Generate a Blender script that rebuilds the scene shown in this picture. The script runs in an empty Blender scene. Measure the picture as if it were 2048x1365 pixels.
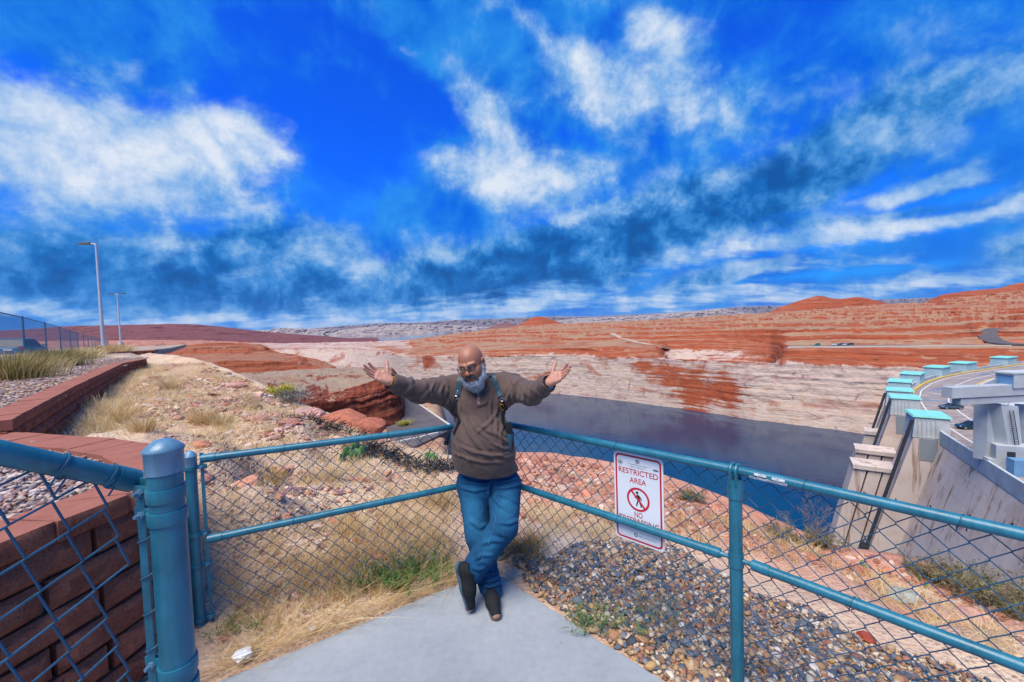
import bpy, math, random
import numpy as np
from mathutils import Vector, Matrix
random.seed(7)
RNG = np.random.default_rng(11)
SC = bpy.context.scene
COL = SC.collection
rad = math.radians

# ------------------------------------------------------------------ camera
CAM_Z, FPX = 1.82, 796.0
PITCH, ROLL = rad(2.2), rad(1.95)
_f = Vector((0, math.cos(PITCH), -math.sin(PITCH)))
_u0 = Vector((0, math.sin(PITCH), math.cos(PITCH)))
_r0 = Vector((1, 0, 0))
_r = math.cos(ROLL) * _r0 - math.sin(ROLL) * _u0
_u = math.sin(ROLL) * _r0 + math.cos(ROLL) * _u0
cam_data = bpy.data.cameras.new('camera')
cam = bpy.data.objects.new('camera', cam_data)
COL.objects.link(cam)
cam.matrix_world = Matrix(((_r.x, _u.x, -_f.x, 0), (_r.y, _u.y, -_f.y, 0), (_r.z, _u.z, -_f.z, CAM_Z), (0, 0, 0, 1)))
cam_data.sensor_width = 36
cam_data.lens = FPX / 2048 * 36
cam_data.clip_start = 0.05
cam_data.clip_end = 120000
SC.camera = cam

def ray(px, py):
    return _f + _r * ((px - 1024) / FPX) + _u * ((682.5 - py) / FPX)
def atd(px, py, d):
    """point on the sight line through a photo pixel, d metres in front (world y = d)"""
    v = ray(px, py); v = v * (d / v.y)
    return Vector((v.x, v.y, v.z + CAM_Z))
def atz(px, py, z):
    v = ray(px, py); v = v * ((z - CAM_Z) / v.z)
    return Vector((v.x, v.y, z))
def azel(px, py):
    v = ray(px, py)
    return math.atan2(v.x, v.y), math.atan2(v.z, math.hypot(v.x, v.y))

# ------------------------------------------------------------------ light
SUN_AZ, SUN_EL = rad(214), rad(62)       # measured from +Y clockwise: behind the camera, to the left
SKY_STRENGTH = 0.12; EXPO = 0.95
sun_d = bpy.data.lights.new('sun', 'SUN'); sun_d.energy = 3.0; sun_d.angle = rad(40); sun_d.color = (1, .92, .80)
sun = bpy.data.objects.new('sun', sun_d); COL.objects.link(sun)
_sd = Vector((math.sin(SUN_AZ) * math.cos(SUN_EL), math.cos(SUN_AZ) * math.cos(SUN_EL), math.sin(SUN_EL)))
sun.rotation_euler = _sd.to_track_quat('Z', 'Y').to_euler()
SC.view_settings.view_transform = 'Standard'
SC.view_settings.look = 'None'
SC.view_settings.exposure = EXPO
SC.view_settings.gamma = 1.0
SC.view_settings.use_curve_mapping = False
SC.cycles.max_bounces = 6
SC.cycles.volume_bounces = 0

def lin(r, g, b):
    """8-bit sRGB to linear rgba"""
    return tuple(((c / 255) / 12.92 if c <= 10 else ((c / 255 + .055) / 1.055) ** 2.4) for c in (r, g, b)) + (1.0,)

# ------------------------------------------------------------------ node helper
class NT:
    def __init__(s, tree):
        s.t = tree; s.n = tree.nodes; s.l = tree.links
    def new(s, kind, ins=None, **props):
        n = s.n.new(kind)
        for k, v in props.items(): setattr(n, k, v)
        for k, v in (ins or {}).items():
            if isinstance(v, bpy.types.NodeSocket): s.l.new(v, n.inputs[k])
            else: n.inputs[k].default_value = v
        return n
    def m(s, op, a, b=None, c=None, clamp=False):
        ins = {0: a}
        if b is not None: ins[1] = b
        if c is not None: ins[2] = c
        return s.new('ShaderNodeMath', ins, operation=op, use_clamp=clamp).outputs[0]
    def mix(s, f, a, b, mode='MIX'):
        n = s.new('ShaderNodeMix', None, data_type='RGBA', blend_type=mode)
        for i, v in ((0, f), (6, a), (7, b)):
            if isinstance(v, bpy.types.NodeSocket): s.l.new(v, n.inputs[i])
            else: n.inputs[i].default_value = v
        return n.outputs[2]
    def noise(s, vec, scale, detail=4, rough=.55, dist=0, lac=2.0):
        ins = {'Scale': scale, 'Detail': detail, 'Roughness': rough, 'Distortion': dist, 'Lacunarity': lac}
        if vec is not None: ins['Vector'] = vec
        return s.new('ShaderNodeTexNoise', ins).outputs['Fac']
    def ramp(s, f, stops, interp='LINEAR'):
        n = s.new('ShaderNodeValToRGB', {0: f}); r = n.color_ramp; r.interpolation = interp
        while len(r.elements) < len(stops): r.elements.new(.5)
        for e, (p, c) in zip(r.elements, stops):
            e.position = p; e.color = c if len(c) == 4 else tuple(c) + (1,)
        return n.outputs[0]
    def smooth(s, v, a, b):
        return s.new('ShaderNodeMapRange', {0: v, 1: a, 2: b, 3: 0.0, 4: 1.0}, interpolation_type='SMOOTHSTEP', clamp=True).outputs[0]
    def mapping(s, vec, loc=(0,0,0), rot=(0,0,0), scale=(1,1,1), kind='POINT'):
        return s.new('ShaderNodeMapping', {'Vector': vec, 'Location': loc, 'Rotation': rot, 'Scale': scale}, vector_type=kind).outputs[0]
    def scale(s, col, k):
        return s.new('ShaderNodeVectorMath', {0: col, 'Scale': k}, operation='SCALE').outputs[0]

# ------------------------------------------------------------------ sky
def build_world():
    w = bpy.data.worlds.new('World'); SC.world = w; w.use_nodes = True
    t = NT(w.node_tree); t.n.clear()
    out = t.new('ShaderNodeOutputWorld'); bg = t.new('ShaderNodeBackground', {'Strength': SKY_STRENGTH})
    t.l.new(bg.outputs[0], out.inputs[0])
    def T(r, g, b, k=1.0):
        q = k / (SKY_STRENGTH * 2 ** EXPO); return tuple(c * q for c in lin(r, g, b)[:3]) + (1,)
    D = t.new('ShaderNodeTexCoord').outputs['Generated']
    sky = t.new('ShaderNodeTexSky', sky_type='NISHITA', sun_disc=False, sun_elevation=SUN_EL, sun_rotation=SUN_AZ,
                altitude=1100, air_density=1.0, dust_density=.6, ozone_density=2.5)
    sep = t.new('ShaderNodeSeparateXYZ', {0: D})
    x, y, z = sep.outputs
    az = t.m('ARCTAN2', x, y); el = t.m('ARCSINE', z)
    ae = t.new('ShaderNodeCombineXYZ', {0: az, 1: el, 2: 0.0}).outputs[0]
    # cloud-deck coordinates: the sight line meets a level layer
    zz = t.m('ADD', t.m('MAXIMUM', z, 0.0), 0.22)
    pl = t.new('ShaderNodeCombineXYZ', {0: t.m('DIVIDE', x, zz), 1: t.m('DIVIDE', y, zz), 2: 0.0}).outputs[0]
    def warp(vec, src, scale, amp, detail=4.0, rough=.6):
        n = t.new('ShaderNodeTexNoise', {'Vector': src, 'Scale': scale, 'Detail': detail, 'Roughness': rough})
        v = t.new('ShaderNodeVectorMath', {0: n.outputs['Color'], 1: (.5, .5, .5)}, operation='SUBTRACT').outputs[0]
        return t.new('ShaderNodeVectorMath', {0: v, 1: amp, 2: vec}, operation='MULTIPLY_ADD').outputs[0]
    aw = warp(ae, D, 3.4, (.16, .11, 0), 2.0)
    aw = warp(aw, D, 12.0, (.07, .05, 0), 4.0, .6)
    def banks(rows, vec0, power=1, after=None):
        acc = None; vec = vec0
        if after is not None: vec = t.new('ShaderNodeVectorMath', {0: after, 1: (1e-9, 0, 0), 2: vec0}, operation='MULTIPLY_ADD').outputs[0]
        for (px, py, rx, ry, ang, wgt) in rows:
            a0, e0 = azel(px, py)
            a1, e1 = azel(px + rx * math.cos(rad(ang)), py + rx * math.sin(rad(ang)))
            a2, e2 = azel(px - ry * math.sin(rad(ang)), py + ry * math.cos(rad(ang)))
            sa = math.hypot(a1 - a0, e1 - e0); sb = math.hypot(a2 - a0, e2 - e0)
            mp = t.mapping(vec, (a0, e0, 0), (0, 0, math.atan2(e1 - e0, a1 - a0)), (sa, sb, 1), 'TEXTURE')
            r2 = t.new('ShaderNodeVectorMath', {0: mp, 1: mp}, operation='DOT_PRODUCT').outputs['Value']
            g = t.m('POWER', .5, r2 if power == 1 else t.m('MULTIPLY', r2, r2))
            acc = t.m('MULTIPLY', g, wgt) if acc is None else t.m('MULTIPLY_ADD', g, wgt, acc)
            # evaluate the banks one after another (the renderer's node stack is small)
            vec = t.new('ShaderNodeVectorMath', {0: acc, 1: (1e-9, 0, 0), 2: vec0}, operation='MULTIPLY_ADD').outputs[0]
        return acc
    # high cloud and sunlit tops
    white = [(90, 270, 300, 90, 4, .75), (330, 320, 260, 95, 0, .62), (490, 255, 110, 62, 10, .62), (200, 410, 420, 60, 2, .34), (940, 185, 90, 34, 48, .45), (1030, 270, 95, 52, 38, .80), (960, 355, 150, 38, 14, .58),
             (1040, 390, 150, 50, 5, .56), (1100, 100, 90, 32, 52, .52), (1200, 215, 80, 42, 45, .64), (1160, 150, 60, 40, 40, .48), (1310, 50, 120, 58, 12, .72), (1270, 110, 70, 60, 0, .25), (1385, 215, 110, 44, 14, .62), (1310, 200, 70, 110, 10, .22),
             (1810, 378, 160, 22, -13, .85), (1900, 358, 80, 20, -14, .4), (1800, 452, 240, 20, -8, .7), (1580, 475, 170, 20, -6, .62), (1960, 425, 120, 12, -10, .5), (1540, 508, 140, 12, -8, .5), (1360, 520, 120, 14, -10, .55), (1700, 520, 150, 10, -7, .5),
             (1200, 600, 340, 26, -4, .62), (1650, 580, 320, 18, -4, .55), (1950, 560, 160, 12, -6, .45), (430, 634, 620, 13, 2, .72), (900, 618, 240, 18, -2, .55), (1140, 440, 120, 16, -8, .45), (1130, 365, 140, 26, -10, .30),
             (560, 520, 110, 30, -24, .38), (640, 500, 50, 26, 0, .35), (725, 512, 34, 22, 0, .42), (350, 492, 50, 18, -16, .42), (700, 545, 60, 18, -30, .30), (1500, 345, 110, 26, -25, .30), (1420, 380, 110, 30, -20, .25), (815, 95, 20, 14, 0, .45), (965, 15, 20, 16, 0, .4),
             (690, 20, 60, 30, 20, .30), (760, 60, 90, 24, 38, .28), (1020, 40, 60, 20, 45, .3), (1730, 290, 60, 18, -5, .22), (2020, 200, 90, 20, -30, .25), (250, 130, 90, 26, -15, .26), (580, 440, 50, 20, 10, .3)]
    # cloud with its shaded underside towards us
    dark = [(200, 500, 420, 55, 2, .46), (330, 575, 560, 42, 2, .62), (760, 570, 300, 44, -4, .62), (1000, 530, 240, 46, -10, .62), (1250, 470, 240, 52, -18, .80), (1450, 420, 190, 42, -20, .70), (1600, 390, 150, 30, -22, .35), (1780, 425, 320, 13, -9, .55), (1990, 512, 90, 34, -8, .85),
            (1425, 557, 130, 15, -12, .80), (1560, 540, 60, 10, -14, .4), (1790, 555, 50, 14, -10, .7), (1140, 560, 160, 26, -14, .5), (1650, 175, 380, 90, -14, .30), (1850, 250, 360, 60, -18, .34), (520, 480, 180, 40, -10, .45), (690, 470, 60, 60, 0, .25), (1600, 505, 30, 14, -20, .3), (1650, 290, 200, 40, -20, .3)]
    clear = [(640, 60, 190, 70, 14, .75), (690, 340, 110, 120, 25, .85), (760, 260, 120, 60, 35, .6), (520, 190, 140, 40, 10, .35), (880, 235, 70, 30, 40, .45), (810, 150, 90, 26, 35, .55), (1600, 500, 360, 9, -9, .35), (1700, 545, 330, 9, -5, .35), (1150, 275, 60, 20, 15, .45), (1230, 60, 40, 40, 40, .45), (1450, 60, 120, 40, 20, .4), (330, 215, 130, 26, 4, .35), (40, 140, 60, 40, 0, .4), (1950, 390, 80, 14, -10, .4), (1100, 45, 60, 20, 45, .3)]
    bw = banks(white, aw); bd = banks(dark, aw, 1, bw); bc = banks(clear, ae, 1, bd)
    det = t.mapping(pl, rot=(0, 0, rad(-24)), scale=(.6, 1.15, 1))
    n1 = t.noise(det, 4.0, 6, .62, .2)                                   # streaks of the deck
    n3 = t.noise(D, 8.0, 7, .62, .12)                                     # billows
    off = t.new('ShaderNodeVectorMath', {0: D, 1: (.018, -.012, .030)}, operation='ADD').outputs[0]
    n3b = t.noise(off, 8.0, 6, .62, .12)
    n4 = t.noise(D, 2.6, 6, .62, .6)
    hz = t.smooth(el, .26, .02)
    nd = t.mix(hz, n3, n1); nd = t.new('ShaderNodeSeparateColor', {0: nd}).outputs[0]
    relief = t.m('SUBTRACT', n3, n3b)                                     # top-lit shading of the billows, painted into the cloud colours
    # clear air: the Nishita sky through a polarising tint
    base = t.mix(1.0, sky.outputs[0], SKY_TINT, 'MULTIPLY')
    base = t.mix(t.m('MULTIPLY', t.smooth(el, .34, .03), .85), base, T(36, 158, 236))
    base = t.mix(t.m('MULTIPLY', t.smooth(el, .07, .0), .6), base, T(120, 196, 240))
    veil = t.smooth(t.m('SUBTRACT', t.m('MULTIPLY_ADD', n3, .55, n4), t.m('MULTIPLY', bc, .40)), .46, .78)
    c = t.mix(t.m('MULTIPLY', veil, .9), base, t.ramp(n3, [(.36, T(0, 100, 222)[:3]), (.64, T(44, 148, 236)[:3])]))
    dd = t.m('ADD', bd, t.m('ADD', t.m('MULTIPLY', t.m('SUBTRACT', nd, .5), .95), t.m('MULTIPLY', t.m('SUBTRACT', n4, .5), .5)))
    dm = t.smooth(t.m('SUBTRACT', dd, t.m('MULTIPLY', bc, .5)), .10, .62)
    tone = t.m('ADD', t.m('MULTIPLY', relief, 1.5), t.m('ADD', t.m('MULTIPLY', t.m('SUBTRACT', n3, .5), .45), t.m('ADD', t.m('MULTIPLY', t.m('SUBTRACT', .75, bd), .32), t.m('MULTIPLY', t.m('SUBTRACT', n4, .5), .9))))
    dcol = t.ramp(t.m('ADD', tone, .37), [(.02, T(12, 84, 156)[:3]), (.20, T(20, 106, 186)[:3]), (.38, T(62, 140, 214)[:3]), (.60, T(132, 180, 230)[:3]), (.95, T(196, 216, 240)[:3])])
    c = t.mix(t.m('MULTIPLY', dm, .94), c, dcol)
    ww = t.m('ADD', bw, t.m('ADD', t.m('MULTIPLY', t.m('SUBTRACT', nd, .5), 1.25), t.m('MULTIPLY', t.m('SUBTRACT', n1, .5), .8)))
    ww = t.m('ADD', ww, t.m('MULTIPLY', t.smooth(y, .25, -.35), .34))          # unseen broken cloud added overhead and behind: whitens the fill, as soft light tells
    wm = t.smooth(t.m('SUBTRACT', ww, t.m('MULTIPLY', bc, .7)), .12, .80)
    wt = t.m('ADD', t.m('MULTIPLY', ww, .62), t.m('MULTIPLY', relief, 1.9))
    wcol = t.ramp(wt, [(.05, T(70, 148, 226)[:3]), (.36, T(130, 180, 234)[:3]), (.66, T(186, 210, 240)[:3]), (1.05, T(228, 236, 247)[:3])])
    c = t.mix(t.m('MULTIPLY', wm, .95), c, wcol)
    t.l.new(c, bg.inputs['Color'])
    w.cycles.sampling_method = 'MANUAL'; w.cycles.sample_map_resolution = 512
HAZE = 0.6e-5
SKY_TINT = (.015, .29, 1.22, 1)
build_world()

# ------------------------------------------------------------------ object helpers
def tag(o, label=None, cat=None, group=None, kind=None):
    if label: o['label'] = label
    if cat: o['category'] = cat
    if group: o['group'] = group
    if kind: o['kind'] = kind
    return o
def empty(name, loc=(0, 0, 0), rz=0.0, **kw):
    o = bpy.data.objects.new(name, None); COL.objects.link(o)
    o.location = loc; o.rotation_euler = (0, 0, rz); o.empty_display_size = .1
    return tag(o, **kw)
def link(name, me, mat=None, parent=None, **kw):
    o = bpy.data.objects.new(name, me); COL.objects.link(o)
    if mat is not None and len(me.materials) == 0: me.materials.append(mat)
    if parent is not None: o.parent = parent
    return tag(o, **kw)
def np_mesh(name, V, F, smooth=True, col=None):
    """V (n,3); F (m,k) with k = 3 or 4, or a list of arrays"""
    Fs = F if isinstance(F, list) else [F]
    Fs = [np.asarray(f, dtype=np.int32) for f in Fs if len(f)]
    me = bpy.data.meshes.new(name)
    V = np.asarray(V, dtype=np.float32)
    nl = sum(f.size for f in Fs); nf = sum(len(f) for f in Fs)
    me.vertices.add(len(V)); me.vertices.foreach_set('co', V.ravel())
    me.loops.add(nl); me.loops.foreach_set('vertex_index', np.concatenate([f.ravel() for f in Fs]))
    tot = np.concatenate([np.full(len(f), f.shape[1], np.int32) for f in Fs])
    me.polygons.add(nf); me.polygons.foreach_set('loop_start', np.concatenate(([0], np.cumsum(tot)[:-1])).astype(np.int32))
    me.polygons.foreach_set('loop_total', tot)
    me.polygons.foreach_set('use_smooth', np.full(nf, bool(smooth)))
    if col is not None:
        a = me.color_attributes.new('Col', 'FLOAT_COLOR', 'POINT')
        c = np.ones((len(V), 4), np.float32); c[:, :3] = np.asarray(col, np.float32)[:, :3]
        a.data.foreach_set('color', c.ravel())
    me.update(calc_edges=True); me.validate()
    return me
def grid_faces(nr, nc, wrap=False):
    i = np.arange(nr - 1)[:, None]; j = np.arange(nc if wrap else nc - 1)[None, :]
    j2 = (j + 1) % nc
    return np.stack([i * nc + j, i * nc + j2, (i + 1) * nc + j2, (i + 1) * nc + j], -1).reshape(-1, 4)

class MB:
    """collects shapes into one mesh"""
    def __init__(s): s.v = []; s.q = []; s.t = []; s.ng = []; s.n = 0
    def add(s, V, F):
        V = np.asarray(V, float)
        for f in F:
            f = [i + s.n for i in f]
            (s.q if len(f) == 4 else s.t if len(f) == 3 else s.ng).append(f)
        s.v.append(V); s.n += len(V); return s
    def box(s, c, size, rz=0.0, taper=(1, 1), M=None):
        sx, sy, sz = [k / 2 for k in size]
        P = [(-sx, -sy, -sz), (sx, -sy, -sz), (sx, sy, -sz), (-sx, sy, -sz)] + \
            [(-sx * taper[0], -sy * taper[1], sz), (sx * taper[0], -sy * taper[1], sz), (sx * taper[0], sy * taper[1], sz), (-sx * taper[0], sy * taper[1], sz)]
        P = np.array(P, float)
        if M is not None: P = P @ np.array(M.to_3x3()).T
        if rz:
            cs, sn = math.cos(rz), math.sin(rz); P[:, :2] = P[:, :2] @ np.array([[cs, sn], [-sn, cs]])
        P += np.array(c, float)
        return s.add(P, [(3, 2, 1, 0), (4, 5, 6, 7), (0, 1, 5, 4), (1, 2, 6, 5), (2, 3, 7, 6), (3, 0, 4, 7)])
    def prism(s, poly, z0, z1):
        n = len(poly)
        V = [(p[0], p[1], z0) for p in poly] + [(p[0], p[1], z1) for p in poly]
        F = [tuple(range(n - 1, -1, -1)), tuple(range(n, 2 * n))] + [(i, (i + 1) % n, n + (i + 1) % n, n + i) for i in range(n)]
        return s.add(V, F)
    def hull8(s, P):
        """8 corners: bottom ring then top ring"""
        return s.add(P, [(3, 2, 1, 0), (4, 5, 6, 7), (0, 1, 5, 4), (1, 2, 6, 5), (2, 3, 7, 6), (3, 0, 4, 7)])
    def tube(s, pts, r, n=8, caps=True, closed=False):
        P = np.array([tuple(p) for p in pts], float); m = len(P)
        rr = np.full(m, r, float) if np.isscalar(r) else np.array(r, float)
        T = np.zeros_like(P)
        if closed: T = np.roll(P, -1, 0) - np.roll(P, 1, 0)
        else:
            T[1:-1] = P[2:] - P[:-2]; T[0] = P[1] - P[0]; T[-1] = P[-1] - P[-2]
        T /= np.linalg.norm(T, axis=1)[:, None] + 1e-12
        ref = np.array([0, 0, 1.0]) if abs(T[0][2]) < .9 else np.array([1.0, 0, 0])
        u = np.cross(T[0], ref); u /= np.linalg.norm(u)
        V = []
        a = np.arange(n) / n * 2 * math.pi
        for k in range(m):
            u = u - T[k] * np.dot(u, T[k]); u /= np.linalg.norm(u) + 1e-12
            w = np.cross(T[k], u)
            V.append(P[k] + rr[k] * (np.cos(a)[:, None] * u + np.sin(a)[:, None] * w))
        V = np.concatenate(V)
        F = []
        for k in range(m if closed else m - 1):
            k2 = (k + 1) % m
            for j in range(n): F.append((k * n + j, k * n + (j + 1) % n, k2 * n + (j + 1) % n, k2 * n + j))
        if caps and not closed:
            F.append(tuple(range(n - 1, -1, -1))); F.append(tuple(range((m - 1) * n, m * n)))
        return s.add(V, F)
    def lathe(s, prof, n=16, c=(0, 0, 0), M=None):
        """prof: (radius, z) from bottom to top"""
        a = np.arange(n) / n * 2 * math.pi
        V = np.concatenate([np.stack([r * np.cos(a), r * np.sin(a), np.full(n, z)], 1) for r, z in prof])
        if M is not None: V = V @ np.array(M.to_3x3()).T
        V = V + np.array(c, float)
        m = len(prof)
        F = [(k * n + j, k * n + (j + 1) % n, (k + 1) * n + (j + 1) % n, (k + 1) * n + j) for k in range(m - 1) for j in range(n)]
        F += [tuple(range(n - 1, -1, -1)), tuple(range((m - 1) * n, m * n))]
        return s.add(V, F)
    def loft(s, rings, caps=True, closed=True):
        R = [np.array(r, float) for r in rings]; n = len(R[0])
        V = np.concatenate(R)
        F = [(k * n + j, k * n + (j + 1) % n, (k + 1) * n + (j + 1) % n, (k + 1) * n + j) for k in range(len(R) - 1) for j in range(n if closed else n - 1)]
        if caps: F += [tuple(range(n - 1, -1, -1)), tuple(range((len(R) - 1) * n, len(R) * n))]
        return s.add(V, F)
    def mesh(s, name, smooth=False, bevel=0.0, sharp=40):
        me = bpy.data.meshes.new(name)
        me.from_pydata(np.concatenate(s.v).tolist(), [], s.q + s.t + s.ng)
        if bevel:
            import bmesh
            bm = bmesh.new(); bm.from_mesh(me)
            es = [e for e in bm.edges if len(e.link_faces) == 2 and e.calc_face_angle(0) > rad(30)]
            bmesh.ops.bevel(bm, geom=es, offset=bevel, segments=2, profile=.6, affect='EDGES')
            bm.to_mesh(me); bm.free()
        if smooth:
            me.polygons.foreach_set('use_smooth', np.ones(len(me.polygons), bool))
            me.set_sharp_from_angle(angle=rad(sharp))
        me.update(); return me
    def build(s, name, mat, parent=None, smooth=False, bevel=0.0, sharp=40, **kw):
        return link(name, s.mesh(name, smooth, bevel, sharp), mat, parent, **kw)

# ------------------------------------------------------------------ numpy noise
def _hash(ix, iy, iz, seed):
    h = (ix.astype(np.int64) * 374761393 + iy.astype(np.int64) * 668265263 + iz.astype(np.int64) * 2147483647 + seed * 144269) & 0xffffffff
    h = ((h ^ (h >> 13)) * 1274126177) & 0xffffffff
    h = ((h ^ (h >> 16)) * 2246822519) & 0xffffffff
    return ((h ^ (h >> 15)) & 0xffff) / 65535.0
def vnoise(x, y, z=None, seed=0):
    x = np.asarray(x, float); y = np.asarray(y, float)
    x, y = np.broadcast_arrays(x, y)
    z = np.zeros_like(x) if z is None else np.broadcast_to(np.asarray(z, float), x.shape)
    fx, fy, fz = np.floor(x), np.floor(y), np.floor(z)
    ux, uy, uz = x - fx, y - fy, z - fz
    ux, uy, uz = [u * u * (3 - 2 * u) for u in (ux, uy, uz)]
    r = 0
    for dx in (0, 1):
        for dy in (0, 1):
            for dz in (0, 1):
                r = r + _hash(fx + dx, fy + dy, fz + dz, seed) * (ux if dx else 1 - ux) * (uy if dy else 1 - uy) * (uz if dz else 1 - uz)
    return r * 2 - 1
def fbm(x, y, z=None, octv=4, seed=0, gain=.5):
    a, s, r = 1.0, 0.0, 0
    zz = None if z is None else np.asarray(z, float)
    for k in range(octv):
        r = r + a * vnoise(np.asarray(x) * 2 ** k, np.asarray(y) * 2 ** k, None if zz is None else zz * 2 ** k, seed + 17 * k); s += a; a *= gain
    return r / s

# ------------------------------------------------------------------ materials
def material(name, rough=.8, spec=.3, metal=0.0):
    m = bpy.data.materials.new(name); m.use_nodes = True
    t = NT(m.node_tree); b = t.n['Principled BSDF']
    b.inputs['Roughness'].default_value = rough
    b.inputs['Specular IOR Level'].default_value = spec
    b.inputs['Metallic'].default_value = metal
    return m, t, b
def pos(t): return t.new('ShaderNodeNewGeometry').outputs['Position']
def objc(t): return t.new('ShaderNodeTexCoord').outputs['Object']
def bump(t, b, h, dist, strength=1.0):
    n = t.new('ShaderNodeBump', {'Height': h, 'Distance': dist, 'Strength': strength})
    t.l.new(n.outputs[0], b.inputs['Normal'])
def simple(name, c, rough=.6, spec=.4, metal=0.0, var=.12, scale=8.0, bmp=0.0, bscale=60.0):
    m, t, b = material(name, rough, spec, metal)
    o = objc(t)
    n = t.noise(o, scale, 5, .6)
    k = t.ramp(n, [(.3, (1 - var,) * 3), (.7, (1 + var,) * 3)])
    t.l.new(t.mix(1.0, tuple(c[:3]) + (1,), k, 'MULTIPLY'), b.inputs['Base Color'])
    t.l.new(t.m('ADD', t.m('MULTIPLY', n, .16), rough - .08), b.inputs['Roughness'])
    if bmp: bump(t, b, t.noise(o, bscale, 4, .6), bmp)
    return m
def colour_attr(name, rough=.85, spec=.2, var=.1, scale=40.0, bmp=0.0, bscale=90.0):
    m, t, b = material(name, rough, spec)
    a = t.new('ShaderNodeAttribute', attribute_name='Col').outputs['Color']
    n = t.noise(pos(t), scale, 4, .6)
    t.l.new(t.mix(1.0, a, t.ramp(n, [(.3, (1 - var,) * 3), (.7, (1 + var,) * 3)]), 'MULTIPLY'), b.inputs['Base Color'])
    if bmp: bump(t, b, t.noise(pos(t), bscale, 4, .6), bmp)
    return m
# ------------------------------------------------------------------ rock and ground materials
def strata_mat(name, stops, top, z_white=None, patch=None, hscale=.45, top_lim=(.93, .99), stain=(.16, .045, .03), bscale=.5, bdist=1.2, wamp=7, flat=.8):
    m, t, b = material(name, .92, .12)
    P = pos(t); g = t.new('ShaderNodeNewGeometry')
    w = t.noise(P, .013, 4, .5)
    sep = t.new('ShaderNodeSeparateXYZ', {0: P})
    zw = t.m('MULTIPLY_ADD', w, wamp, sep.outputs[2])
    Q = t.new('ShaderNodeCombineXYZ', {0: sep.outputs[0], 1: sep.outputs[1], 2: zw}).outputs[0]
    s1 = t.noise(t.mapping(Q, scale=(.010, .010, hscale)), 1.0, 7, .66, .2)
    s2 = t.noise(t.mapping(Q, scale=(.05, .05, hscale * 3)), 1.0, 4, .6)
    n = t.noise(P, .12, 6, .62)
    c = t.ramp(t.m('ADD', t.m('MULTIPLY', s1, .75), t.m('ADD', t.m('MULTIPLY', s2, .2), t.m('MULTIPLY', n, .12))), stops)
    v = t.noise(t.mapping(P, scale=(.16, .16, .018)), 1.0, 5, .6, .3)          # desert varnish running down
    c = t.mix(t.m('MULTIPLY', t.smooth(v, .54, .74), .6), c, stain + (1,))
    if z_white is not None:
        e = t.m('ADD', sep.outputs[2], t.m('ADD', t.m('MULTIPLY', t.m('SUBTRACT', t.noise(P, .03, 5, .6), .5), 12), t.m('MULTIPLY', t.m('SUBTRACT', v, .5), 9)))
        wm = t.smooth(e, z_white + 1.2, z_white - 1.2)
        wc = t.ramp(t.m('ADD', t.m('MULTIPLY', s1, .6), t.m('MULTIPLY', n, .5)), [(.34, (.22, .085, .055)), (.42, (.38, .23, .17)), (.50, (.46, .35, .28)), (.57, (.48, .38, .32)), (.64, (.40, .28, .25)), (.74, (.28, .13, .10))])
        cr = t.new('ShaderNodeTexVoronoi', {'Vector': t.mapping(Q, scale=(.035, .035, .07)), 'Scale': 1.0}, feature='DISTANCE_TO_EDGE').outputs['Distance']
        wc = t.mix(t.m('MULTIPLY', t.smooth(cr, .03, .0), t.m('MULTIPLY', t.smooth(n, .45, .6), .7)), wc, (.20, .09, .065, 1))
        big = t.noise(t.mapping(P, scale=(.014, .014, .03)), 1.0, 5, .6, .6)
        keep = t.smooth(big, .66, .53)
        if patch:
            for (cx, cy, cz, r) in patch:
                dv = t.new('ShaderNodeVectorMath', {0: P, 1: (cx, cy, cz)}, operation='DISTANCE').outputs['Value']
                dv = t.m('ADD', dv, t.m('MULTIPLY', t.m('SUBTRACT', t.noise(P, .05, 5, .65), .5), r * 2.2)); dv = t.m('ADD', dv, t.m('MULTIPLY', t.m('SUBTRACT', s1, .5), r * 3.6))
                keep = t.m('MULTIPLY', keep, t.smooth(dv, r * .5, r * 1.15))
        c = t.mix(t.m('MULTIPLY', wm, keep), c, wc)
    nz = t.new('ShaderNodeSeparateXYZ', {0: g.outputs['Normal']}).outputs[2]
    tn = t.noise(P, max(.02, hscale * .06), 6, .65)
    tc = t.ramp(t.m('ADD', t.m('MULTIPLY', tn, .7), t.m('MULTIPLY', t.noise(P, max(.35, hscale), 4, .6), .35)), top)
    fl = t.smooth(t.m('ADD', nz, t.m('MULTIPLY', t.m('SUBTRACT', n, .5), .25)), *top_lim)
    if z_white is not None: fl = t.m('MULTIPLY', fl, t.smooth(sep.outputs[2], z_white - 2, z_white + 3))
    c = t.mix(t.m('MULTIPLY', fl, flat), c, tc)
    t.l.new(c, b.inputs['Base Color'])
    h = t.m('ADD', t.m('MULTIPLY', t.noise(P, bscale, 6, .65), .5), t.m('MULTIPLY', t.noise(t.mapping(Q, scale=(.06, .06, hscale * 1.6)), 1.0, 6, .7), .7))
    bump(t, b, h, bdist)
    return m
RED = [(.36, (.060, .016, .012)), (.44, (.20, .045, .022)), (.505, (.34, .085, .036)), (.56, (.24, .062, .032)), (.66, (.40, .155, .085))]
SCRUB = [(.34, (.24, .085, .05)), (.46, (.31, .14, .085)), (.56, (.35, .235, .14)), (.66, (.33, .24, .15)), (.78, (.33, .15, .09))]

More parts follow.
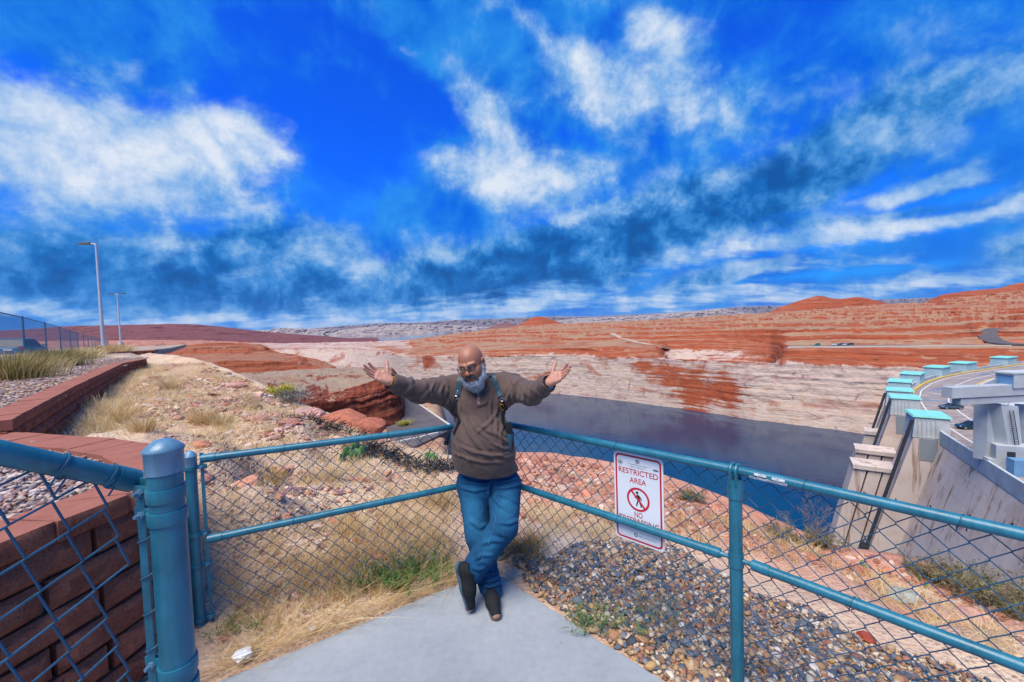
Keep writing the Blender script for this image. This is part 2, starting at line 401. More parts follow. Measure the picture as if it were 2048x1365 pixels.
def layered(name, px0, px1, ncol, knots, rows, mat, disp, seed=0, kind='structure', vnoise_amp=0.3, hs=.1, soft=10.0, terr=None, led_a=.35):
    """a relief sheet: knots run from near to far, each a list of (photo column, photo row or None, distance, z or None)"""
    cols = np.linspace(px0, px1, ncol)
    K = []
    for kn in knots:
        D, Z = [], []
        for k in kn:
            px, py, d = k[:3]
            D.append(d); Z.append(k[3] if len(k) > 3 and k[3] is not None else atd(px, py, d).z)
        xs = [k[0] for k in kn]
        st = cols[1] - cols[0]; hw = int(max(1, 2.5 * soft / st)); kr = np.exp(-.5 * (np.arange(-hw, hw + 1) * st / soft) ** 2); kr /= kr.sum()
        sm = lambda q: np.convolve(np.pad(q, hw, mode='edge'), kr, mode='valid')
        K.append((np.exp(sm(np.interp(cols, xs, np.log(D)))), sm(np.interp(cols, xs, Z))))
    hx = np.array([(lambda v: v.x / v.y)(ray(c, 655 - (c - 1024) * .034)) for c in cols])
    RR, ZZ, SG = [], [], []
    for i in range(len(K) - 1):
        n = rows[i]
        tt = np.linspace(0, 1, n, endpoint=(i == len(K) - 2))[:, None]
        ratio = K[i + 1][0] / K[i][0]
        RR.append(np.where(ratio > 1.6, K[i][0] * ratio ** tt, K[i][0] + (K[i + 1][0] - K[i][0]) * tt)); ZZ.append(K[i][1] + (K[i + 1][1] - K[i][1]) * tt)
        SG.append(np.full((len(tt), ncol), disp[i]))
    R = np.concatenate(RR); Z = np.concatenate(ZZ); A = np.concatenate(SG)
    for _ in range(3):
        A[1:-1] = (A[:-2] + A[1:-1] * 2 + A[2:]) / 4
    x = hx[None, :] * R; y = R
    led = vnoise(Z * hs * 6 + fbm(x * .01, y * .01, seed=seed) * 3, x * .004, y * .004, seed=seed + 3)
    big = fbm(x * hs * .35, y * hs * .35, Z * hs * .25, 4, seed + 5)
    fine = fbm(x * hs * 1.6, y * hs * 1.6, Z * hs * 2.5, 4, seed + 9)
    rr = R + A * (1.0 * big + led_a * np.round(led * 3) / 3 + .45 * fine)
    zz = Z + vnoise_amp * A * fbm(x * hs * .8, y * hs * .8, None, 4, seed + 21)
    if terr:
        # benches: ground climbs in steps of hard and soft beds
        T = np.concatenate([np.full((len(q), ncol), terr[i]) for i, q in enumerate(SG)])
        for hstep, wgt in ((5.2, 1.0), (1.9, .55)):
            ph = zz / hstep + 1.1 * fbm(x * .006, y * .006, None, 3, seed + 40); fr = ph - np.floor(ph)
            stp = np.clip((fr - .62) / .30, 0, 1); stp = stp * stp * (3 - 2 * stp)
            zz = zz + T * wgt * hstep * (stp - fr) * .85
    V = np.stack([hx[None, :] * rr, rr, zz], -1).reshape(-1, 3)
    return link(name, np_mesh(name, V, grid_faces(len(R), ncol)[:, ::-1], True), mat, kind=kind)

# -- the lake
def water_mat():
    m, t, b = material('lake_water', .03, .5)
    P = pos(t)
    d = t.new('ShaderNodeVectorMath', {0: P}, operation='LENGTH').outputs['Value']
    t.l.new(t.ramp(t.noise(P, .006, 3, .5), [(.35, (.0012, .032, .080)), (.7, (.003, .042, .095))]), b.inputs['Base Color'])
    b.inputs['IOR'].default_value = 1.33
    h = t.m('ADD', t.noise(t.mapping(P, rot=(0, 0, .5), scale=(.5, 1.2, 1)), .45, 5, .6, .4), t.m('MULTIPLY', t.noise(t.mapping(P, rot=(0, 0, .5), scale=(.4, 1, 1)), .08, 3, .5), 2.0))
    bump(t, b, h, .06)
    return m
WATER_Z = -70.0
mb = MB(); mb.add([(-9000, 30, WATER_Z), (1500, 30, WATER_Z), (1500, 16000, WATER_Z), (-9000, 16000, WATER_Z)], [(0, 1, 2, 3)])
mb.build('lake_water', water_mat(), kind='structure')
# -- plain under everything, out to the horizon
m_plain, t, b = material('desert_plain', .95, .1)
P = pos(t)
t.l.new(t.ramp(t.noise(P, .0006, 6, .6), [(.35, (.30, .20, .16)), (.6, (.42, .33, .27))]), b.inputs['Base Color'])
mb = MB(); mb.add([(-60000, -400, -71.5), (60000, -400, -71.5), (60000, 46000, -71.5), (-60000, 46000, -71.5)], [(0, 1, 2, 3)])
mb.build('desert_ground', m_plain, kind='structure')

# -- the far wall of the canyon with the benches above it
pc = [atd(1385, 765, 312), atd(1440, 770, 300), atd(1330, 740, 335)]
M_WALL = strata_mat('canyon_rock', RED, SCRUB, z_white=-31.0, patch=[tuple(pc[0]) + (24,), tuple(pc[1]) + (16,), tuple(pc[2]) + (16,)] + [tuple(atd(a_, b__, d_)) + (r__,) for a_, b__, d_, r__ in ((1360, 716, 372, 34), (1420, 712, 362, 40), (1490, 712, 350, 40), (1540, 716, 335, 26), (1300, 722, 360, 16), (1260, 706, 380, 12))])
sh = [(380, 900), (560, 800), (640, 745), (700, 690), (760, 570), (800, 490), (900, 440), (1000, 425), (1110, 410), (1300, 339), (1500, 277), (1650, 249), (1780, 226), (1900, 208), (2048, 190), (2500, 160)]
def off(f, dz, lst=sh): return [(p, None, f(p, d), dz(p) if callable(dz) else dz) for p, d in lst]
k0 = off(lambda p, d: d, -71.5)
k0b = off(lambda p, d: d + 4, -60)
k1 = [(p, None, d + (13 if p > 790 else 45), -31) for p, d in sh]
def px_rows(rows): return [(p, y, d) for p, y, d in rows]
k2 = [(380, 688, 1560), (560, 692, 1160), (700, 694, 910), (760, 700, 690), (800, 709, 520), (900, 706, 480), (1000, 700, 455), (1110, 697, 440), (1230, 694, 395), (1320, 700, 372),
      (1345, 740, 376), (1440, 742, 346), (1545, 741, 318), (1562, 698, 284), (1650, 697.5, 272), (1780, 697, 252), (1900, 696.5, 236), (2048, 696, 222), (2500, 690, 200)]
k3 = [(p, None, d + (30 if p > 1330 else 60), atd(p, y, d).z + (.3 if p > 1330 else 2.0)) for p, y, d in k2]
k4 = [(380, 686, 1800), (560, 690, 1350), (700, 689, 1050), (760, 692, 820), (800, 697, 680), (900, 690, 640), (1000, 682, 610), (1110, 676, 575), (1230, 668, 520), (1320, 664, 480), (1440, 661, 440), (1560, 657, 372),
      (1700, 652, 345), (1800, 648, 325), (1900, 646, 312), (1975, 660, 300), (2048, 646, 285), (2500, 625, 270)]
k5 = [(380, 684, 2100), (560, 688, 1500), (700, 686, 1200), (800, 688, 900), (900, 676, 860), (1000, 666, 840), (1110, 662, 800), (1250, 652, 740), (1400, 645, 680), (1560, 639, 600), (1700, 634, 570), (1850, 628, 540), (2048, 614, 500), (2500, 590, 470)]
k6 = [(380, 684, 2400), (560, 687, 1800), (700, 684.5, 1500), (800, 681, 1300), (860, 674, 1250), (900, 668, 1250), (1000, 656, 1250), (1040, 652, 1250), (1200, 644, 1200), (1300, 640, 1150), (1400, 634, 1100), (1535, 626, 1000),
      (1700, 613, 920), (1770, 609, 900), (1850, 605, 860), (1900, 596, 840), (2048, 580, 800), (2500, 560, 740)]
k7 = [(p, None, d * 1.5, -75) for p, y, d in k6]
layered('canyon_wall_terrain', 380, 2460, 1250, [k0, k0b, k1, k2, k3, k4, k5, k6, k7], [5, 44, 30, 8, 40, 70, 60, 8], M_WALL, [1.2, 1.9, 2.6, 1.2, 4.0, 4, 5, 6], seed=4, vnoise_amp=.35, hs=.1, soft=9, led_a=.16, terr=[0, 0, .15, 0, .6, 1, 1, .5])
# -- buttes standing on the far benches
M_BUTTE = strata_mat('butte_rock', RED, [(.3, (.24, .065, .04)), (.7, (.32, .11, .065))], hscale=.35, top_lim=(.985, 1.0))
def butte(name, sky, d, depth, base_y, seed, amp=4, mat=None, label=None):
    px0, px1 = sky[0][0], sky[-1][0]
    near = [(p, base_y(p), d) for p, y in sky]
    mid = [(p, base_y(p) * .45 + y * .55, d + depth * .45) for p, y in sky]
    lip = [(p, base_y(p) * .12 + y * .88, d + depth * .62) for p, y in sky]
    top = [(p, y, d + depth * .75) for p, y in sky]
    bk = [(p, base_y(p) + 8, d + depth * 2) for p, y in sky]
    return layered(name, px0, px1, max(60, int((px1 - px0) * .9)), [near, mid, lip, top, bk], [18, 16, 12, 8], mat or M_BUTTE, [amp, amp, amp * .8, amp], seed=seed, hs=.08)
butte('butte_hill', [(1535, 628), (1552, 618), (1575, 610), (1600, 601), (1622, 596), (1632, 590), (1645, 592), (1660, 597), (1690, 599), (1706, 594), (1722, 594), (1745, 599), (1770, 607), (1800, 611)], 1010, 120, lambda p: 630 - (p - 1535) * .045, 31)
butte('butte_hill', [(1020, 657), (1040, 649), (1055, 641), (1066, 634), (1074, 630), (1084, 633), (1096, 637), (1110, 642), (1128, 648), (1150, 654)], 1500, 150, lambda p: 657 - (p - 1020) * .02, 37, 6)
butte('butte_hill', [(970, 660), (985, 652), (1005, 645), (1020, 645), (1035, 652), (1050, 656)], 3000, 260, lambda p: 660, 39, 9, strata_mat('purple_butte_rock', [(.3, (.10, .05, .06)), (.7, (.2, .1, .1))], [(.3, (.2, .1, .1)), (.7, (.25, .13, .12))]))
butte('mesa_hill', [(1840, 608), (1862, 600), (1880, 590), (1905, 586), (1960, 580), (2000, 577), (2020, 569), (2048, 565), (2120, 560), (2300, 552), (2480, 545)], 860, 140, lambda p: 612 - (p - 1840) * .055, 41, 5)
# -- the long purple mesa on the left
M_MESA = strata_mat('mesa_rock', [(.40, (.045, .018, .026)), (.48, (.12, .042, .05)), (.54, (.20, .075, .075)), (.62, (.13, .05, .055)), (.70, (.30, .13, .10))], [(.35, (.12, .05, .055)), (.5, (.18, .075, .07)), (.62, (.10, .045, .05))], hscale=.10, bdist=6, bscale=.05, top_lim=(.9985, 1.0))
M_MESAF = strata_mat('mesa_foot_rock', [(.40, (.13, .04, .03)), (.5, (.30, .11, .075)), (.56, (.42, .21, .15)), (.64, (.24, .085, .06))], [(.35, (.36, .15, .10)), (.65, (.46, .24, .17))], hscale=.2, bdist=2, top_lim=(.996, 1.0))
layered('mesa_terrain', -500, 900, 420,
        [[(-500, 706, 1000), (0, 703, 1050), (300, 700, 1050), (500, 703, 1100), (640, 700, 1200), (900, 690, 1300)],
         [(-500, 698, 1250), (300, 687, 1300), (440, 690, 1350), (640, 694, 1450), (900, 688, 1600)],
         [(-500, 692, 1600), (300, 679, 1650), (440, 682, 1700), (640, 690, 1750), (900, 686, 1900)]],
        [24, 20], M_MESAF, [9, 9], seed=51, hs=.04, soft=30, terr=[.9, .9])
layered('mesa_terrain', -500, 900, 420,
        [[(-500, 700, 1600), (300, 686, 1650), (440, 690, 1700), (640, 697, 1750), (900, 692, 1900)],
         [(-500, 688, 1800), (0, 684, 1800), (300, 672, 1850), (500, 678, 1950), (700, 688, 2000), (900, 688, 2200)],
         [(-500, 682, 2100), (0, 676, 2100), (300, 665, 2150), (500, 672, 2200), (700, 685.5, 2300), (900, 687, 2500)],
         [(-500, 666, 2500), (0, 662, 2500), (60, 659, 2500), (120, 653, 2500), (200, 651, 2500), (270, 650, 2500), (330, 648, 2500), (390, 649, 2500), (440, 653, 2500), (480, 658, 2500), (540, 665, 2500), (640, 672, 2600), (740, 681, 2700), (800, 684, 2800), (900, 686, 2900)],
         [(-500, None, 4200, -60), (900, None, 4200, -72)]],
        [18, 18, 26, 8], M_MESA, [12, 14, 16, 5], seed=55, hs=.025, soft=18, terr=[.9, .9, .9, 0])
# -- pale buttes and blue ridges a long way off
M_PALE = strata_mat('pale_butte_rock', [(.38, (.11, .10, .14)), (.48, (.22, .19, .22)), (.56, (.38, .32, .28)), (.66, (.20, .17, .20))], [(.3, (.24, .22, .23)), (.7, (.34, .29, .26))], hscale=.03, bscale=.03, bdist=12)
def ridge(name, sky, d, dep, by, seed, amp, mat):
    return layered(name, sky[0][0], sky[-1][0], int((sky[-1][0] - sky[0][0]) * .8) + 40,
                   [[(p, by, d) for p, y in sky], [(p, y * .4 + by * .6, d + dep * .5) for p, y in sky], [(p, y + .6, d + dep * .62) for p, y in sky], [(p, y, d + dep) for p, y in sky], [(p, None, d + dep * 3, -71.8) for p, y in sky]],
                   [10, 14, 8, 4], mat, [amp, amp, amp, amp], seed=seed, hs=.012, vnoise_amp=.25)
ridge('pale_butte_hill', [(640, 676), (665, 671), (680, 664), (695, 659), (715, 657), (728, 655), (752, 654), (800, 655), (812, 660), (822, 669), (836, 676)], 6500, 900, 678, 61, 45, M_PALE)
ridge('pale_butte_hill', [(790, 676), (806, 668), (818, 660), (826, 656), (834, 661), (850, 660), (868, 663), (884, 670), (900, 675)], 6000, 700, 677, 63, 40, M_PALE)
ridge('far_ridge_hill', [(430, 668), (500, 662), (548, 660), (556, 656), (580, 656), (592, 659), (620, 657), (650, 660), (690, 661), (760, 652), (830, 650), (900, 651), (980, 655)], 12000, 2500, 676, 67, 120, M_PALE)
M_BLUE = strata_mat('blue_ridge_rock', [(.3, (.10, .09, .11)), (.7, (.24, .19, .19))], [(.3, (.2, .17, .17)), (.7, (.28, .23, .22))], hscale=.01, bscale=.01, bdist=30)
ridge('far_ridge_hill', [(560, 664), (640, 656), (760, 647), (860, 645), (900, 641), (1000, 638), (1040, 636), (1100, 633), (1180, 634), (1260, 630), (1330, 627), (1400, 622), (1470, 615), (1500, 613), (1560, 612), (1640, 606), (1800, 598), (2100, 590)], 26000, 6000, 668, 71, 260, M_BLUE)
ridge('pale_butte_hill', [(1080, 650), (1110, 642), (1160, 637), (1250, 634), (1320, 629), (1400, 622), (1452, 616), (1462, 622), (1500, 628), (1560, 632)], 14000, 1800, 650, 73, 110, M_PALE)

# -- red bluff, outcrop and the low road between us and the lake
M_BLUFF = strata_mat('bluff_rock', [(.38, (.035, .010, .008)), (.46, (.13, .030, .018)), (.52, (.25, .062, .032)), (.58, (.15, .040, .024)), (.68, (.36, .13, .07))], [(.36, (.30, .11, .06)), (.44, (.30, .21, .14)), (.55, (.34, .28, .20)), (.64, (.28, .23, .16)), (.72, (.36, .15, .08))], hscale=1.5, bscale=1.5, bdist=.5, wamp=3)
LOW = -24.0
layered('bluff_terrain', 380, 822, 420,
        [[(380, None, 66, LOW - 2), (560, None, 80, LOW - 1.5), (700, None, 95, LOW - 1.5), (780, None, 104, LOW - 1), (800, None, 112, LOW - 1), (822, None, 122, LOW - 2)],
         [(380, 806, 71), (500, 800, 79), (560, 798, 84), (620, 800, 90), (700, 800, 99), (760, 806, 106), (788, 826, 110), (800, 850, 113), (822, None, 123, LOW - 1.7)],
         [(380, 774, 74), (500, 771, 83), (560, 777, 88), (610, 783, 93), (650, 792, 96), (690, 778, 102), (740, 766, 108), (782, 755, 112), (794, 790, 114), (800, 838, 115), (822, None, 124, LOW - 1.6)],
         [(380, 762, 95), (500, 758, 105), (600, 752, 115), (700, 750, 125), (782, 749, 128), (797, 770, 128), (803, 830, 127), (822, None, 128, LOW - 1.6)],
         [(380, 752, 150), (500, 746, 160), (620, 739, 175), (700, 736, 185), (782, 735, 190), (800, 765, 190), (806, 800, 185), (822, None, 180, LOW - 3)],
         [(380, None, 220, LOW - 5), (822, None, 240, -72)]],
        [26, 26, 20, 20, 6], M_BLUFF, [1.2, 2.2, 1.6, 2.0, 1], seed=81, hs=.32, vnoise_amp=.4, soft=4, led_a=.45)
layered('outcrop_terrain', 230, 700, 380,
        [[(230, None, 165, -24), (430, 764, 190), (560, 758, 200), (650, 748, 205), (676, 742, 205), (700, None, 205, -40)],
         [(230, 735, 180), (420, 722, 196), (470, 716, 202), (560, 724, 206), (620, 729, 211), (660, 738, 211), (676, 741, 208), (700, None, 208, -40)],
         [(230, 726, 205), (420, 715, 225), (520, 712, 235), (600, 714, 240), (640, 722, 240), (676, 738, 225), (700, None, 225, -40)],
         [(230, 712, 240), (370, 702, 260), (420, 697, 262), (500, 698, 265), (545, 705, 262), (590, 712, 258), (640, 720, 255), (676, 740, 250), (700, None, 250, -42)],
         [(230, 702, 265), (330, 699, 280), (372, 691, 282), (400, 688, 284), (440, 685, 286), (490, 687, 286), (530, 692, 284), (552, 705, 280), (590, 712, 270), (640, 721, 265), (676, 741, 260), (700, None, 260, -45)],
         [(230, None, 400, -40), (700, None, 400, -72)]],
        [22, 18, 16, 20, 6], strata_mat('outcrop_rock', [(.38, (.05, .016, .012)), (.46, (.19, .048, .026)), (.52, (.32, .095, .045)), (.58, (.22, .065, .035)), (.68, (.38, .17, .10))], [(.35, (.26, .09, .05)), (.5, (.28, .16, .10)), (.65, (.34, .13, .07))], hscale=1.0, top_lim=(.965, .999), bscale=.8, bdist=.7, wamp=3), [1.4, 1.6, 1.6, 1.6, 1], seed=87, hs=.22, vnoise_amp=.5, soft=6, terr=[.2, .5, .8, .6, 0])
# low ground by the lake, its road and boulder bank
m_low, t, b = material('low_ground_dirt', .95, .1)
P = pos(t)
t.l.new(t.ramp(t.m('ADD', t.m('MULTIPLY', t.noise(P, .12, 6, .65), .6), t.m('MULTIPLY', t.noise(P, 1.3, 5, .65), .45)), [(.36, (.20, .075, .05)), (.48, (.36, .19, .12)), (.58, (.42, .30, .18)), (.7, (.34, .22, .14))]), b.inputs['Base Color'])
bump(t, b, t.noise(P, 1.2, 6, .65), .25)
layered('lakeside_ground', 540, 915, 260,
        [[(540, None, 30, LOW), (760, None, 30, LOW), (915, None, 30, LOW)],
         [(540, None, 70, LOW), (760, None, 70, LOW), (890, None, 70, LOW), (900, None, 70, LOW - 3), (915, None, 70, -46)],
         [(540, None, 112, LOW), (760, None, 112, LOW), (868, None, 112, LOW), (884, None, 112, LOW - .5), (898, None, 112, LOW - 5), (915, None, 112, -71)],
         [(540, None, 175, LOW), (760, None, 175, LOW), (860, None, 170, LOW), (880, None, 165, LOW - 4), (895, None, 160, -45), (915, None, 150, -71.5)],
         [(540, None, 200, -72), (915, None, 185, -72)]],
        [30, 40, 40, 10], m_low, [.25, .3, .5, 1], seed=91, hs=.5, vnoise_amp=.5)
m_asph = simple('asphalt', (.10, .085, .085), .85, .3, var=.25, scale=.35)
def road_strip(name, pts, mat, z, thick=.15):
    """closed outline of ground points, a slab with a real edge"""
    mb = MB(); mb.prism([(p[0], p[1]) for p in pts], z - thick, z + .06); return mb.build(name, mat, kind='structure')
rp = [atz(px, py, LOW + .45) for px, py in [(905, 858), (824, 802), (800, 783), (776, 776), (745, 800), (770, 850), (788, 900), (835, 892)]]
road_strip('asphalt_road', rp, m_asph, LOW + .45, .8)
m_white = simple('road_paint', (.62, .62, .60), .7, .3, var=.1)
M_CONC_PALE = simple('pale_concrete', (.50, .48, .44), .85, .2, var=.12, scale=2.0)
def kerb_line(name, a, b, w, h, mat):
    a, b = Vector(a), Vector(b); d = (b - a); L = d.length
    mb = MB(); mb.box((a + b) / 2 + Vector((0, 0, h / 2)), (L, w, h), math.atan2(d.y, d.x)); return mb.build(name, mat, kind='structure')
kerb_line('road_kerb', atz(827, 802, LOW + .5), atz(912, 860, LOW + .5), .55, .25, M_CONC_PALE)
for a, c in [((773, 889), (797, 885)), ((801, 884), (835, 877)), ((840, 876), (880, 866))]:
    kerb_line('road_kerb', atz(*a, LOW + .5), atz(*c, LOW + .5), .6, .3, M_CONC_PALE)
# the far road on the bench across the lake, with its kerb and the road climbing behind
def ribbon(name, pts, w, mat, h=.12):
    """level-wise road ribbon along 3D points"""
    P = [Vector(p) for p in pts]; mb = MB(); rings = []
    for i, p in enumerate(P):
        d = (P[min(i + 1, len(P) - 1)] - P[max(i - 1, 0)]); d.z = 0; d.normalize(); n = Vector((-d.y, d.x, 0)) * (w / 2)
        rings.append([p + n - Vector((0, 0, 1.2)), p - n - Vector((0, 0, 1.2)), p - n + Vector((0, 0, h)), p + n + Vector((0, 0, h))])
    mb.loft(rings); return mb.build(name, mat, kind='structure')
bench = [atd(px, py, d) for px, py, d in [(1575, 697.0, 290), (1650, 696.6, 280), (1780, 696, 262), (1900, 695.5, 247), (2048, 695, 233), (2300, 692, 214)]]
ribbon('bench_road', [p + Vector((p.x * .03, p.y * .03, .7)) for p in bench], 12, m_asph)
ribbon('road_kerb', [p + Vector((0, 0, .9)) for p in bench], .8, M_CONC_PALE, .45)
from mathutils.bvhtree import BVHTree
def terrain_hits(name, rows):
    me = bpy.data.objects[name].data
    bv = BVHTree.FromPolygons([v.co for v in me.vertices], [p.vertices[:] for p in me.polygons]); out = []
    for px, py in rows:
        h = bv.ray_cast(Vector((0, 0, CAM_Z)), ray(px, py).normalized())
        if h[0] is not None: out.append(h[0])
    return out
cl = terrain_hits('canyon_wall_terrain', [(2070, 692), (2040, 691.5), (2015, 690), (2000, 688), (1988, 684), (1978, 678), (1974, 672), (1978, 665), (1992, 659)])
ribbon('climbing_road', cl, 9, m_asph, .9)
m_track = simple('dirt_track', (.42, .30, .22), .95, .1, var=.15, scale=.05)
ribbon('dirt_track', terrain_hits('canyon_wall_terrain', [(1335, 697), (1318, 693.5), (1300, 690), (1280, 686), (1262, 682), (1248, 678), (1238, 674), (1230, 671), (1224, 668)]), 8, m_track, .5)

# ------------------------------------------------------------------ near ground
CREST = [(-700, 724, 20), (-300, 724, 20), (0, 724, 20), (230, 716, 20), (300, 707, 20), (360, 712, 17), (430, 729, 13), (500, 758, 10.5), (560, 790, 9), (650, 824, 8), (700, 843, 7.4), (750, 862, 7), (800, 886, 6.8), (850, 905, 6.5), (900, 912, 6.6),
         (1000, 906, 7.4), (1040, 904, 7.6), (1100, 905, 7.6), (1180, 918, 7.4), (1260, 932, 7.1), (1330, 950, 6.8), (1400, 975, 6.5), (1470, 1003, 6.2), (1540, 1035, 5.8), (1600, 1062, 5.4), (1660, 1090, 5.1), (1700, 1100, 4.9), (1800, 1112, 4.8), (1880, 1137, 4.7), (1960, 1167, 4.6), (2048, 1192, 4.5), (2500, 1330, 4.2)]
GP = [(480, 1150, 2.9), (560, 1000, 3.9), (560, 900, 4.8), (650, 880, 5.5), (700, 930, 5.0), (700, 1050, 3.6), (850, 950, 4.8), (1100, 1000, 4.9), (1300, 1050, 4.0), (1250, 1150, 3.0), (1600, 1150, 3.3), (1700, 1250, 2.6), (1900, 1250, 2.9), (1800, 1150, 3.9), (2048, 1300, 2.3), (400, 890, 3.75), (400, 760, 10), (480, 830, 6.5), (350, 800, 6.8)]
ctrl = [tuple(atd(*c)) for c in CREST if c[0] > 270] + [tuple(atd(*c)) for c in GP]
ctrl += [(-.2, 2.95, -.03), (-.9, 2.5, -.03), (-1.6, 2.1, -.02), (.3, 2.4, -.05), (.75, 1.95, -.05), (1.3, 1.4, -.06), (2.0, .8, -.08), (3.2, .5, -.25), (0, 0, -.05), (-1.5, 0, -.05), (-1.9, 1.2, -.02), (-1.9, 1.9, 0.0), (2, -1, -.1),
         (-2.3, 3.3, .55), (-3.2, 3.8, .72), (-4.6, 4.4, .72), (-6.5, 6.6, .70), (-9.5, 10.5, .70), (-14, 16.2, .75), (-5.5, 7.5, .7), (-3, 5.5, .66), (-6, 3, .70), (-12, 10, .7), (-5, 0, .6), (-25, 22, .6), (-40, 45, 0.2), (-98, 100, -.9), (-60, 40, .2)]
CT = np.array(ctrl)
def ground_z(x, y):
    x = np.asarray(x, float); y = np.asarray(y, float); sh_ = x.shape
    x = x.ravel(); y = y.ravel(); out = np.empty_like(x)
    for s in range(0, len(x), 20000):
        dx = x[s:s + 20000, None] - CT[None, :, 0]; dy = y[s:s + 20000, None] - CT[None, :, 1]
        w = 1.0 / (dx * dx + dy * dy + .02) ** 1.6
        out[s:s + 20000] = (w * CT[None, :, 2]).sum(1) / w.sum(1)
    amp = np.clip((np.hypot(x, y - 1.0) - 1.6) / 4, .05, 1)
    out = out + amp * (.10 * fbm(x * .9, y * .9, None, 4, 3) + .03 * fbm(x * 5, y * 5, None, 3, 8))
    return out.reshape(sh_)
SLAB = [(-.20, 2.89), (-.62, 2.66), (-1.13, 2.325), (-1.65, 2.01), (-1.72, 1.6), (-1.5, .6), (-1.4, -2.5), (3.2, -2.5), (3.2, -.62), (.72, 1.93)]
def in_poly(x, y, poly):
    x = np.asarray(x); y = np.asarray(y); r = np.zeros(x.shape, bool)
    for i in range(len(poly)):
        (x1, y1), (x2, y2) = poly[i - 1], poly[i]
        c = ((y1 > y) != (y2 > y)) & (x < (x2 - x1) * (y - y1) / (y2 - y1 + 1e-12) + x1)
        r ^= c
    return r
WALLB = [(-2.36, -.6), (-2.30, .2), (-2.22, 1.0), (-2.15, 1.66), (-2.10, 1.95), (-2.08, 2.2), (-2.20, 2.50), (-2.46, 2.80), (-2.85, 3.05), (-3.4, 3.27), (-4.1, 3.47), (-4.85, 3.68)]
WALLA = [(-4.62, 3.60), (-5.49, 4.6), (-6.95, 6.3), (-10.3, 10.3), (-11.3, 11.5), (-12.5, 13.6)]
def build_ground():
    ncol = 760
    cols = np.linspace(-700, 2480, ncol)
    xs = [c[0] for c in CREST]
    D = np.exp(np.interp(cols, xs, np.log([c[2] for c in CREST])))
    Zc = np.interp(cols, xs, [atd(*c).z for c in CREST])
    hx = np.array([(lambda v: v.x / v.y)(ray(c, 655 - (c - 1024) * .034)) for c in cols])
    # shift the column so that the crest itself falls on its photo column (roll leans the verticals a little)
    cx = np.interp(cols, xs, [atd(*c).x / c[2] for c in CREST])
    n = 250
    tt = np.linspace(0, 1, n)[:, None]
    R = .25 + (D - .25) * tt ** 1.35
    x = cx[None, :] * R; y = R
    z = ground_z(x, y)
    k = np.clip((tt - .93) / .07, 0, 1)
    z = z * (1 - k) + (Zc[None, :] + .05 * fbm(x * 1.5, y * 1.5, None, 4, 5)) * k
    rows = [np.stack([x, y, z], -1)]
    fall = np.interp(cols, [200, 300, 900, 1000], [0, 1, 1, 1])
    for (g, dz) in [(.12, .05), (.35, .35), (.8, 1.3), (1.6, 3.2), (3.5, 7.5), (7, 15), (12, 26), (20, 47), (28, 71)]:
        rr = D + g * (1 + .25 * fbm(cols * .03, cols * 0 + g, None, 3, 7))
        zz = np.maximum(Zc - dz * fall, -72)
        rows.append(np.stack([cx * rr, rr, zz], -1)[None])
    P = np.concatenate(rows)
    me = np_mesh('rocky_ground', P.reshape(-1, 3), grid_faces(P.shape[0], ncol)[:, ::-1], True)
    m, t, b = material('stony_ground', .95, .12)
    Q = pos(t)
    vor = t.new('ShaderNodeTexVoronoi', {'Vector': Q, 'Scale': 34.0, 'Randomness': 1.0})
    vcol = t.new('ShaderNodeSeparateColor', {0: vor.outputs['Color']}).outputs[0]
    n1 = t.noise(Q, .8, 5, .6); n2 = t.noise(Q, 6, 5, .65)
    soil = t.ramp(t.m('ADD', t.m('MULTIPLY', n1, .6), t.m('MULTIPLY', n2, .4)), [(.35, (.44, .26, .19)), (.5, (.56, .40, .28)), (.62, (.62, .50, .34)), (.75, (.50, .33, .24))])
    stone = t.ramp(vcol, [(.0, (.20, .09, .08)), (.3, (.42, .22, .17)), (.5, (.26, .2, .2)), (.7, (.48, .38, .30)), (1.0, (.33, .13, .09))])
    f = t.m('MULTIPLY', t.smooth(vor.outputs['Distance'], .5, .25), t.smooth(n2, .42, .58))
    c = t.mix(t.m('MULTIPLY', f, .85), soil, stone)
    sp = t.new('ShaderNodeSeparateXYZ', {0: Q})
    # bare pink sandstone on the lake side
    side = t.m('ADD', t.m('MULTIPLY', sp.outputs[0], .55), t.m('ADD', t.m('MULTIPLY', sp.outputs[1], .62), t.m('MULTIPLY', n1, 1.6)))
    rock = t.smooth(side, 3.6, 4.7); rock = t.m('MULTIPLY', rock, t.smooth(sp.outputs[0], -1.4, -.2))
    pink = t.ramp(t.m('ADD', t.m('MULTIPLY', n2, .5), t.m('MULTIPLY', n1, .5)), [(.35, (.36, .13, .08)), (.5, (.50, .22, .14)), (.62, (.56, .29, .20)), (.75, (.42, .24, .15))])
    c = t.mix(t.m('MULTIPLY', rock, .85), c, pink)
    t.l.new(c, b.inputs['Base Color'])
    bump(t, b, t.m('ADD', t.m('MULTIPLY', vor.outputs['Distance'], -.5), t.noise(Q, 14, 6, .65)), .03)
    link('rocky_ground', me, m, kind='structure')
build_ground()
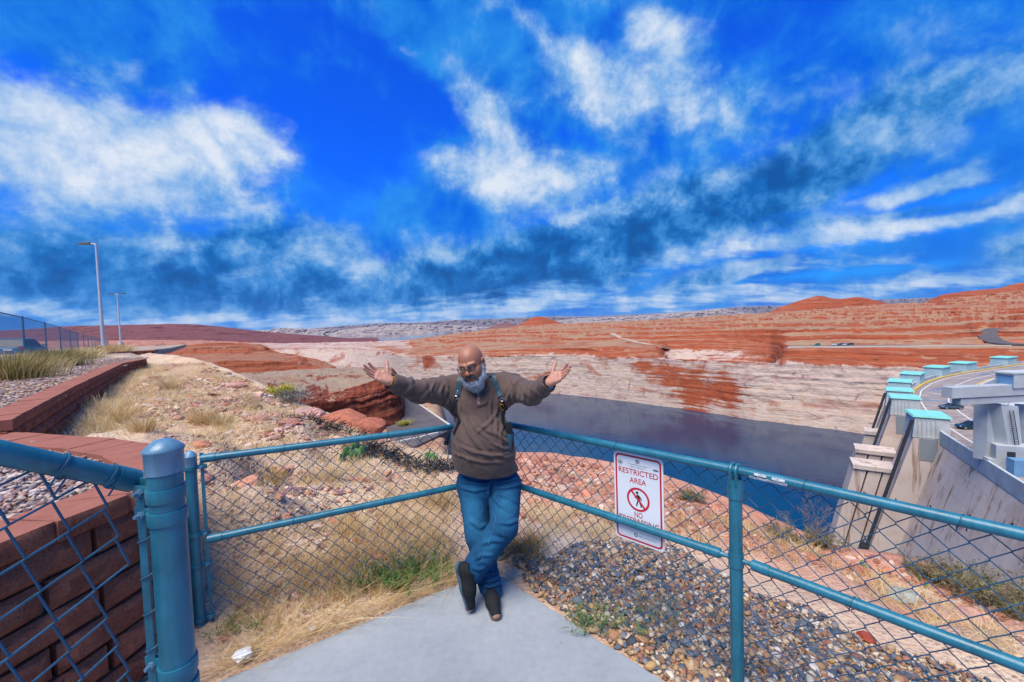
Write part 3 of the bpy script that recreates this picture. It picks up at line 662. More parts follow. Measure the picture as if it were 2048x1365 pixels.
# upper gravel terrace behind the long retaining wall, running out under the parking fence
m_gravel, t, b = material('fine_gravel', .95, .12)
Q = pos(t)
vor = t.new('ShaderNodeTexVoronoi', {'Vector': Q, 'Scale': 42.0})
vc = t.new('ShaderNodeSeparateColor', {0: vor.outputs['Color']}).outputs[0]
c = t.ramp(vc, [(0, (.22, .15, .14)), (.3, (.42, .31, .27)), (.55, (.30, .28, .29)), (.75, (.5, .42, .36)), (1, (.36, .22, .17))])
c = t.mix(t.m('MULTIPLY', t.smooth(vor.outputs['Distance'], .35, .7), .6), c, (.12, .085, .07, 1))
t.l.new(t.mix(t.smooth(t.noise(Q, .5, 5, .65), .42, .62), c, (.46, .36, .24, 1)), b.inputs['Base Color'])
bump(t, b, t.m('MULTIPLY', vor.outputs['Distance'], -1.0), .02)
def terrace(name, edge_in, edge_out, n, zf, mat):
    """sheet between two lines, zf(x, y) its height"""
    E0 = np.array(edge_in, float); E1 = np.array(edge_out, float)
    def res(E):
        s = np.concatenate(([0], np.cumsum(np.linalg.norm(np.diff(E, axis=0), axis=1)))); q = np.linspace(0, s[-1], n)
        return np.stack([np.interp(q, s, E[:, 0]), np.interp(q, s, E[:, 1])], 1)
    A, B = res(E0), res(E1); tt = np.linspace(0, 1, 60)[:, None, None] ** 1.6
    P = A[None] * (1 - tt) + B[None] * tt
    z = zf(P[..., 0], P[..., 1]) + .03 * fbm(P[..., 0] * 1.2, P[..., 1] * 1.2, None, 4, 2)
    V = np.concatenate([P, z[..., None]], -1)
    V = np.concatenate([V[:1] - np.array([0, 0, .6]), V])        # a short skirt under the near edge
    return link(name, np_mesh(name, V.reshape(-1, 3), grid_faces(V.shape[0], n), True), mat, kind='structure')
def upper_z(x, y): return np.interp(np.hypot(x, y), [0, 6, 30, 42, 69, 144, 300], [1.06, 1.06, 1.02, .88, .42, -.3, -4])
terrace('gravel_terrace', [(-4.85, 3.70), (-5.62, 4.70), (-7.08, 6.40), (-10.43, 10.4), (-11.42, 11.55), (-12.62, 13.7), (-17.0, 18.2), (-22.2, 23.1), (-40, 46), (-90, 110)],
        [(-30, -5), (-45, 5), (-70, 30), (-110, 60), (-140, 90), (-170, 140)], 160, upper_z, m_gravel)
terrace('gravel_terrace', [(-2.36, -.6), (-2.30, .2), (-2.24, 1.0), (-2.17, 1.66), (-2.14, 1.95), (-2.13, 2.2), (-2.26, 2.46), (-2.50, 2.74), (-2.87, 2.97), (-3.4, 3.2), (-4.1, 3.4), (-4.85, 3.6)],
        [(-5.5, -.6), (-5.6, .5), (-5.7, 1.5), (-5.8, 2.4), (-5.7, 3.2), (-4.95, 3.72)], 90, lambda x, y: .93 + .02 * np.clip(-x - 2.2, 0, 6) + 0 * y, m_gravel)
# the concrete pad
m_pad, t, b = material('concrete_pad', .8, .25)
Q = pos(t)
n1 = t.noise(Q, 1.6, 6, .6); n2 = t.noise(Q, 22, 6, .65)
c = t.ramp(t.m('ADD', t.m('MULTIPLY', n1, .65), t.m('MULTIPLY', n2, .35)), [(.35, (.225, .25, .27)), (.55, (.285, .31, .33)), (.7, (.33, .35, .365))])
sv = t.new('ShaderNodeTexVoronoi', {'Vector': Q, 'Scale': 5.0}).outputs['Distance']
c = t.mix(t.m('MULTIPLY', t.smooth(sv, .055, .02), .45), c, (.2, .16, .13, 1))
c = t.mix(t.m('MULTIPLY', t.smooth(t.noise(Q, 3.3, 7, .7, .4), .58, .7), .35), c, (.27, .265, .26, 1))
t.l.new(c, b.inputs['Base Color']); bump(t, b, t.noise(Q, 120, 4, .7), .002)
mb = MB()
edge = []
for i in range(len(SLAB)):
    a, c_ = np.array(SLAB[i]), np.array(SLAB[(i + 1) % len(SLAB)])
    k = max(1, int(np.linalg.norm(c_ - a) / .05)) if i < 3 or i == 9 or i == 8 else 1
    for q in range(k):
        p = a + (c_ - a) * q / k
        jit = .006 * vnoise(p[0] * 9, p[1] * 9, None, 5) + .004 * vnoise(p[0] * 31, p[1] * 31, None, 6)
        edge.append((float(p[0] + jit), float(p[1] + jit)))
mb.prism(edge[::-1], -.14, 0.0)
mb.build('concrete_pad', m_pad, kind='structure', bevel=.008)
# ------------------------------------------------------------------ chain link fences
def blue_mat(name, c=(.014, .135, .20), rough=.32, wear=True):
    m, t, b = material(name, rough, .5)
    o = pos(t)
    n = t.noise(o, 9, 5, .6); s = t.noise(t.mapping(o, scale=(60, 60, 5)), 1.0, 4, .6)
    col = t.mix(1.0, tuple(c) + (1,), t.ramp(t.m('ADD', t.m('MULTIPLY', n, .6), t.m('MULTIPLY', s, .4)), [(.35, (.72,) * 3), (.65, (1.25,) * 3)]), 'MULTIPLY')
    if wear:
        w = t.noise(o, 130, 5, .75)
        col = t.mix(t.m('MULTIPLY', t.smooth(w, .66, .74), .5), col, (.25, .34, .38, 1))
    t.l.new(col, b.inputs['Base Color'])
    t.l.new(t.m('ADD', t.m('MULTIPLY', n, .25), rough - .1), b.inputs['Roughness'])
    bump(t, b, t.noise(o, 160, 3, .6), .0006)
    return m
M_BLUE_PIPE = blue_mat('blue_painted_pipe')
M_BLUE_WIRE = blue_mat('blue_coated_wire', (.014, .085, .16), .5, False)
M_STEEL = simple('galvanised_steel', (.45, .47, .49), .4, .5, .8, var=.15, scale=30)
M_CAP = blue_mat('blue_grey_cap', (.10, .22, .32), .3)

def chain_link(a_top, b_top, a_bot, b_bot, pitch=.096, r=.0023, sag=.004, n=5, seed=0):
    """zigzag wires hung between the top line and the bottom line of a panel"""
    a_top, b_top, a_bot, b_bot = [np.array(tuple(p), float) for p in (a_top, b_top, a_bot, b_bot)]
    L = np.linalg.norm(b_top - a_top); H = (np.linalg.norm(a_top - a_bot) + np.linalg.norm(b_top - b_bot)) / 2
    nw = int(L / (pitch * .5)); nh = int(H / (pitch * .5))
    e = (b_top - a_top) / L; nn = np.cross(e, [0, 0, 1.0]); nn /= np.linalg.norm(nn)
    rng = np.random.default_rng(seed)
    V, F = [], []
    mb = MB()
    def P(u, v, w):
        t_ = a_top + (b_top - a_top) * u; b_ = a_bot + (b_bot - a_bot) * u
        return t_ + (b_ - t_) * v + nn * w
    for k in range(nw + 1):
        pts = []
        wob = rng.normal(0, .0018)
        for j in range(nh + 1):
            s = 1 if ((j + k) % 2) else -1
            u0 = (k + .5 + s * .5) / (nw + 1) + wob / L
            v = j / nh + .002 * math.sin(k * 1.7 + j * .6)
            bow = .004 * math.sin(k * .9 + v * 7) + .003 * math.sin(v * 3.1 + k * .3)
            # the bend is a short flat knuckle, front wire over back wire
            dv = .09 / nh
            pts.append(P(u0, v - dv, bow + r * 1.0)); pts.append(P(u0, v + dv, bow - r * 1.0))
        mb.tube(pts, r, n, caps=False)
    return mb
def tie(mb, c, axis, R, wire=.0018, drop=.03, twist=0.0):
    """a wire tie round a rail, its tail twisted on the mesh below"""
    axis = Vector(axis).normalized(); up = Vector((0, 0, 1)); s = axis.cross(up).normalized(); up = s.cross(axis)
    pts = []
    for i in range(15):
        a = -1.9 + i / 14 * 5.4 + twist
        pts.append(Vector(c) + (math.cos(a) * s + math.sin(a) * up) * (R + wire) + axis * (.012 * (i / 14 - .5) * 2))
    pts.append(pts[-1] + s * .004 - up * drop); pts.insert(0, pts[0] + s * .002 - up * drop * .8)
    mb.tube(pts, wire, 5)
    return mb
RP = .0225   # rail radius
# -- the corner fence: key points
C_top = Vector((-.163, 3.105, 1.07)); C_mid = atd(988, 957, 3.105)
R1_top = atz(1470, 940, 1.07); R2_top = atz(2048, 1070, 1.07)
dR = (R2_top - R1_top).normalized(); R3_top = R2_top + dR * 1.6
L_top = atd(402, 918, 2.40)
def low(p, z): return Vector((p[0], p[1], z))
mid_z = C_mid.z
fence = empty('chain_link_fence', low(C_top, 0), label='teal blue chain link fence meeting in a corner behind the standing man', cat='fence')
def part_of(root, mb, name, mat, **kw):
    o = mb.build(name, mat, **kw); o.parent = root
    o.matrix_parent_inverse = Matrix.Translation(-root.location); return o
def rail(root, a, b, r=RP, sleeve=True):
    mb = MB(); a, b = Vector(a), Vector(b); d = (b - a).normalized()
    mb.tube([a, b], r, 18)
    o = part_of(root, mb, 'rail', M_BLUE_PIPE, smooth=True)
    if sleeve:
        for q, s in ((a, 1), (b, -1)):
            m2 = MB(); m2.tube([q + d * s * .005, q + d * s * .075], r + .0035, 18)
            s_ = m2.build('rail_end_cup', M_BLUE_PIPE, smooth=True); s_.parent = o
    return o
def post(root, p, z0, z1, r, loop=None, cap=False):
    mb = MB(); p = Vector(p)
    mb.lathe([(r, z0), (r, z1)], 24, (p.x, p.y, 0))
    o = part_of(root, mb, 'post', M_BLUE_PIPE, smooth=True)
    if cap:
        m2 = MB(); m2.lathe([(r + .004, z1 - .06), (r + .004, z1), (r + .006, z1 + .003), (r * .85, z1 + .022), (r * .45, z1 + .034), (.004, z1 + .038)], 24, (p.x, p.y, 0))
        c = m2.build('post_cap', M_CAP, smooth=True); c.parent = o
    if loop is not None:
        d = Vector(loop).normalized(); m2 = MB()
        c0 = Vector((p.x, p.y, z1 + .045)); n_ = Vector((-d.y, d.x, 0))
        for off_ in (-.012, .012):
            pts = [c0 + d * off_ + n_ * (RP + .010) * math.cos(a) + Vector((0, 0, (RP + .010) * math.sin(a))) for a in np.linspace(-.5, math.pi + .5, 14)]
            pts = [pts[0] - Vector((0, 0, .05))] + pts + [pts[-1] - Vector((0, 0, .05))]
            m2.tube(pts, .0085, 8)
        m2.lathe([(r + .005, z1 - .09), (r + .005, z1 - .01), (r + .002, z1 + .004)], 24, (p.x, p.y, 0))
        c = m2.build('loop_cap', M_BLUE_PIPE, smooth=True); c.parent = o
    return o
def band(root, p, z, r, out, L=.07, h=.03, name='brace_band', ears=True):
    """strap round a post with two ears and a bolt, ears pointing along out"""
    p = Vector(p); out = Vector(out); out.z = 0; out.normalize(); n_ = Vector((-out.y, out.x, 0))
    mb = MB(); ring_o, ring_i = [], []
    mb.lathe([(r + .001, z - h / 2), (r + .005, z - h / 2), (r + .005, z + h / 2), (r + .001, z + h / 2)], 26, (p.x, p.y, 0))
    for s in (-1, 1) if ears else ():
        c = p + out * (r + L / 2) + n_ * s * .007
        mb.box((c.x, c.y, z), (L + .012, .005, h), math.atan2(out.y, out.x))
    o = part_of(root, mb, name, M_BLUE_PIPE, smooth=True, bevel=.001)
    if not ears: return o
    m2 = MB(); c = Vector((p.x, p.y, z)) + out * (r + L * .62)
    m2.tube([c - n_ * .026, c + n_ * .03], .0055, 8)
    m2.tube([c - n_ * .0195, c - n_ * .010], .0105, 6); m2.tube([c + n_ * .010, c + n_ * .018], .0105, 6)
    k = m2.build('bolt', M_CAP, smooth=True, sharp=30); k.parent = o
    return o
rail(fence, C_top + (L_top - C_top).normalized() * .04, L_top); rail(fence, C_top + (R1_top - C_top).normalized() * .04, R1_top + (R1_top - C_top).normalized() * .01, sleeve=False)
rail(fence, R1_top, R3_top, sleeve=False)
L_mid = atd(415, 1079, 2.36); R1_mid = low(R1_top, mid_z)
dC = (R1_top - C_top).normalized()
rail(fence, low(C_top, mid_z) + (L_mid - low(C_top, mid_z)).normalized() * .04, L_mid); rail(fence, low(C_top, mid_z) + dC * .04, R1_mid - dC * .07)
rail(fence, R1_mid + dR * .07, low(R3_top, mid_z))
post(fence, C_top, -.2, 1.10, .038, cap=True)
post(fence, low(R1_top, 0), -.3, 1.02, .030, loop=dR)
post(fence, low(R3_top, 0), -.3, 1.02, .030, loop=dR)
L_post = atd(381, 930, 2.42)
post(fence, low(L_post, 0), -.2, L_post.z + .05, .030, cap=True)
# flattened rail ends and bands at the line post
mb = MB()
for a, b_ in ((R1_mid - dC * .075, R1_mid - dC * .02), (R1_mid + dR * .02, R1_mid + dR * .075)):
    a, b_ = Vector(a), Vector(b_); mb.tube([a, (a + b_) / 2, b_], [.017, .010, .014], 10)
part_of(fence, mb, 'rail_end_tongue', M_BLUE_PIPE, smooth=True)
mb = MB(); mb.lathe([(.0310, mid_z - .035), (.0345, mid_z - .035), (.0345, mid_z + .035), (.0310, mid_z + .035)], 24, (R1_top.x, R1_top.y, 0)); part_of(fence, mb, 'brace_band', M_BLUE_PIPE, smooth=True)
for z in (L_post.z - .02, L_mid.z + .0, .40, .06):
    band(fence, low(L_post, 0), z, .030, (C_top - L_post), L=.045, h=.024)
nC = Vector((dC.y, -dC.x, 0)); nL = (L_top - C_top).normalized(); nL = Vector((-nL.y, nL.x, 0)); nR = Vector((dR.y, -dR.x, 0))
# outward side of each run (away from the pad): mesh hangs there
def outv(v, ref):
    v = v.copy(); v.z = 0; v.normalize()
    return v if v.dot(ref) > 0 else -v
oL = outv(nL, Vector((-.5, .8, 0))) * (RP + .014); oC = outv(nC, Vector((.7, .7, 0))) * (RP + .014); oR = outv(nR, Vector((.7, .7, 0))) * (RP + .014)
def lower(p, z): return Vector((p.x, p.y, z))
part_of(fence, chain_link(L_top + oL + Vector((0, 0, .012)), C_top + oL + Vector((0, 0, .012)), lower(L_top + oL, .03), lower(C_top + oL, .0), seed=1), 'chain_link_mesh', M_BLUE_WIRE, smooth=True)
part_of(fence, chain_link(C_top + oC + Vector((0, 0, .012)), R1_top + oC + Vector((0, 0, .012)), lower(C_top + oC, -.02), lower(R1_top + oC, -.05), seed=2), 'chain_link_mesh', M_BLUE_WIRE, smooth=True)
part_of(fence, chain_link(R1_top + oR + Vector((0, 0, .012)), R3_top + oR + Vector((0, 0, .012)), lower(R1_top + oR, -.05), lower(R3_top + oR, -.1), seed=3), 'chain_link_mesh', M_BLUE_WIRE, smooth=True)
# tension bar by the left terminal post
tb = L_post + (C_top - L_post).normalized() * .058
mb = MB(); mb.box((tb.x, tb.y, .56), (.018, .006, 1.08), math.atan2((C_top - L_post).y, (C_top - L_post).x)); part_of(fence, mb, 'tension_bar', M_BLUE_PIPE)
for (a, b_, ts, r_) in ((C_top, L_top, (.10, .42, .76), RP), (low(C_top, mid_z), L_mid, (.16, .45, .75), RP), (C_top, R1_top, (.10, .36, .62), RP), (low(C_top, mid_z), R1_mid, (.10, .34, .62), RP), (R1_top, R3_top, (.115, .30, .42, .7), RP), (low(R1_top, mid_z), low(R3_top, mid_z), (.18, .45, .7), RP)):
    a, b_ = Vector(a), Vector(b_)
    for q in ts:
        part_of(fence, tie(MB(), a + (b_ - a) * q, b_ - a, r_, .002, .025, random.uniform(-.5, .5)), 'wire_tie', M_BLUE_WIRE, smooth=True)
# flaking white tape left on the right-hand top rail
m_tape, t, b = material('old_white_tape', .8, .2)
t.l.new(t.ramp(t.noise(objc(t), 40, 5, .7), [(.4, (.34, .38, .42)), (.6, (.7, .7, .68))]), b.inputs['Base Color'])
mb = MB(); c0 = R1_top + dR * .07; c1 = R1_top + dR * .24; s_ = outv(nR, Vector((-.7, -.7, 0)))
for (q0, q1, a0, a1) in ((0, .9, -.75, -.15), (.12, .42, .1, .55), (.55, .85, .0, .5)):
    rows = []
    for i in range(13):
        q = q0 + (q1 - q0) * i / 12; c = c0 + (c1 - c0) * q; w = .12 * math.sin(i * 2.3 + q0 * 9)
        rows.append([c + (s_ * math.cos(a) + Vector((0, 0, 1)) * math.sin(a)) * (RP + .0025) for a in np.linspace(a0 + w * .5, a1 + w, 6)])
    V = [p for r in rows for p in r]; mb.add([tuple(p) for p in V], [tuple(f) for f in grid_faces(13, 6)])
part_of(fence, mb, 'tape_remnant', m_tape, smooth=True)

# -- the nearer sloping fence with its thick post
p0 = atd(268, 962, 1.13); p1 = atd(0, 906, .90)
dS = (p1 - p0).normalized(); p2 = p1 + dS * .7
big = atd(334, 1000, 1.09); big_xy = Vector((big.x, big.y, 0)); zt = atd(330, 902, 1.08).z
near_f = empty('sloping_fence', big_xy, label='chain link fence on a thick domed teal post, its rail sloping down to it', cat='fence')
RB = .040
mb = MB(); mb.lathe([(RB, -.2), (RB, zt - .02)], 40, (big.x, big.y, 0)); bp = part_of(near_f, mb, 'post', M_BLUE_PIPE, smooth=True)
mb = MB(); mb.lathe([(RB + .003, zt - .062), (RB + .004, zt - .004), (RB + .007, zt), (RB + .007, zt + .004), (RB * .86, zt + .017), (RB * .55, zt + .027), (RB * .25, zt + .031), (.003, zt + .032)], 40, (big.x, big.y, 0))
cp = mb.build('post_cap', M_CAP, smooth=True, sharp=50); cp.parent = bp
rl = MB(); rl.tube([p0 + dS * .03, p2], .027, 24); ro = part_of(near_f, rl, 'rail', M_BLUE_PIPE, smooth=True)
rl = MB(); rl.tube([p0 - dS * .012, p0 - dS * .006, p0, p0 + dS * .055], [.011, .024, .0312, .0312], 24); rc = rl.build('rail_end_cup', M_BLUE_PIPE, smooth=True); rc.parent = ro
out_s = Vector((p0.x - big.x, p0.y - big.y, 0)).normalized()
if out_s.length < .1: out_s = Vector((-1, .1, 0))
zb = p0.z
for z in (zb - .022, zb - .085, zb - .52, zb - .58, zb - .64):
    band(near_f, big_xy, z, RB, Vector((-1, .22, 0)), L=.062, h=.036, ears=not (zb - .63 < z < zb - .57 or z < zb - .63))
# rail-end ear between the cup and the top band
ear = MB(); c = p0 * .45 + Vector((big.x - RB * .9, big.y + .01, zb - .022)) * .55
ear.box(tuple(c), (.045, .007, .05), math.atan2(big.y - p0.y, big.x - p0.x)); part_of(near_f, ear, 'rail_ear', M_BLUE_PIPE, bevel=.002)
# tension bar and mesh: the mesh follows the slope, hung square to the rail
tbp = atd(283, 1020, 1.10); mb = MB(); mb.box((tbp.x, tbp.y, zb - .60), (.021, .008, 1.12), rad(10)); part_of(near_f, mb, 'tension_bar', M_BLUE_PIPE, bevel=.002)
e = (p2 - p0).normalized(); dn = Vector((0, 0, -1)) - e * Vector((0, 0, -1)).dot(e); dn.normalize()
A = p0 + Vector((0, .012, -.022)); B = p2 + Vector((0, .012, -.022))
def sloped_mesh():
    mb = MB(); r = .0030; pit = .058; hp = .066
    nrm = e.cross(dn).normalized(); sk = (e * .40 + Vector((0, 0, -1)) * .92).normalized()
    nw = int((B - A).length / pit) + 4
    for k in range(-24, nw):
        pts = []
        for j in range(0, 30):
            s = 1 if (j + k) % 2 else -1
            base = A + e * (pit * (k + .5 + .5 * s)) + sk * (hp * j) + nrm * .004 * math.sin(k * .8 + j * .22)
            # stop at the bar line (the vertical through the rail end)
            if base.y > tbp.y + .025:
                pts.append(None); continue
            pts.append(base - dn * .004 + nrm * r); pts.append(base + dn * .004 - nrm * r)
        run = []
        for q in pts + [None]:
            if q is None:
                if len(run) > 3: mb.tube(run, r, 6, caps=True)
                run = []
            else: run.append(q)
    return mb
part_of(near_f, sloped_mesh(), 'chain_link_mesh', M_BLUE_WIRE, smooth=True)
for q, pr in ((.06, .03), (.17, .05), (.36, .03)):
    part_of(near_f, tie(MB(), p0 + dS * q, dS, .028, .0026, pr, -.3), 'wire_tie', M_BLUE_WIRE, smooth=True)
for i in range(9):
    mb = MB(); z = zb - .16 - i * .105; c = Vector((tbp.x, tbp.y, z))
    mb.tube([c + Vector((-.014, -.002, -.006)), c + Vector((0, -.010, 0)), c + Vector((.014, -.002, .006)), c + Vector((.024, .012, .016)), c + Vector((.018, .02, .03))], .0030, 6); part_of(near_f, mb, 'wire_end', M_BLUE_WIRE, smooth=True)

# ------------------------------------------------------------------ the sign on the fence
def text_mesh(s, size, align='CENTER', bold=0.0, space=1.0):
    cu = bpy.data.curves.new('lettering', 'FONT'); cu.body = s; cu.size = size; cu.align_x = align; cu.align_y = 'CENTER'; cu.offset = bold; cu.space_character = space
    cu.resolution_u = 4
    o = bpy.data.objects.new('lettering', cu); COL.objects.link(o)
    dg = bpy.context.evaluated_depsgraph_get(); me = bpy.data.meshes.new_from_object(o.evaluated_get(dg))
    bpy.data.objects.remove(o); bpy.data.curves.remove(cu)
    return me
M_SIGN = simple('sign_white', (.66, .69, .72), .35, .5, var=.04, scale=6)
M_SRED = simple('sign_red', (.50, .012, .03), .4, .4, var=.05)
M_SBLK = simple('sign_black', (.02, .02, .025), .45, .4, var=.05)
M_SGREY = simple('sign_grey_print', (.16, .17, .19), .5, .3, var=.05)
def build_sign():
    tl, tr = atd(1222, 898, 0), None
    # the plane: against the right run, on the pad side of the mesh and under the rails' far side
    u1 = dC.copy(); u1.z = 0; u1.normalize(); n_ = outv(nC, Vector((-.7, -.7, 0)))
    def hit(px, py, off_=-.0242):
        v = ray(px, py); o = Vector((0, 0, CAM_Z)); p0_ = C_top + n_ * off_
        k = (p0_ - o).dot(n_) / v.dot(n_); return o + v * k
    off_ = -.034 - .0
    a = hit(1223, 899); b_ = hit(1325, 921); c = hit(1236, 1073); d = hit(1331, 1107)
    wid = .5 * ((b_ - a).dot(u1) + (d - c).dot(u1)); hei = .5 * ((a.z - c.z) + (b_.z - d.z))
    ctr = (a + b_ + c + d) / 4
    root = empty('warning_sign', ctr, label='white metal sign with red border reading restricted area no trespassing', cat='sign')
    X, Z = u1, Vector((0, 0, 1)); N = n_
    tilt = ((b_.z - a.z) + (d.z - c.z)) / 2 / wid
    X = (u1 + Z * tilt).normalized(); Z = N.cross(X).normalized(); Z = Z if Z.z > 0 else -Z
    M = Matrix((X, Z, N)).transposed().to_4x4(); M.translation = ctr
    W, H = wid, hei
    def rr(w, h, r, n=6):
        P = []
        for (cx, cy, a0) in ((w / 2 - r, h / 2 - r, 0), (-w / 2 + r, h / 2 - r, 90), (-w / 2 + r, -h / 2 + r, 180), (w / 2 - r, -h / 2 + r, 270)):
            for i in range(n + 1): P.append((cx + r * math.cos(rad(a0 + 90 * i / n)), cy + r * math.sin(rad(a0 + 90 * i / n))))
        return P
    def place(me, name, mat, z=0.0, dx=0, dy=0, parent=None):
        o = link(name, me, mat, parent or root); o.matrix_parent_inverse = Matrix()
        o.matrix_basis = Matrix.Translation(-Vector((0, 0, 0))) @ (Matrix.Translation(-ctr) @ M) @ Matrix.Translation((dx, dy, z)); return o
    mb = MB(); mb.prism(rr(W, H, .022), -.0015, .0015); place(mb.mesh('panel'), 'panel', M_SIGN)
    def ringm(Po, Pi, z=.0):
        mb = MB(); n = len(Po); mb.add([(p[0], p[1], 0) for p in Po] + [(p[0], p[1], 0) for p in Pi], [(i, (i + 1) % n, n + (i + 1) % n, n + i) for i in range(n)]); return mb.mesh('border')
    m_ = W * .035; bw = W * .034
    place(ringm(rr(W - 2 * m_, H - 2 * m_, .026), rr(W - 2 * m_ - 2 * bw, H - 2 * m_ - 2 * bw, .018)), 'border', M_SRED, .0022)
    def txt(s, size, y, mat, bold=.0, x=0, fit=None):
        me = text_mesh(s, size, 'CENTER', bold)
        if fit:
            co = np.array([v.co[:] for v in me.vertices]); w = np.ptp(co[:, 0]); k = fit / w
            for v in me.vertices: v.co.x *= k
        return place(me, 'lettering', mat, .0022, x, y)
    q = H / 100.0
    txt('RESTRICTED', q * 8.6, q * 29.5, M_SRED, q * .09, 0, W * .80); txt('AREA', q * 8.6, q * 20, M_SRED, q * .09, 0, W * .34)
    txt('NO', q * 8.6, q * -17.8, M_SRED, q * .09, 0, W * .165); txt('TRESPASSING', q * 8.6, q * -25.4, M_SRED, q * .09, 0, W * .82)
    txt('U.S. Department of the Interior', q * 2.1, q * 38.2, M_SGREY, 0, 0, W * .40); txt('Bureau of Reclamation', q * 2.1, q * 35.6, M_SGREY, 0, 0, W * .29)
    txt('RECLAMATION', q * 2.4, q * -41.3, M_SGREY, .0, W * .17, W * .34)
    def disc(r, n=28, sx=1): return [(r * sx * math.cos(2 * math.pi * i / n), r * math.sin(2 * math.pi * i / n)) for i in range(n)]
    def flat(polys, name, mat, dx, dy, z=.0022):
        mb = MB()
        for P in polys: mb.add([(p[0], p[1], 0) for p in P], [tuple(range(len(P)))])
        return place(mb.mesh(name), name, mat, z, dx, dy)
    R_ = q * 13.2
    place(ringm(disc(R_, 40), disc(R_ * .83, 40)), 'prohibition_ring', M_SRED, .0030, 0, 0)
    an = rad(-48); cs, sn = math.cos(an), math.sin(an); hw = R_ * .085
    flat([[(-R_ * .86 * cs - hw * -sn, -R_ * .86 * sn - hw * cs), (R_ * .86 * cs - hw * -sn, R_ * .86 * sn - hw * cs), (R_ * .86 * cs + hw * -sn, R_ * .86 * sn + hw * cs), (-R_ * .86 * cs + hw * -sn, -R_ * .86 * sn + hw * cs)]], 'prohibition_bar', M_SRED, 0, 0, .0030)
    g = R_
    man = [[(p[0] - .08 * g, p[1] + .56 * g) for p in disc(.12 * g, 14)],
           [(-.10 * g, .40 * g), (.12 * g, .38 * g), (.16 * g, .06 * g), (-.02 * g, .06 * g)],
           [(.10 * g, .36 * g), (.30 * g, .16 * g), (.30 * g, -.06 * g), (.22 * g, -.06 * g), (.21 * g, .12 * g), (.08 * g, .24 * g)],
           [(-.10 * g, .38 * g), (-.04 * g, .26 * g), (-.14 * g, .16 * g), (-.30 * g, .06 * g), (-.32 * g, .13 * g), (-.20 * g, .21 * g)],
           [(-.02 * g, .07 * g), (.08 * g, .07 * g), (-.02 * g, -.30 * g), (-.12 * g, -.60 * g), (-.21 * g, -.57 * g), (-.12 * g, -.26 * g)],
           [(.06 * g, .07 * g), (.16 * g, .07 * g), (.20 * g, -.22 * g), (.32 * g, -.58 * g), (.23 * g, -.62 * g), (.10 * g, -.26 * g)]]
    flat(man, 'walking_figure', M_SBLK, 0, 0, .0026)
    place(ringm(disc(q * 3.1, 24), disc(q * 2.6, 24)), 'seal', M_SGREY, .0022, -W * .36, q * 38.3); flat([disc(q * 1.5, 12, 1.3)], 'seal', M_SGREY, -W * .36, q * 38.2)
    place(ringm(disc(q * 2.4, 24), disc(q * 1.5, 24)), 'seal', M_SGREY, .0022, 0, q * 42.2); flat([disc(q * 1.0, 12)], 'seal', M_SGREY, 0, q * 42.2)
    flat([[(p[0] * 1.0, p[1] * .45) for p in disc(q * 2.6, 20, 1.3)]], 'seal', M_SGREY, W * .36, q * 36.8)
    place(ringm(disc(q * 2.2, 24), disc(q * 1.0, 24)), 'seal', M_SGREY, .0022, -W * .06, q * -41)
build_sign()
# ------------------------------------------------------------------ retaining walls of split-faced block
def block_mat(name, c1, c2, pits=True):
    m, t, b = material(name, .95, .1)
    o = pos(t)
    n = t.noise(o, 7, 6, .65); v = t.new('ShaderNodeTexVoronoi', {'Vector': o, 'Scale': 95.0}).outputs['Distance']
    nf = t.noise(o, 75, 5, .7)
    c = t.ramp(t.m('ADD', t.m('MULTIPLY', n, .55), t.m('MULTIPLY', nf, .45)), [(.36, c1), (.62, c2)])
    if pits:
        pit = t.smooth(t.noise(o, 120, 3, .6), .40, .34)
        c = t.mix(t.m('MULTIPLY', pit, .8), c, (.022, .012, .010, 1))
        c = t.mix(t.m('MULTIPLY', t.smooth(t.noise(o, 170, 2, .5), .74, .78), .6), c, (.45, .32, .26, 1))
    t.l.new(c, b.inputs['Base Color'])
    bump(t, b, t.m('ADD', t.m('MULTIPLY', n, .6), t.m('MULTIPLY', nf, .5)), .012 if pits else .003)
    return m
M_SPLIT = block_mat('split_face_block', (.15, .052, .033), (.28, .11, .072))
M_CAPB = block_mat('cap_block', (.24, .09, .065), (.33, .135, .10), False)
def rough_block(w, h, d, seed, taper=.06, amp=.012):
    """front (towards -y) broken rough, sides drawn in towards the back"""
    nx, nz = 8, 5
    X = np.linspace(-w / 2, w / 2, nx); Z = np.linspace(0, h, nz)
    gx, gz = np.meshgrid(X, Z)
    e = 1 - np.clip(np.minimum((w / 2 - np.abs(gx)) / .03, np.minimum(gz, h - gz) / .02), 0, 1)
    gy = -d / 2 - amp * (.9 + 1.2 * fbm(gx * 16 + seed * 7.3, gz * 16, None, 3, seed)) * (1 - e * .9) + e * .007
    F = np.stack([gx, gy, gz], -1).reshape(-1, 3)
    mb = MB(); fs = [tuple(f) for f in grid_faces(nz, nx)]
    n0 = len(F); bw = w / 2 - taper * .3
    back = np.array([(-bw, d / 2, 0), (bw, d / 2, 0), (bw, d / 2, h), (-bw, d / 2, h)])
    V = np.concatenate([F, back])
    top = list(range((nz - 1) * nx, nz * nx)); bot = list(range(nx)); lft = [i * nx for i in range(nz)]; rgt = [i * nx + nx - 1 for i in range(nz)]
    fs += [tuple(top + [n0 + 2, n0 + 3]), tuple(bot[::-1] + [n0, n0 + 1]), tuple(lft + [n0 + 3, n0]), tuple(rgt[::-1] + [n0 + 1, n0 + 2]), (n0 + 1, n0, n0 + 3, n0 + 2)]
    mb.add(V, fs); me = mb.mesh('block', True, 0, 35); return me
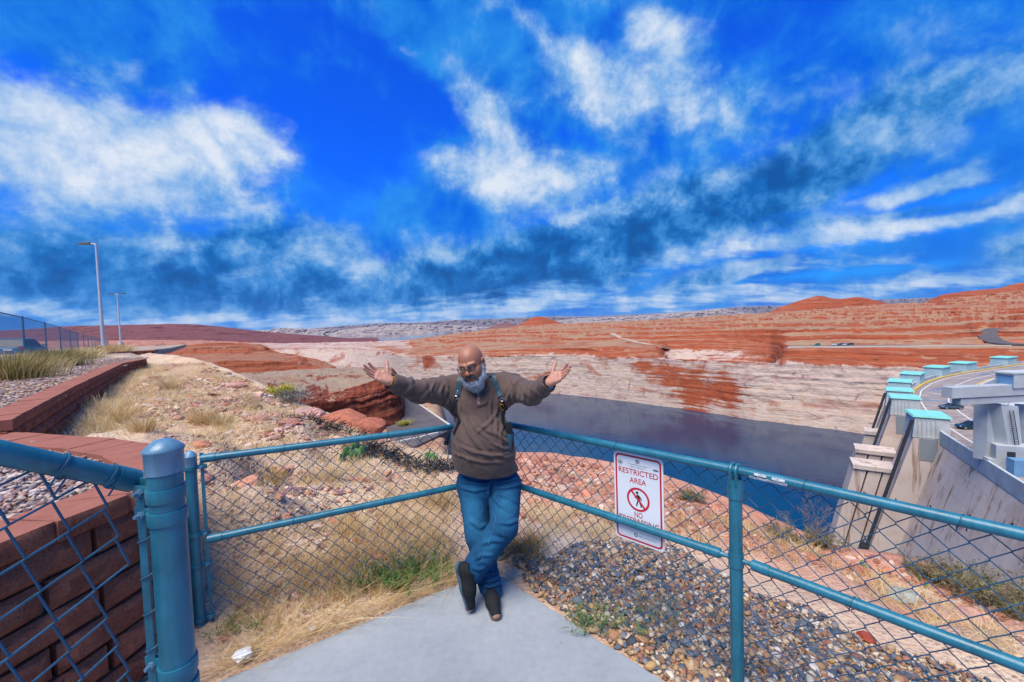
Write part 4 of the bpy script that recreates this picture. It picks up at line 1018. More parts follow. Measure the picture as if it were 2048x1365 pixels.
def path_pts(path, step, start=0.0):
    P = np.array(path, float); s = np.concatenate(([0], np.cumsum(np.linalg.norm(np.diff(P, axis=0), axis=1))))
    q = np.arange(start + step / 2, s[-1] - step * .3, step); out = []
    for a in q:
        p = np.array([np.interp(a, s, P[:, 0]), np.interp(a, s, P[:, 1])]); p2 = np.array([np.interp(a + .05, s, P[:, 0]), np.interp(a + .05, s, P[:, 1])]); p1 = np.array([np.interp(a - .05, s, P[:, 0]), np.interp(a - .05, s, P[:, 1])])
        d = p2 - p1; out.append((p, math.atan2(d[1], d[0]), a))
    return out
def wall(name, path, z_bot, z_cap, course, blen, capw, cap_d, label, out_left, setback=.012, skip=None):
    root = empty(name, (path[0][0], path[0][1], z_bot), label=label, cat='wall')
    nb = int(round((z_cap - .10 - z_bot) / course)); course = (z_cap - .10 - z_bot) / nb
    vars_ = [rough_block(blen * .955, course * .945, .24, 100 + i, .10, .024) for i in range(5)]
    for me in vars_: me.materials.append(M_SPLIT)
    caps = [rough_block(capw * .975, .098, cap_d, 200 + i, .0, .007) for i in range(4)]
    for me in caps: me.materials.append(M_CAPB); me.materials.append(M_SPLIT)
    for me in caps:
        for p in me.polygons:
            if p.normal.y < -.5: p.material_index = 1
    flip = math.pi if out_left else 0.0
    def put(me, nm, p, a, z, back):
        o = bpy.data.objects.new(nm, me); COL.objects.link(o); o.parent = root
        n_ = np.array([-math.sin(a + flip), math.cos(a + flip)])      # towards the retained side
        q = p + n_ * back
        o.location = Vector((q[0], q[1], z)) - root.location; o.rotation_euler = (random.uniform(-.006, .006), random.uniform(-.006, .006), a + flip + random.uniform(-.025, .025))
        return o
    for k in range(nb):
        for (p, a, s) in path_pts(path, blen, (k % 2) * blen / 2 - .05):
            if skip and skip(p, k): continue
            put(random.choice(vars_), 'block', p, a, z_bot + k * course, .12 - (nb - 1 - k) * setback)
    for (p, a, s) in path_pts(path, capw, 0.0):
        put(random.choice(caps), 'cap_stone', p, a, z_cap - .098 + random.uniform(-.002, .002), cap_d / 2 - .03)
    return root
# nearer wall: runs beside the sloping fence and bends round the gravel bed
def skipb(p, k): return p[1] > 2.75 and k < 4
wall('retaining_wall', WALLB, .02, 1.0, .148, .40, .30, .30, 'curved low wall of rough brown blocks behind the near sloping fence', False, skip=skipb)
wall('retaining_wall', WALLA, .62, 1.12, .135, .40, .42, .28, 'long straight brick red block wall climbing back towards the light poles', False, .006)
# its far return leg, and the one beyond
wall('retaining_wall', [(-23.6, 22.2), (-22.3, 23.4), (-21.2, 23.6)], .60, 1.10, .135, .40, .42, .28, 'farthest stub of red block wall beside the second light pole', False, .006)

# ------------------------------------------------------------------ tall fence of the car park
pf = empty('car_park_fence', (-22, 17, 1), label='long tall teal chain link fence along the car park at the left', cat='fence')
F0, F1 = Vector((-18.2, 13.8, 0)), Vector((-100.8, 99.5, 0)); SP = 7.0
fd = (F1 - F0).normalized(); FL = (F1 - F0).length
def fz(p): return float(upper_z(p.x, p.y))
M_TEALP = blue_mat('teal_fence_post', (.012, .11, .16), .5, False)
post_me = MB(); post_me.lathe([(.035, -.2), (.035, 2.02), (.02, 2.05)], 8); post_me = post_me.mesh('post', True); post_me.materials.append(M_TEALP)
np_ = int(FL / SP); tops = []
for i in range(np_ + 1):
    p = F0 + fd * (i * SP); z = fz(p); tops.append(Vector((p.x, p.y, z)))
    o = bpy.data.objects.new('post', post_me); COL.objects.link(o); o.parent = pf; o.location = Vector((p.x, p.y, z)) - pf.location
mb = MB(); mb.tube([p + Vector((0, 0, 1.98)) for p in tops], .028, 8); part_of(pf, mb, 'rail', M_TEALP, smooth=True)
# mesh: real wires near, coarser in the distance as they merge
mb = MB(); V = []; F = []; n_ = 0
side = Vector((fd.y, -fd.x, 0)) * .04
zs = np.arange(0.05, 1.96, .1)
def strip(a, b, w):
    global n_
    V.extend([a - Vector((0, 0, w)), b - Vector((0, 0, w)), b + Vector((0, 0, w)), a + Vector((0, 0, w))]); F.append((n_, n_ + 1, n_ + 2, n_ + 3)); n_ += 4
for i in range(len(tops) - 1):
    a, b_ = tops[i] + side, tops[i + 1] + side
    cell = .10 if i < 5 else .2
    nz = int(1.95 / cell); nx = int(SP / cell)
    for j in range(-nz, nx + 1):
        for s in (1, -1):
            # diagonal from (x0, 0) rising to the top
            x0 = j * cell; x1 = x0 + nz * cell
            u0, u1 = max(0, x0), min(SP, x1)
            if u1 <= u0: continue
            z0, z1 = (u0 - x0), (u1 - x0)
            if s < 0: z0, z1 = 1.95 - z0, 1.95 - z1
            pa = a + (b_ - a) * (u0 / SP) + Vector((0, 0, z0)); pb = a + (b_ - a) * (u1 / SP) + Vector((0, 0, z1))
            strip(pa, pb, (.013 if i < 3 else .020))
me = bpy.data.meshes.new('chain_link_mesh'); me.from_pydata([tuple(v) for v in V], [], F); 
o = link('chain_link_mesh', me, blue_mat('teal_fence_wire', (.010, .16, .30), .55, False), pf, kind='stuff'); o.matrix_parent_inverse = Matrix.Translation(-pf.location)

# ------------------------------------------------------------------ light poles
M_POLE = simple('pole_paint', (.50, .54, .57), .45, .4, .2, var=.1)
M_FOOT = simple('footing_concrete', (.38, .38, .35), .9, .2, var=.2, scale=4, bmp=.01, bscale=14)
M_LAMP = simple('lamp_housing', (.06, .08, .09), .5, .4)
def light_pole(p, H, lean, label, heads):
    r = empty('light_pole', p, label=label, cat='light pole', group='light poles along the car park fence')
    mb = MB(); mb.lathe([(.34, -1.2), (.34, .58), (.31, .62)], 20); ft = mb.build('footing', M_FOOT, r, smooth=True)
    mb = MB(); mb.tube([(0, 0, .6), (lean * .5, 0, H * .5), (lean, 0, H)], [.13, .105, .075], 14); mb.build('pole', M_POLE, r, smooth=True)
    mb = MB(); mb.box((0, 0, .635), (.36, .36, .03)); mb.build('base_plate', M_POLE, r)
    for s in heads:
        mb = MB(); mb.tube([(lean, 0, H - .1), (lean + s * .45, 0, H + .02)], .045, 8); arm = mb.build('arm', M_POLE, r, smooth=True)
        mb = MB(); mb.box((lean + s * .85, 0, H + .03), (.95, .42, .16), taper=(.86, .8)); mb.build('lamp_head', M_LAMP, r, bevel=.03)
light_pole(atd(208, 706, 33), 9.0, 0, 'nearer tall grey light pole on a round concrete footing', (-1,))
light_pole(atd(242, 692.5, 66), 8.6, 0, 'farther light pole, smaller behind the end of the car park fence', (-1, 1))
# ------------------------------------------------------------------ the dam
CRZ = -23.0
UP = [(60.5, 38.5), (64.6, 46.2), (68.4, 53.0), (75.5, 64.5), (83.6, 77.5), (92.0, 90.0), (101.5, 102.5), (112.5, 115.0), (126, 127.5), (142, 139.5), (159, 149.8), (178, 159), (200, 168), (226, 178.4), (255, 187), (285, 194)]
UPa = np.array(UP)
_s = np.concatenate(([0], np.cumsum(np.linalg.norm(np.diff(UPa, axis=0), axis=1))))
def crest(s, off_=0.0):
    """plan point at length s along the upstream edge, off_ metres to the lake side; also its outward normal"""
    s = np.asarray(s, float)
    x, y = np.interp(s, _s, UPa[:, 0]), np.interp(s, _s, UPa[:, 1])
    x1, y1 = np.interp(s - 6, _s, UPa[:, 0]), np.interp(s - 6, _s, UPa[:, 1]); x2, y2 = np.interp(s + 6, _s, UPa[:, 0]), np.interp(s + 6, _s, UPa[:, 1])
    dx, dy = x2 - x1, y2 - y1; L = np.hypot(dx, dy); nx, ny = -dy / L, dx / L
    return x + nx * off_, y + ny * off_, nx, ny, np.arctan2(dy, dx)
def near_s(p):
    d = np.hypot(UPa[:, 0] - p.x, UPa[:, 1] - p.y)
    ss = np.linspace(0, _s[-1], 2000); x, y = np.interp(ss, _s, UPa[:, 0]), np.interp(ss, _s, UPa[:, 1])
    return float(ss[np.argmin(np.hypot(x - p.x, y - p.y))])
m_face, t, b = material('dam_concrete', .9, .15)
P = pos(t)
st = t.noise(t.mapping(P, scale=(.55, .55, .035)), 1.0, 6, .65, .3); n1 = t.noise(P, .11, 6, .6)
c = t.ramp(n1, [(.35, (.47, .36, .31)), (.5, (.56, .47, .41)), (.66, (.52, .42, .38))])
c = t.mix(t.m('MULTIPLY', t.smooth(st, .53, .66), .8), c, (.22, .12, .075, 1))
c = t.mix(t.m('MULTIPLY', t.smooth(t.noise(t.mapping(P, loc=(40, 9, 0), scale=(1.1, 1.1, .03)), 1.0, 5, .6, .2), .63, .72), .75), c, (.12, .075, .06, 1))
t.l.new(c, b.inputs['Base Color']); bump(t, b, t.noise(P, .8, 5, .6), .06)
M_DAM = m_face
m_dk, t, b = material('dam_road', .55, .4)
P = pos(t)
nn = t.noise(t.mapping(P, rot=(0, 0, rad(-42)), scale=(.05, .22, 1)), 1.0, 6, .65, .6)
c = t.ramp(t.noise(P, .35, 5, .6), [(.35, (.21, .165, .15)), (.65, (.33, .28, .25))])
c = t.mix(t.m('MULTIPLY', t.smooth(t.noise(t.mapping(P, rot=(0, 0, rad(40)), scale=(.12, 1.2, 1)), 1.0, 4, .6), .55, .7), .6), c, (.12, .085, .085, 1))
wet = t.smooth(nn, .58, .63)
t.l.new(t.mix(wet, c, (.14, .15, .17, 1)), b.inputs['Base Color'])
t.l.new(t.m('SUBTRACT', .75, t.m('MULTIPLY', wet, .70)), b.inputs['Roughness'])
M_DECK = m_dk
M_TRIM = simple('dam_trim_concrete', (.42, .45, .46), .85, .2, var=.16, scale=.5)
M_TEAL = simple('teal_roof', (.20, .56, .50), .6, .3, var=.08, scale=.6)
M_YEL = simple('yellow_kerb_paint', (.60, .40, .07), .7, .3, var=.12, scale=.4)
dam = empty('concrete_dam', (100, 102, CRZ), label='curved concrete dam with a road along its crest and stained lake face', cat='dam')
def dpart(mb, name, mat, **kw): return part_of(dam, mb, name, mat, **kw)
S = np.linspace(0, _s[-1], 90)
BAT = .26
def sweep(sec, ss=S, closed=True):
    """sec: list of (offset to lake side, z)"""
    mb = MB(); rings = []
    for s in ss:
        rings.append([tuple(float(v) for v in crest(s, o)[:2]) + (z,) for o, z in sec])
    return mb.loft(rings)
# face built of lifts: tall monoliths with recessed vertical joints, each a shallow bay
mono = np.arange(0, _s[-1], 6.1)
nlift = 14
cells = []
mono_mesh = MB()
zl = np.linspace(CRZ - .5, WATER_Z - 6, nlift + 1)
for i in range(len(mono) - 1):
    ss = [mono[i] + .09, mono[i] + 2, mono[i] + 4, mono[i + 1] - .09]
    for j in range(nlift):
        z0, z1 = zl[j] - .03, zl[j + 1] + .03
        def P3(s, z, inset=0):
            o = -.9 + (CRZ - z) * BAT - inset
            x, y = crest(s, o)[:2]; return (float(x), float(y), z)
        fr = [P3(s, z) for z in (z0, z1) for s in ss]
        bk = [P3(s, z, .6) for z in (z0, z1) for s in (ss[0], ss[-1])]
        mono_mesh.add(fr + bk, [(0, 1, 5, 4), (1, 2, 6, 5), (2, 3, 7, 6), (0, 4, 10, 8), (3, 9, 11, 7), (0, 8, 9, 3, 2, 1), (4, 5, 6, 7, 11, 10)])
dpart(mono_mesh, 'face_lifts', M_DAM, kind='stuff')
core = sweep([(-1.6, CRZ - .4), (-1.3 + (CRZ - WATER_Z + 7) * BAT, WATER_Z - 7), (-40, WATER_Z - 7), (-14.6, CRZ - .4)]); dpart(core, 'dam_body', M_DAM)
dpart(sweep([(-1.0, CRZ - .38), (-1.0, CRZ), (-14.6, CRZ), (-14.6, CRZ - .38)]), 'road_deck', M_DECK)
dpart(sweep([(-1.25, CRZ - 2.0), (-.35, CRZ - 1.7), (-.35, CRZ + .95), (-.75, CRZ + .95), (-.75, CRZ - .1), (-1.25, CRZ - .3)]), 'parapet', M_TRIM)
s_far = np.linspace(near_s(Vector((95, 94, 0))), _s[-1], 60)
dpart(sweep([(-2.5, CRZ + .01), (-1.9, CRZ + .01), (-1.9, CRZ + .3), (-2.5, CRZ + .3)], s_far), 'yellow_kerb', M_YEL)
dpart(sweep([(-13.6, CRZ + .01), (-13.1, CRZ + .01), (-13.1, CRZ + .3), (-13.6, CRZ + .3)]), 'yellow_kerb', M_YEL)
dpart(sweep([(-15.2, CRZ - 1), (-14.55, CRZ - 1), (-14.55, CRZ + .95), (-15.2, CRZ + .95)]), 'parapet', M_TRIM)
m_pl = simple('road_line_paint', (.62, .60, .55), .7, .3, var=.1)
for o in (-3.9, -9.6):
    dpart(sweep([(o, CRZ + .004), (o + .28, CRZ + .004), (o + .28, CRZ + .02), (o, CRZ + .02)]), 'road_line', m_pl)
mb = MB()
for k in range(14):
    s0 = 12 + k * 12; x, y, nx, ny, a = crest(s0, -9.0)
    if k % 2 == 0: mb.box((float(x), float(y), CRZ + .012), (.25, 9.4, .016), float(a))
dpart(mb, 'cross_joint', m_pl)
# lower ledges below the downstream parapet
dpart(sweep([(-24, CRZ - 9), (-17, CRZ - 6), (-17, CRZ - 4.5), (-24, CRZ - 4.5)]), 'downstream_ledge', M_TRIM)
dpart(sweep([(-20.5, CRZ - 4.4), (-20.0, CRZ - 4.4), (-20.0, CRZ - 3.4), (-20.5, CRZ - 3.4)]), 'ledge_rail', M_TRIM)
# gate towers with teal roofs along the lake edge
M_SLOT = simple('dark_gate_slot', (.03, .035, .045), .7, .3)
M_GLAZE = simple('tower_wall', (.33, .47, .50), .8, .3, var=.12, scale=.6)
spots = [(1852, 862, 8.4), (1817, 822, 8.2), (1815, 806, 6.5), (1832, 786, 7.5), (1861, 769, 7.5), (1907, 754, 8), (1950, 744, 8), (2020, 731, 9)]
names = ['nearest and largest', 'second nearest', 'third nearest', 'fourth', 'fifth', 'sixth', 'seventh', 'farthest']
for i, (px, py, w) in enumerate(spots):
    p = atz(px, py, CRZ); s = near_s(p); w = [6.6, 6.0, 6.0, 7, 7.5, 8, 8.5, 9][i]
    x, y, nx, ny, a = [float(v) for v in crest(s, 0)]
    n2 = Vector((nx, ny, 0)); tv = Vector((math.cos(a), math.sin(a), 0))
    def B(o, u, z): q = Vector((x, y, 0)) + n2 * o + tv * u; return (q.x, q.y, z)
    h = w / 2; top = CRZ + 3.4
    shaft = MB()
    zb_ = WATER_Z - 6 if i < 3 else CRZ - 16
    bo = (CRZ - zb_) * BAT
    shaft.hull8([B(-1.0, -h, zb_), B(-1.0, h, zb_), B(3.6 + bo, h, zb_), B(3.6 + bo, -h, zb_), B(-1.6, -h, top - 4.2), B(-1.6, h, top - 4.2), B(3.4, h, top - 4.2), B(3.4, -h, top - 4.2)])
    tw = dpart(shaft, 'gate_tower', M_DAM)
    def sub(mb, nm, mat, **kw):
        o = mb.build(nm, mat, **kw); o.parent = tw; return o
    head = MB(); head.hull8([B(-1.9, -h * 1.02, top - 4.2), B(-1.9, h * 1.02, top - 4.2), B(3.6, h * 1.02, top - 4.2), B(3.6, -h * 1.02, top - 4.2), B(-1.7, -h * .98, top), B(-1.7, h * .98, top), B(3.2, h * .98, top), B(3.2, -h * .98, top)])
    sub(head, 'tower_head', M_TRIM if i < 3 else M_GLAZE)
    rf = MB(); rf.hull8([B(-2.1, -h * 1.06, top), B(-2.1, h * 1.06, top), B(3.6, h * 1.06, top), B(3.6, -h * 1.06, top), B(-2.0, -h * 1.02, top + .35), B(-2.0, h * 1.02, top + .35), B(3.4, h * 1.02, top + .35), B(3.4, -h * 1.02, top + .35)])
    sub(rf, 'roof', M_TEAL)
    if i < 3:
        fr = MB(); fr.box(B(-1.75, 0, top - .5), (w * .9, .25, .7), a); sub(fr, 'fascia', M_TEAL)
        rec = MB(); q0 = Vector(B(0, -h * 1.0, top - 7.6)); rec.box(B(1.2, -h - .02, top - 6.6), (.16, 2.6, 4.4), a); sub(rec, 'recess_panel', simple('grey_steel_panel', (.20, .23, .25), .7, .3))  # flat dark grey panel on the tower's flank
        gs = MB(); gs.hull8([B(3.45 + bo, -h - .35, zb_), B(3.45 + bo, -h + .1, zb_), B(4.0 + bo, -h + .1, zb_), B(4.0 + bo, -h - .35, zb_), B(3.35, -h - .35, top - .6), B(3.35, -h + .1, top - .6), B(3.9, -h + .1, top - .6), B(3.9, -h - .35, top - .6)])
        sub(gs, 'gate_guide', M_SLOT)
        gr = MB(); zz = CRZ - [27, 17.5, 15][i]; oo = 4.2 + (CRZ - zz) * BAT
        gr.box(B(oo, -h + .4, zz), (2.6, .7, 3.0), a); gr.box(B(oo, -h + .4, zz + 1.7), (1.6, .6, .7), a); sub(gr, 'gate_hook', M_SLOT)
        for k in range(5):
            rb = MB(); rb.box(B(.2 + k * .65, -h * 1.02 - .06, top - 2.2), (.08, .08, 3.9), a)
            sub(rb, 'wall_rib', M_TRIM)
# trash-rack piers of the intakes, stepped at the foot of the face
for k, (px, py, d, w, zt_) in enumerate([(1750, 935, 88, 5.0, -35.5), (1752, 904, 98, 5.0, -34), (1768, 868, 108, 5.0, -31.5)]):
    p = atd(px, py, d); q = MB()
    s = near_s(p); x, y, nx, ny, a = [float(v) for v in crest(s, 0)]
    off0 = (p.x - x) * nx + (p.y - y) * ny
    for m_ in range(3):
        o_ = off0 - 2.2 + m_ * 2.5; z1 = p.z - abs(m_ - 1) * .0
        c = Vector((x, y, 0)) + Vector((nx, ny, 0)) * o_
        q.hull8([(c.x + nx * u * 1.1 - ny * v * w / 2 + nx * (z1 - zz) * .22, c.y + ny * u * 1.1 + nx * v * w / 2 + ny * (z1 - zz) * .22, zz) for zz in (WATER_Z - 5, z1) for (u, v) in ((-1, -1), (1, -1), (1, 1), (-1, 1))])
    c = Vector((x, y, 0)) + Vector((nx, ny, 0)) * (off0 + .3)
    q.box((c.x, c.y, p.z + .4), (7.6, w + .8, .9), math.atan2(ny, nx))
    dpart(q, 'intake_pier', M_DAM)

# ------------------------------------------------------------------ gantry crane standing on the crest
M_CRANE = simple('crane_paint', (.42, .45, .46), .55, .4, .1, var=.1, scale=.6)
M_CRANED = simple('crane_paint_blue', (.14, .30, .48), .5, .4, .1, var=.1, scale=.5)
cr_o = atz(2010, 925, CRZ)
crane = empty('gantry_crane', cr_o, label='big grey gantry crane on legs straddling the dam road', cat='crane')
def cpart(mb, name, mat, **kw): return part_of(crane, mb, name, mat, **kw)
def wpt(px, py, d): return np.array(tuple(atd(px, py, d)))
ax = np.array((.80, .60, 0)); ay = np.array((-.60, .80, 0))
def cbox(name, px, py, d, L, W, Hh, mat, z_up=0, ang=None, **kw):
    """box whose lake-side front lower corner shows at the photo point"""
    c = wpt(px, py, d); mb = MB(); e1 = ax if ang is None else np.array((math.cos(ang), math.sin(ang), 0)); e2 = np.array((-e1[1], e1[0], 0))
    P = [c + e1 * u * L + e2 * v * W + np.array((0, 0, w * Hh)) for w in (0, 1) for (u, v) in ((0, 0), (1, 0), (1, 1), (0, 1))]
    mb.hull8([tuple(p) for p in P]); return cpart(mb, name, mat, **kw)
ga = rad(4)
# main girder across the top, its glazed end to the lake
cbox('girder', 1905, 798, 60.5, 40, 1.5, 1.7, M_CRANE, ang=ga, bevel=.05)
cbox('girder_end', 1903.5, 797, 60.6, .12, 1.3, 1.4, M_CRANED, ang=ga, bevel=.05)
cbox('lower_beam', 1922, 811, 60.8, 36, 1.2, 1.0, M_CRANE, ang=ga, bevel=.05)
cbox('machine_house', 2028, 778, 61, 22, 2.3, 2.2, M_CRANE, ang=ga, bevel=.1)
cbox('house_roof', 2026.5, 750, 60.9, 22.4, 2.6, .3, M_TRIM, ang=ga, bevel=.05)
cbox('house_end', 2027, 777, 61.05, .12, 2.0, 1.9, M_CRANED, ang=ga, bevel=.02)
def leg(name, quad_top, quad_bot, d0, thick, mat):
    """tapered box leg: front outline from photo points at the leg's own distance"""
    T = [wpt(px, py, d0) for px, py in quad_top]; Bm = [wpt(px, py, d0) for px, py in quad_bot]
    dv = np.array((-.35, .94, 0)) * thick
    mb = MB(); mb.hull8([tuple(p) for p in (Bm[0], Bm[1], Bm[1] + dv, Bm[0] + dv, T[0], T[1], T[1] + dv, T[0] + dv)])
    return cpart(mb, name, mat, bevel=.05)
leg('leg', [(1976, 806), (2003, 808)], [(1974, 922), (2002, 930)], 62.8, 1.6, M_CRANE)
leg('leg', [(2003, 811), (2037, 813)], [(2028, 960), (2052, 968)], 61.5, 1.6, M_CRANE)
leg('leg', [(2060, 811), (2090, 813)], [(2060, 960), (2092, 968)], 62.5, 1.6, M_CRANE)
cbox('sill_beam', 1976, 938, 62, 24, 1.8, 1.6, M_CRANE, ang=rad(-28), bevel=.05)
cbox('end_truck', 2028, 966, 58, 10, 1.5, 3.4, M_CRANED, ang=rad(-20), bevel=.05)
cbox('control_cabin', 1992, 922, 61.6, 7, 2.6, 2.5, M_CRANE, ang=rad(-28), bevel=.05)
cbox('cabin_window', 2014, 918, 60.2, .9, .05, 1.1, M_SLOT, ang=rad(-28))
lad = MB()
for k in range(2):
    a_, b_ = wpt(2019 + k * 8, 822, 61.2), wpt(2034 + k * 8, 915, 61.2); lad.tube([a_, b_], .05, 5)
for k in range(22):
    q = k / 21; a_ = wpt(2019 + 15 * q, 822 + 93 * q, 61.2); b_ = wpt(2027 + 15 * q, 822 + 93 * q, 61.2); lad.tube([a_, b_], .035, 4)
cpart(lad, 'ladder', M_SLOT)

# ------------------------------------------------------------------ cars
M_GLASS = simple('car_glass', (.015, .022, .03), .15, .25, var=.05)
M_TYRE = simple('tyre_rubber', (.02, .02, .02), .8, .3)
M_RIM = simple('wheel_rim', (.45, .46, .48), .35, .5, .7)
M_LIGHT = simple('head_lamp_lens', (.75, .76, .78), .15, .6)
M_TAIL = simple('tail_lamp_lens', (.4, .01, .01), .2, .6)
def car(loc, rz, mat, label, kind='suv', group=None, L=4.6, W=1.84, detail=True):
    r = empty('parked_car' if group else 'car', loc, rz, label=label, cat='car', group=group)
    H = 1.66 if kind == 'suv' else 1.45
    # stations along the length: x, half width, sill z, shoulder z
    xs = np.array([-.5, -.485, -.44, -.33, -.2, 0, .15, .27, .36, .44, .485, .5]) * L
    hw = np.array([.74, .86, .94, .99, 1, 1, 1, .99, .97, .92, .82, .68]) * W / 2
    zlo = np.array([.42, .32, .26, .24, .22, .22, .22, .24, .26, .28, .32, .42])
    zsh = np.array([.86, .93, .97, .99, 1.0, 1.0, .99, .97, .93, .86, .78, .66]) * (.98 if kind == 'suv' else .9)
    rings = []
    for x, w, a, b_ in zip(xs, hw, zlo, zsh):
        m_ = (a + b_) / 2
        rings.append([(x, -w * .9, a), (x, w * .9, a), (x, w, a + .12), (x, w, m_ + .05), (x, w * .95, b_ - .05), (x, w * .82, b_), (x, -w * .82, b_), (x, -w * .95, b_ - .05), (x, -w, m_ + .05), (x, -w, a + .12)])
    mb = MB(); mb.loft(rings); body = mb.build('body', mat, r, smooth=True, sharp=38)
    # cabin: glass house and roof skin
    zs = zsh.max() - .03
    rear = (-.46, -.37) if kind == 'suv' else (-.44, -.26)
    X = [rear[0] * L, rear[1] * L, .02 * L, .22 * L]
    lo = [(X[0], W * .40), (X[3], W * .42)]; hi = [(X[1], W * .34), (X[2], W * .34)]
    mb = MB(); mb.hull8([(X[0], -W * .42, zs), (X[3], -W * .43, zs), (X[3], W * .43, zs), (X[0], W * .42, zs), (X[1], -W * .345, H - .06), (X[2], -W * .345, H - .06), (X[2], W * .345, H - .06), (X[1], W * .345, H - .06)])
    mb.build('window', M_GLASS, r, bevel=.02)
    mb = MB(); mb.hull8([(X[1] - .06, -W * .36, H - .07), (X[2] + .07, -W * .36, H - .07), (X[2] + .07, W * .36, H - .07), (X[1] - .06, W * .36, H - .07), (X[1] + .05, -W * .30, H), (X[2] - .1, -W * .30, H), (X[2] - .1, W * .30, H), (X[1] + .05, W * .30, H)])
    for s in (-1, 1):
        for (xa, xb) in ((X[0], X[1]), (X[3], X[2]), (-.1 * L, -.11 * L)):
            mb.tube([(xa, s * W * .43, zs), (xb, s * W * .35, H - .05)], .045, 6)
    mb.build('roof', mat, r, bevel=.02)
    if not detail: 
        mb = MB()
        for x in (-.3 * L, .31 * L):
            for s in (-1, 1): mb.tube([(x, s * W * .40, .33), (x, s * W * .505, .33)], .33, 12)
        mb.build('wheels', M_TYRE, r); return r
    for x in (-.3 * L, .31 * L):
        for s in (-1, 1):
            mb = MB(); mb.tube([(x, s * W * .38, .34), (x, s * W * .49, .34), (x, s * W * .51, .34)], [.34, .34, .31], 20); w_ = mb.build('wheel', M_TYRE, r, smooth=True)
            mb = MB(); mb.tube([(x, s * W * .50, .34), (x, s * W * .515, .34)], .21, 14); mb.build('rim', M_RIM, w_)
    for s in (-1, 1):
        mb = MB(); mb.box((.475 * L, s * W * .36, .70), (.12, .34, .12)); mb.build('head_lamp', M_LIGHT, r, bevel=.02)
        mb = MB(); mb.box((-.49 * L, s * W * .37, .86), (.08, .30, .15)); mb.build('tail_lamp', M_TAIL, r, bevel=.02)
        mb = MB(); mb.box((.2 * L, s * W * .53, zs + .06), (.14, .2, .13)); mb.build('mirror', mat, r, bevel=.03)
    mb = MB(); mb.box((-.502 * L, 0, .72), (.02, .5, .13)); mb.build('number_plate', M_LIGHT, r)
    return r
def paint(name, c): return simple(name, c, .22, .6, var=.03)
def on_crest(px, py): p = atz(px, py, CRZ + .02); s = near_s(p); return p, float(crest(s)[4])
P_NAVY = paint('navy_car_paint', (.012, .04, .07)); P_GREY = paint('grey_blue_car_paint', (.05, .085, .12)); P_BLUE = paint('blue_car_paint', (.02, .13, .24)); P_WHITE = paint('white_car_paint', (.6, .62, .64))
p, a = on_crest(1940, 858); car(p, rad(168), P_NAVY, 'dark navy car with roof rails driving on the dam road, nearer one', 'suv')
p, a = on_crest(1901, 818); car(p, rad(168), P_GREY, 'grey blue low car on the dam road, farther one near the bend', 'sedan')
pc_ = atd(46, 716, 34); pc_.z = upper_z(pc_.x, pc_.y) - .15; car(pc_, rad(122), P_BLUE, 'blue hatchback parked behind the tall left fence', 'suv')
for i, (px, dd, mt, lb) in enumerate([(1671, 287, P_WHITE, 'first white vehicle from the left'), (1681, 286, P_GREY, 'grey vehicle between the white ones'), (1690, 285.5, P_WHITE, 'second white vehicle from the left'), (1700, 284.5, P_GREY, 'dark grey vehicle at the right end of the row'), (1634, 294, paint('teal_car_paint', (.02, .25, .26)), 'small teal vehicle standing apart')]):
    q = atd(px, 695, dd); q.z = float(np.interp(q.x, [v.x for v in bench], [v.z for v in bench])) + .9
    car(q, rad(165 + i * 7), mt, lb + ' on the road across the lake', 'suv', 'vehicles on the far canyon road', L=5.0, detail=False)
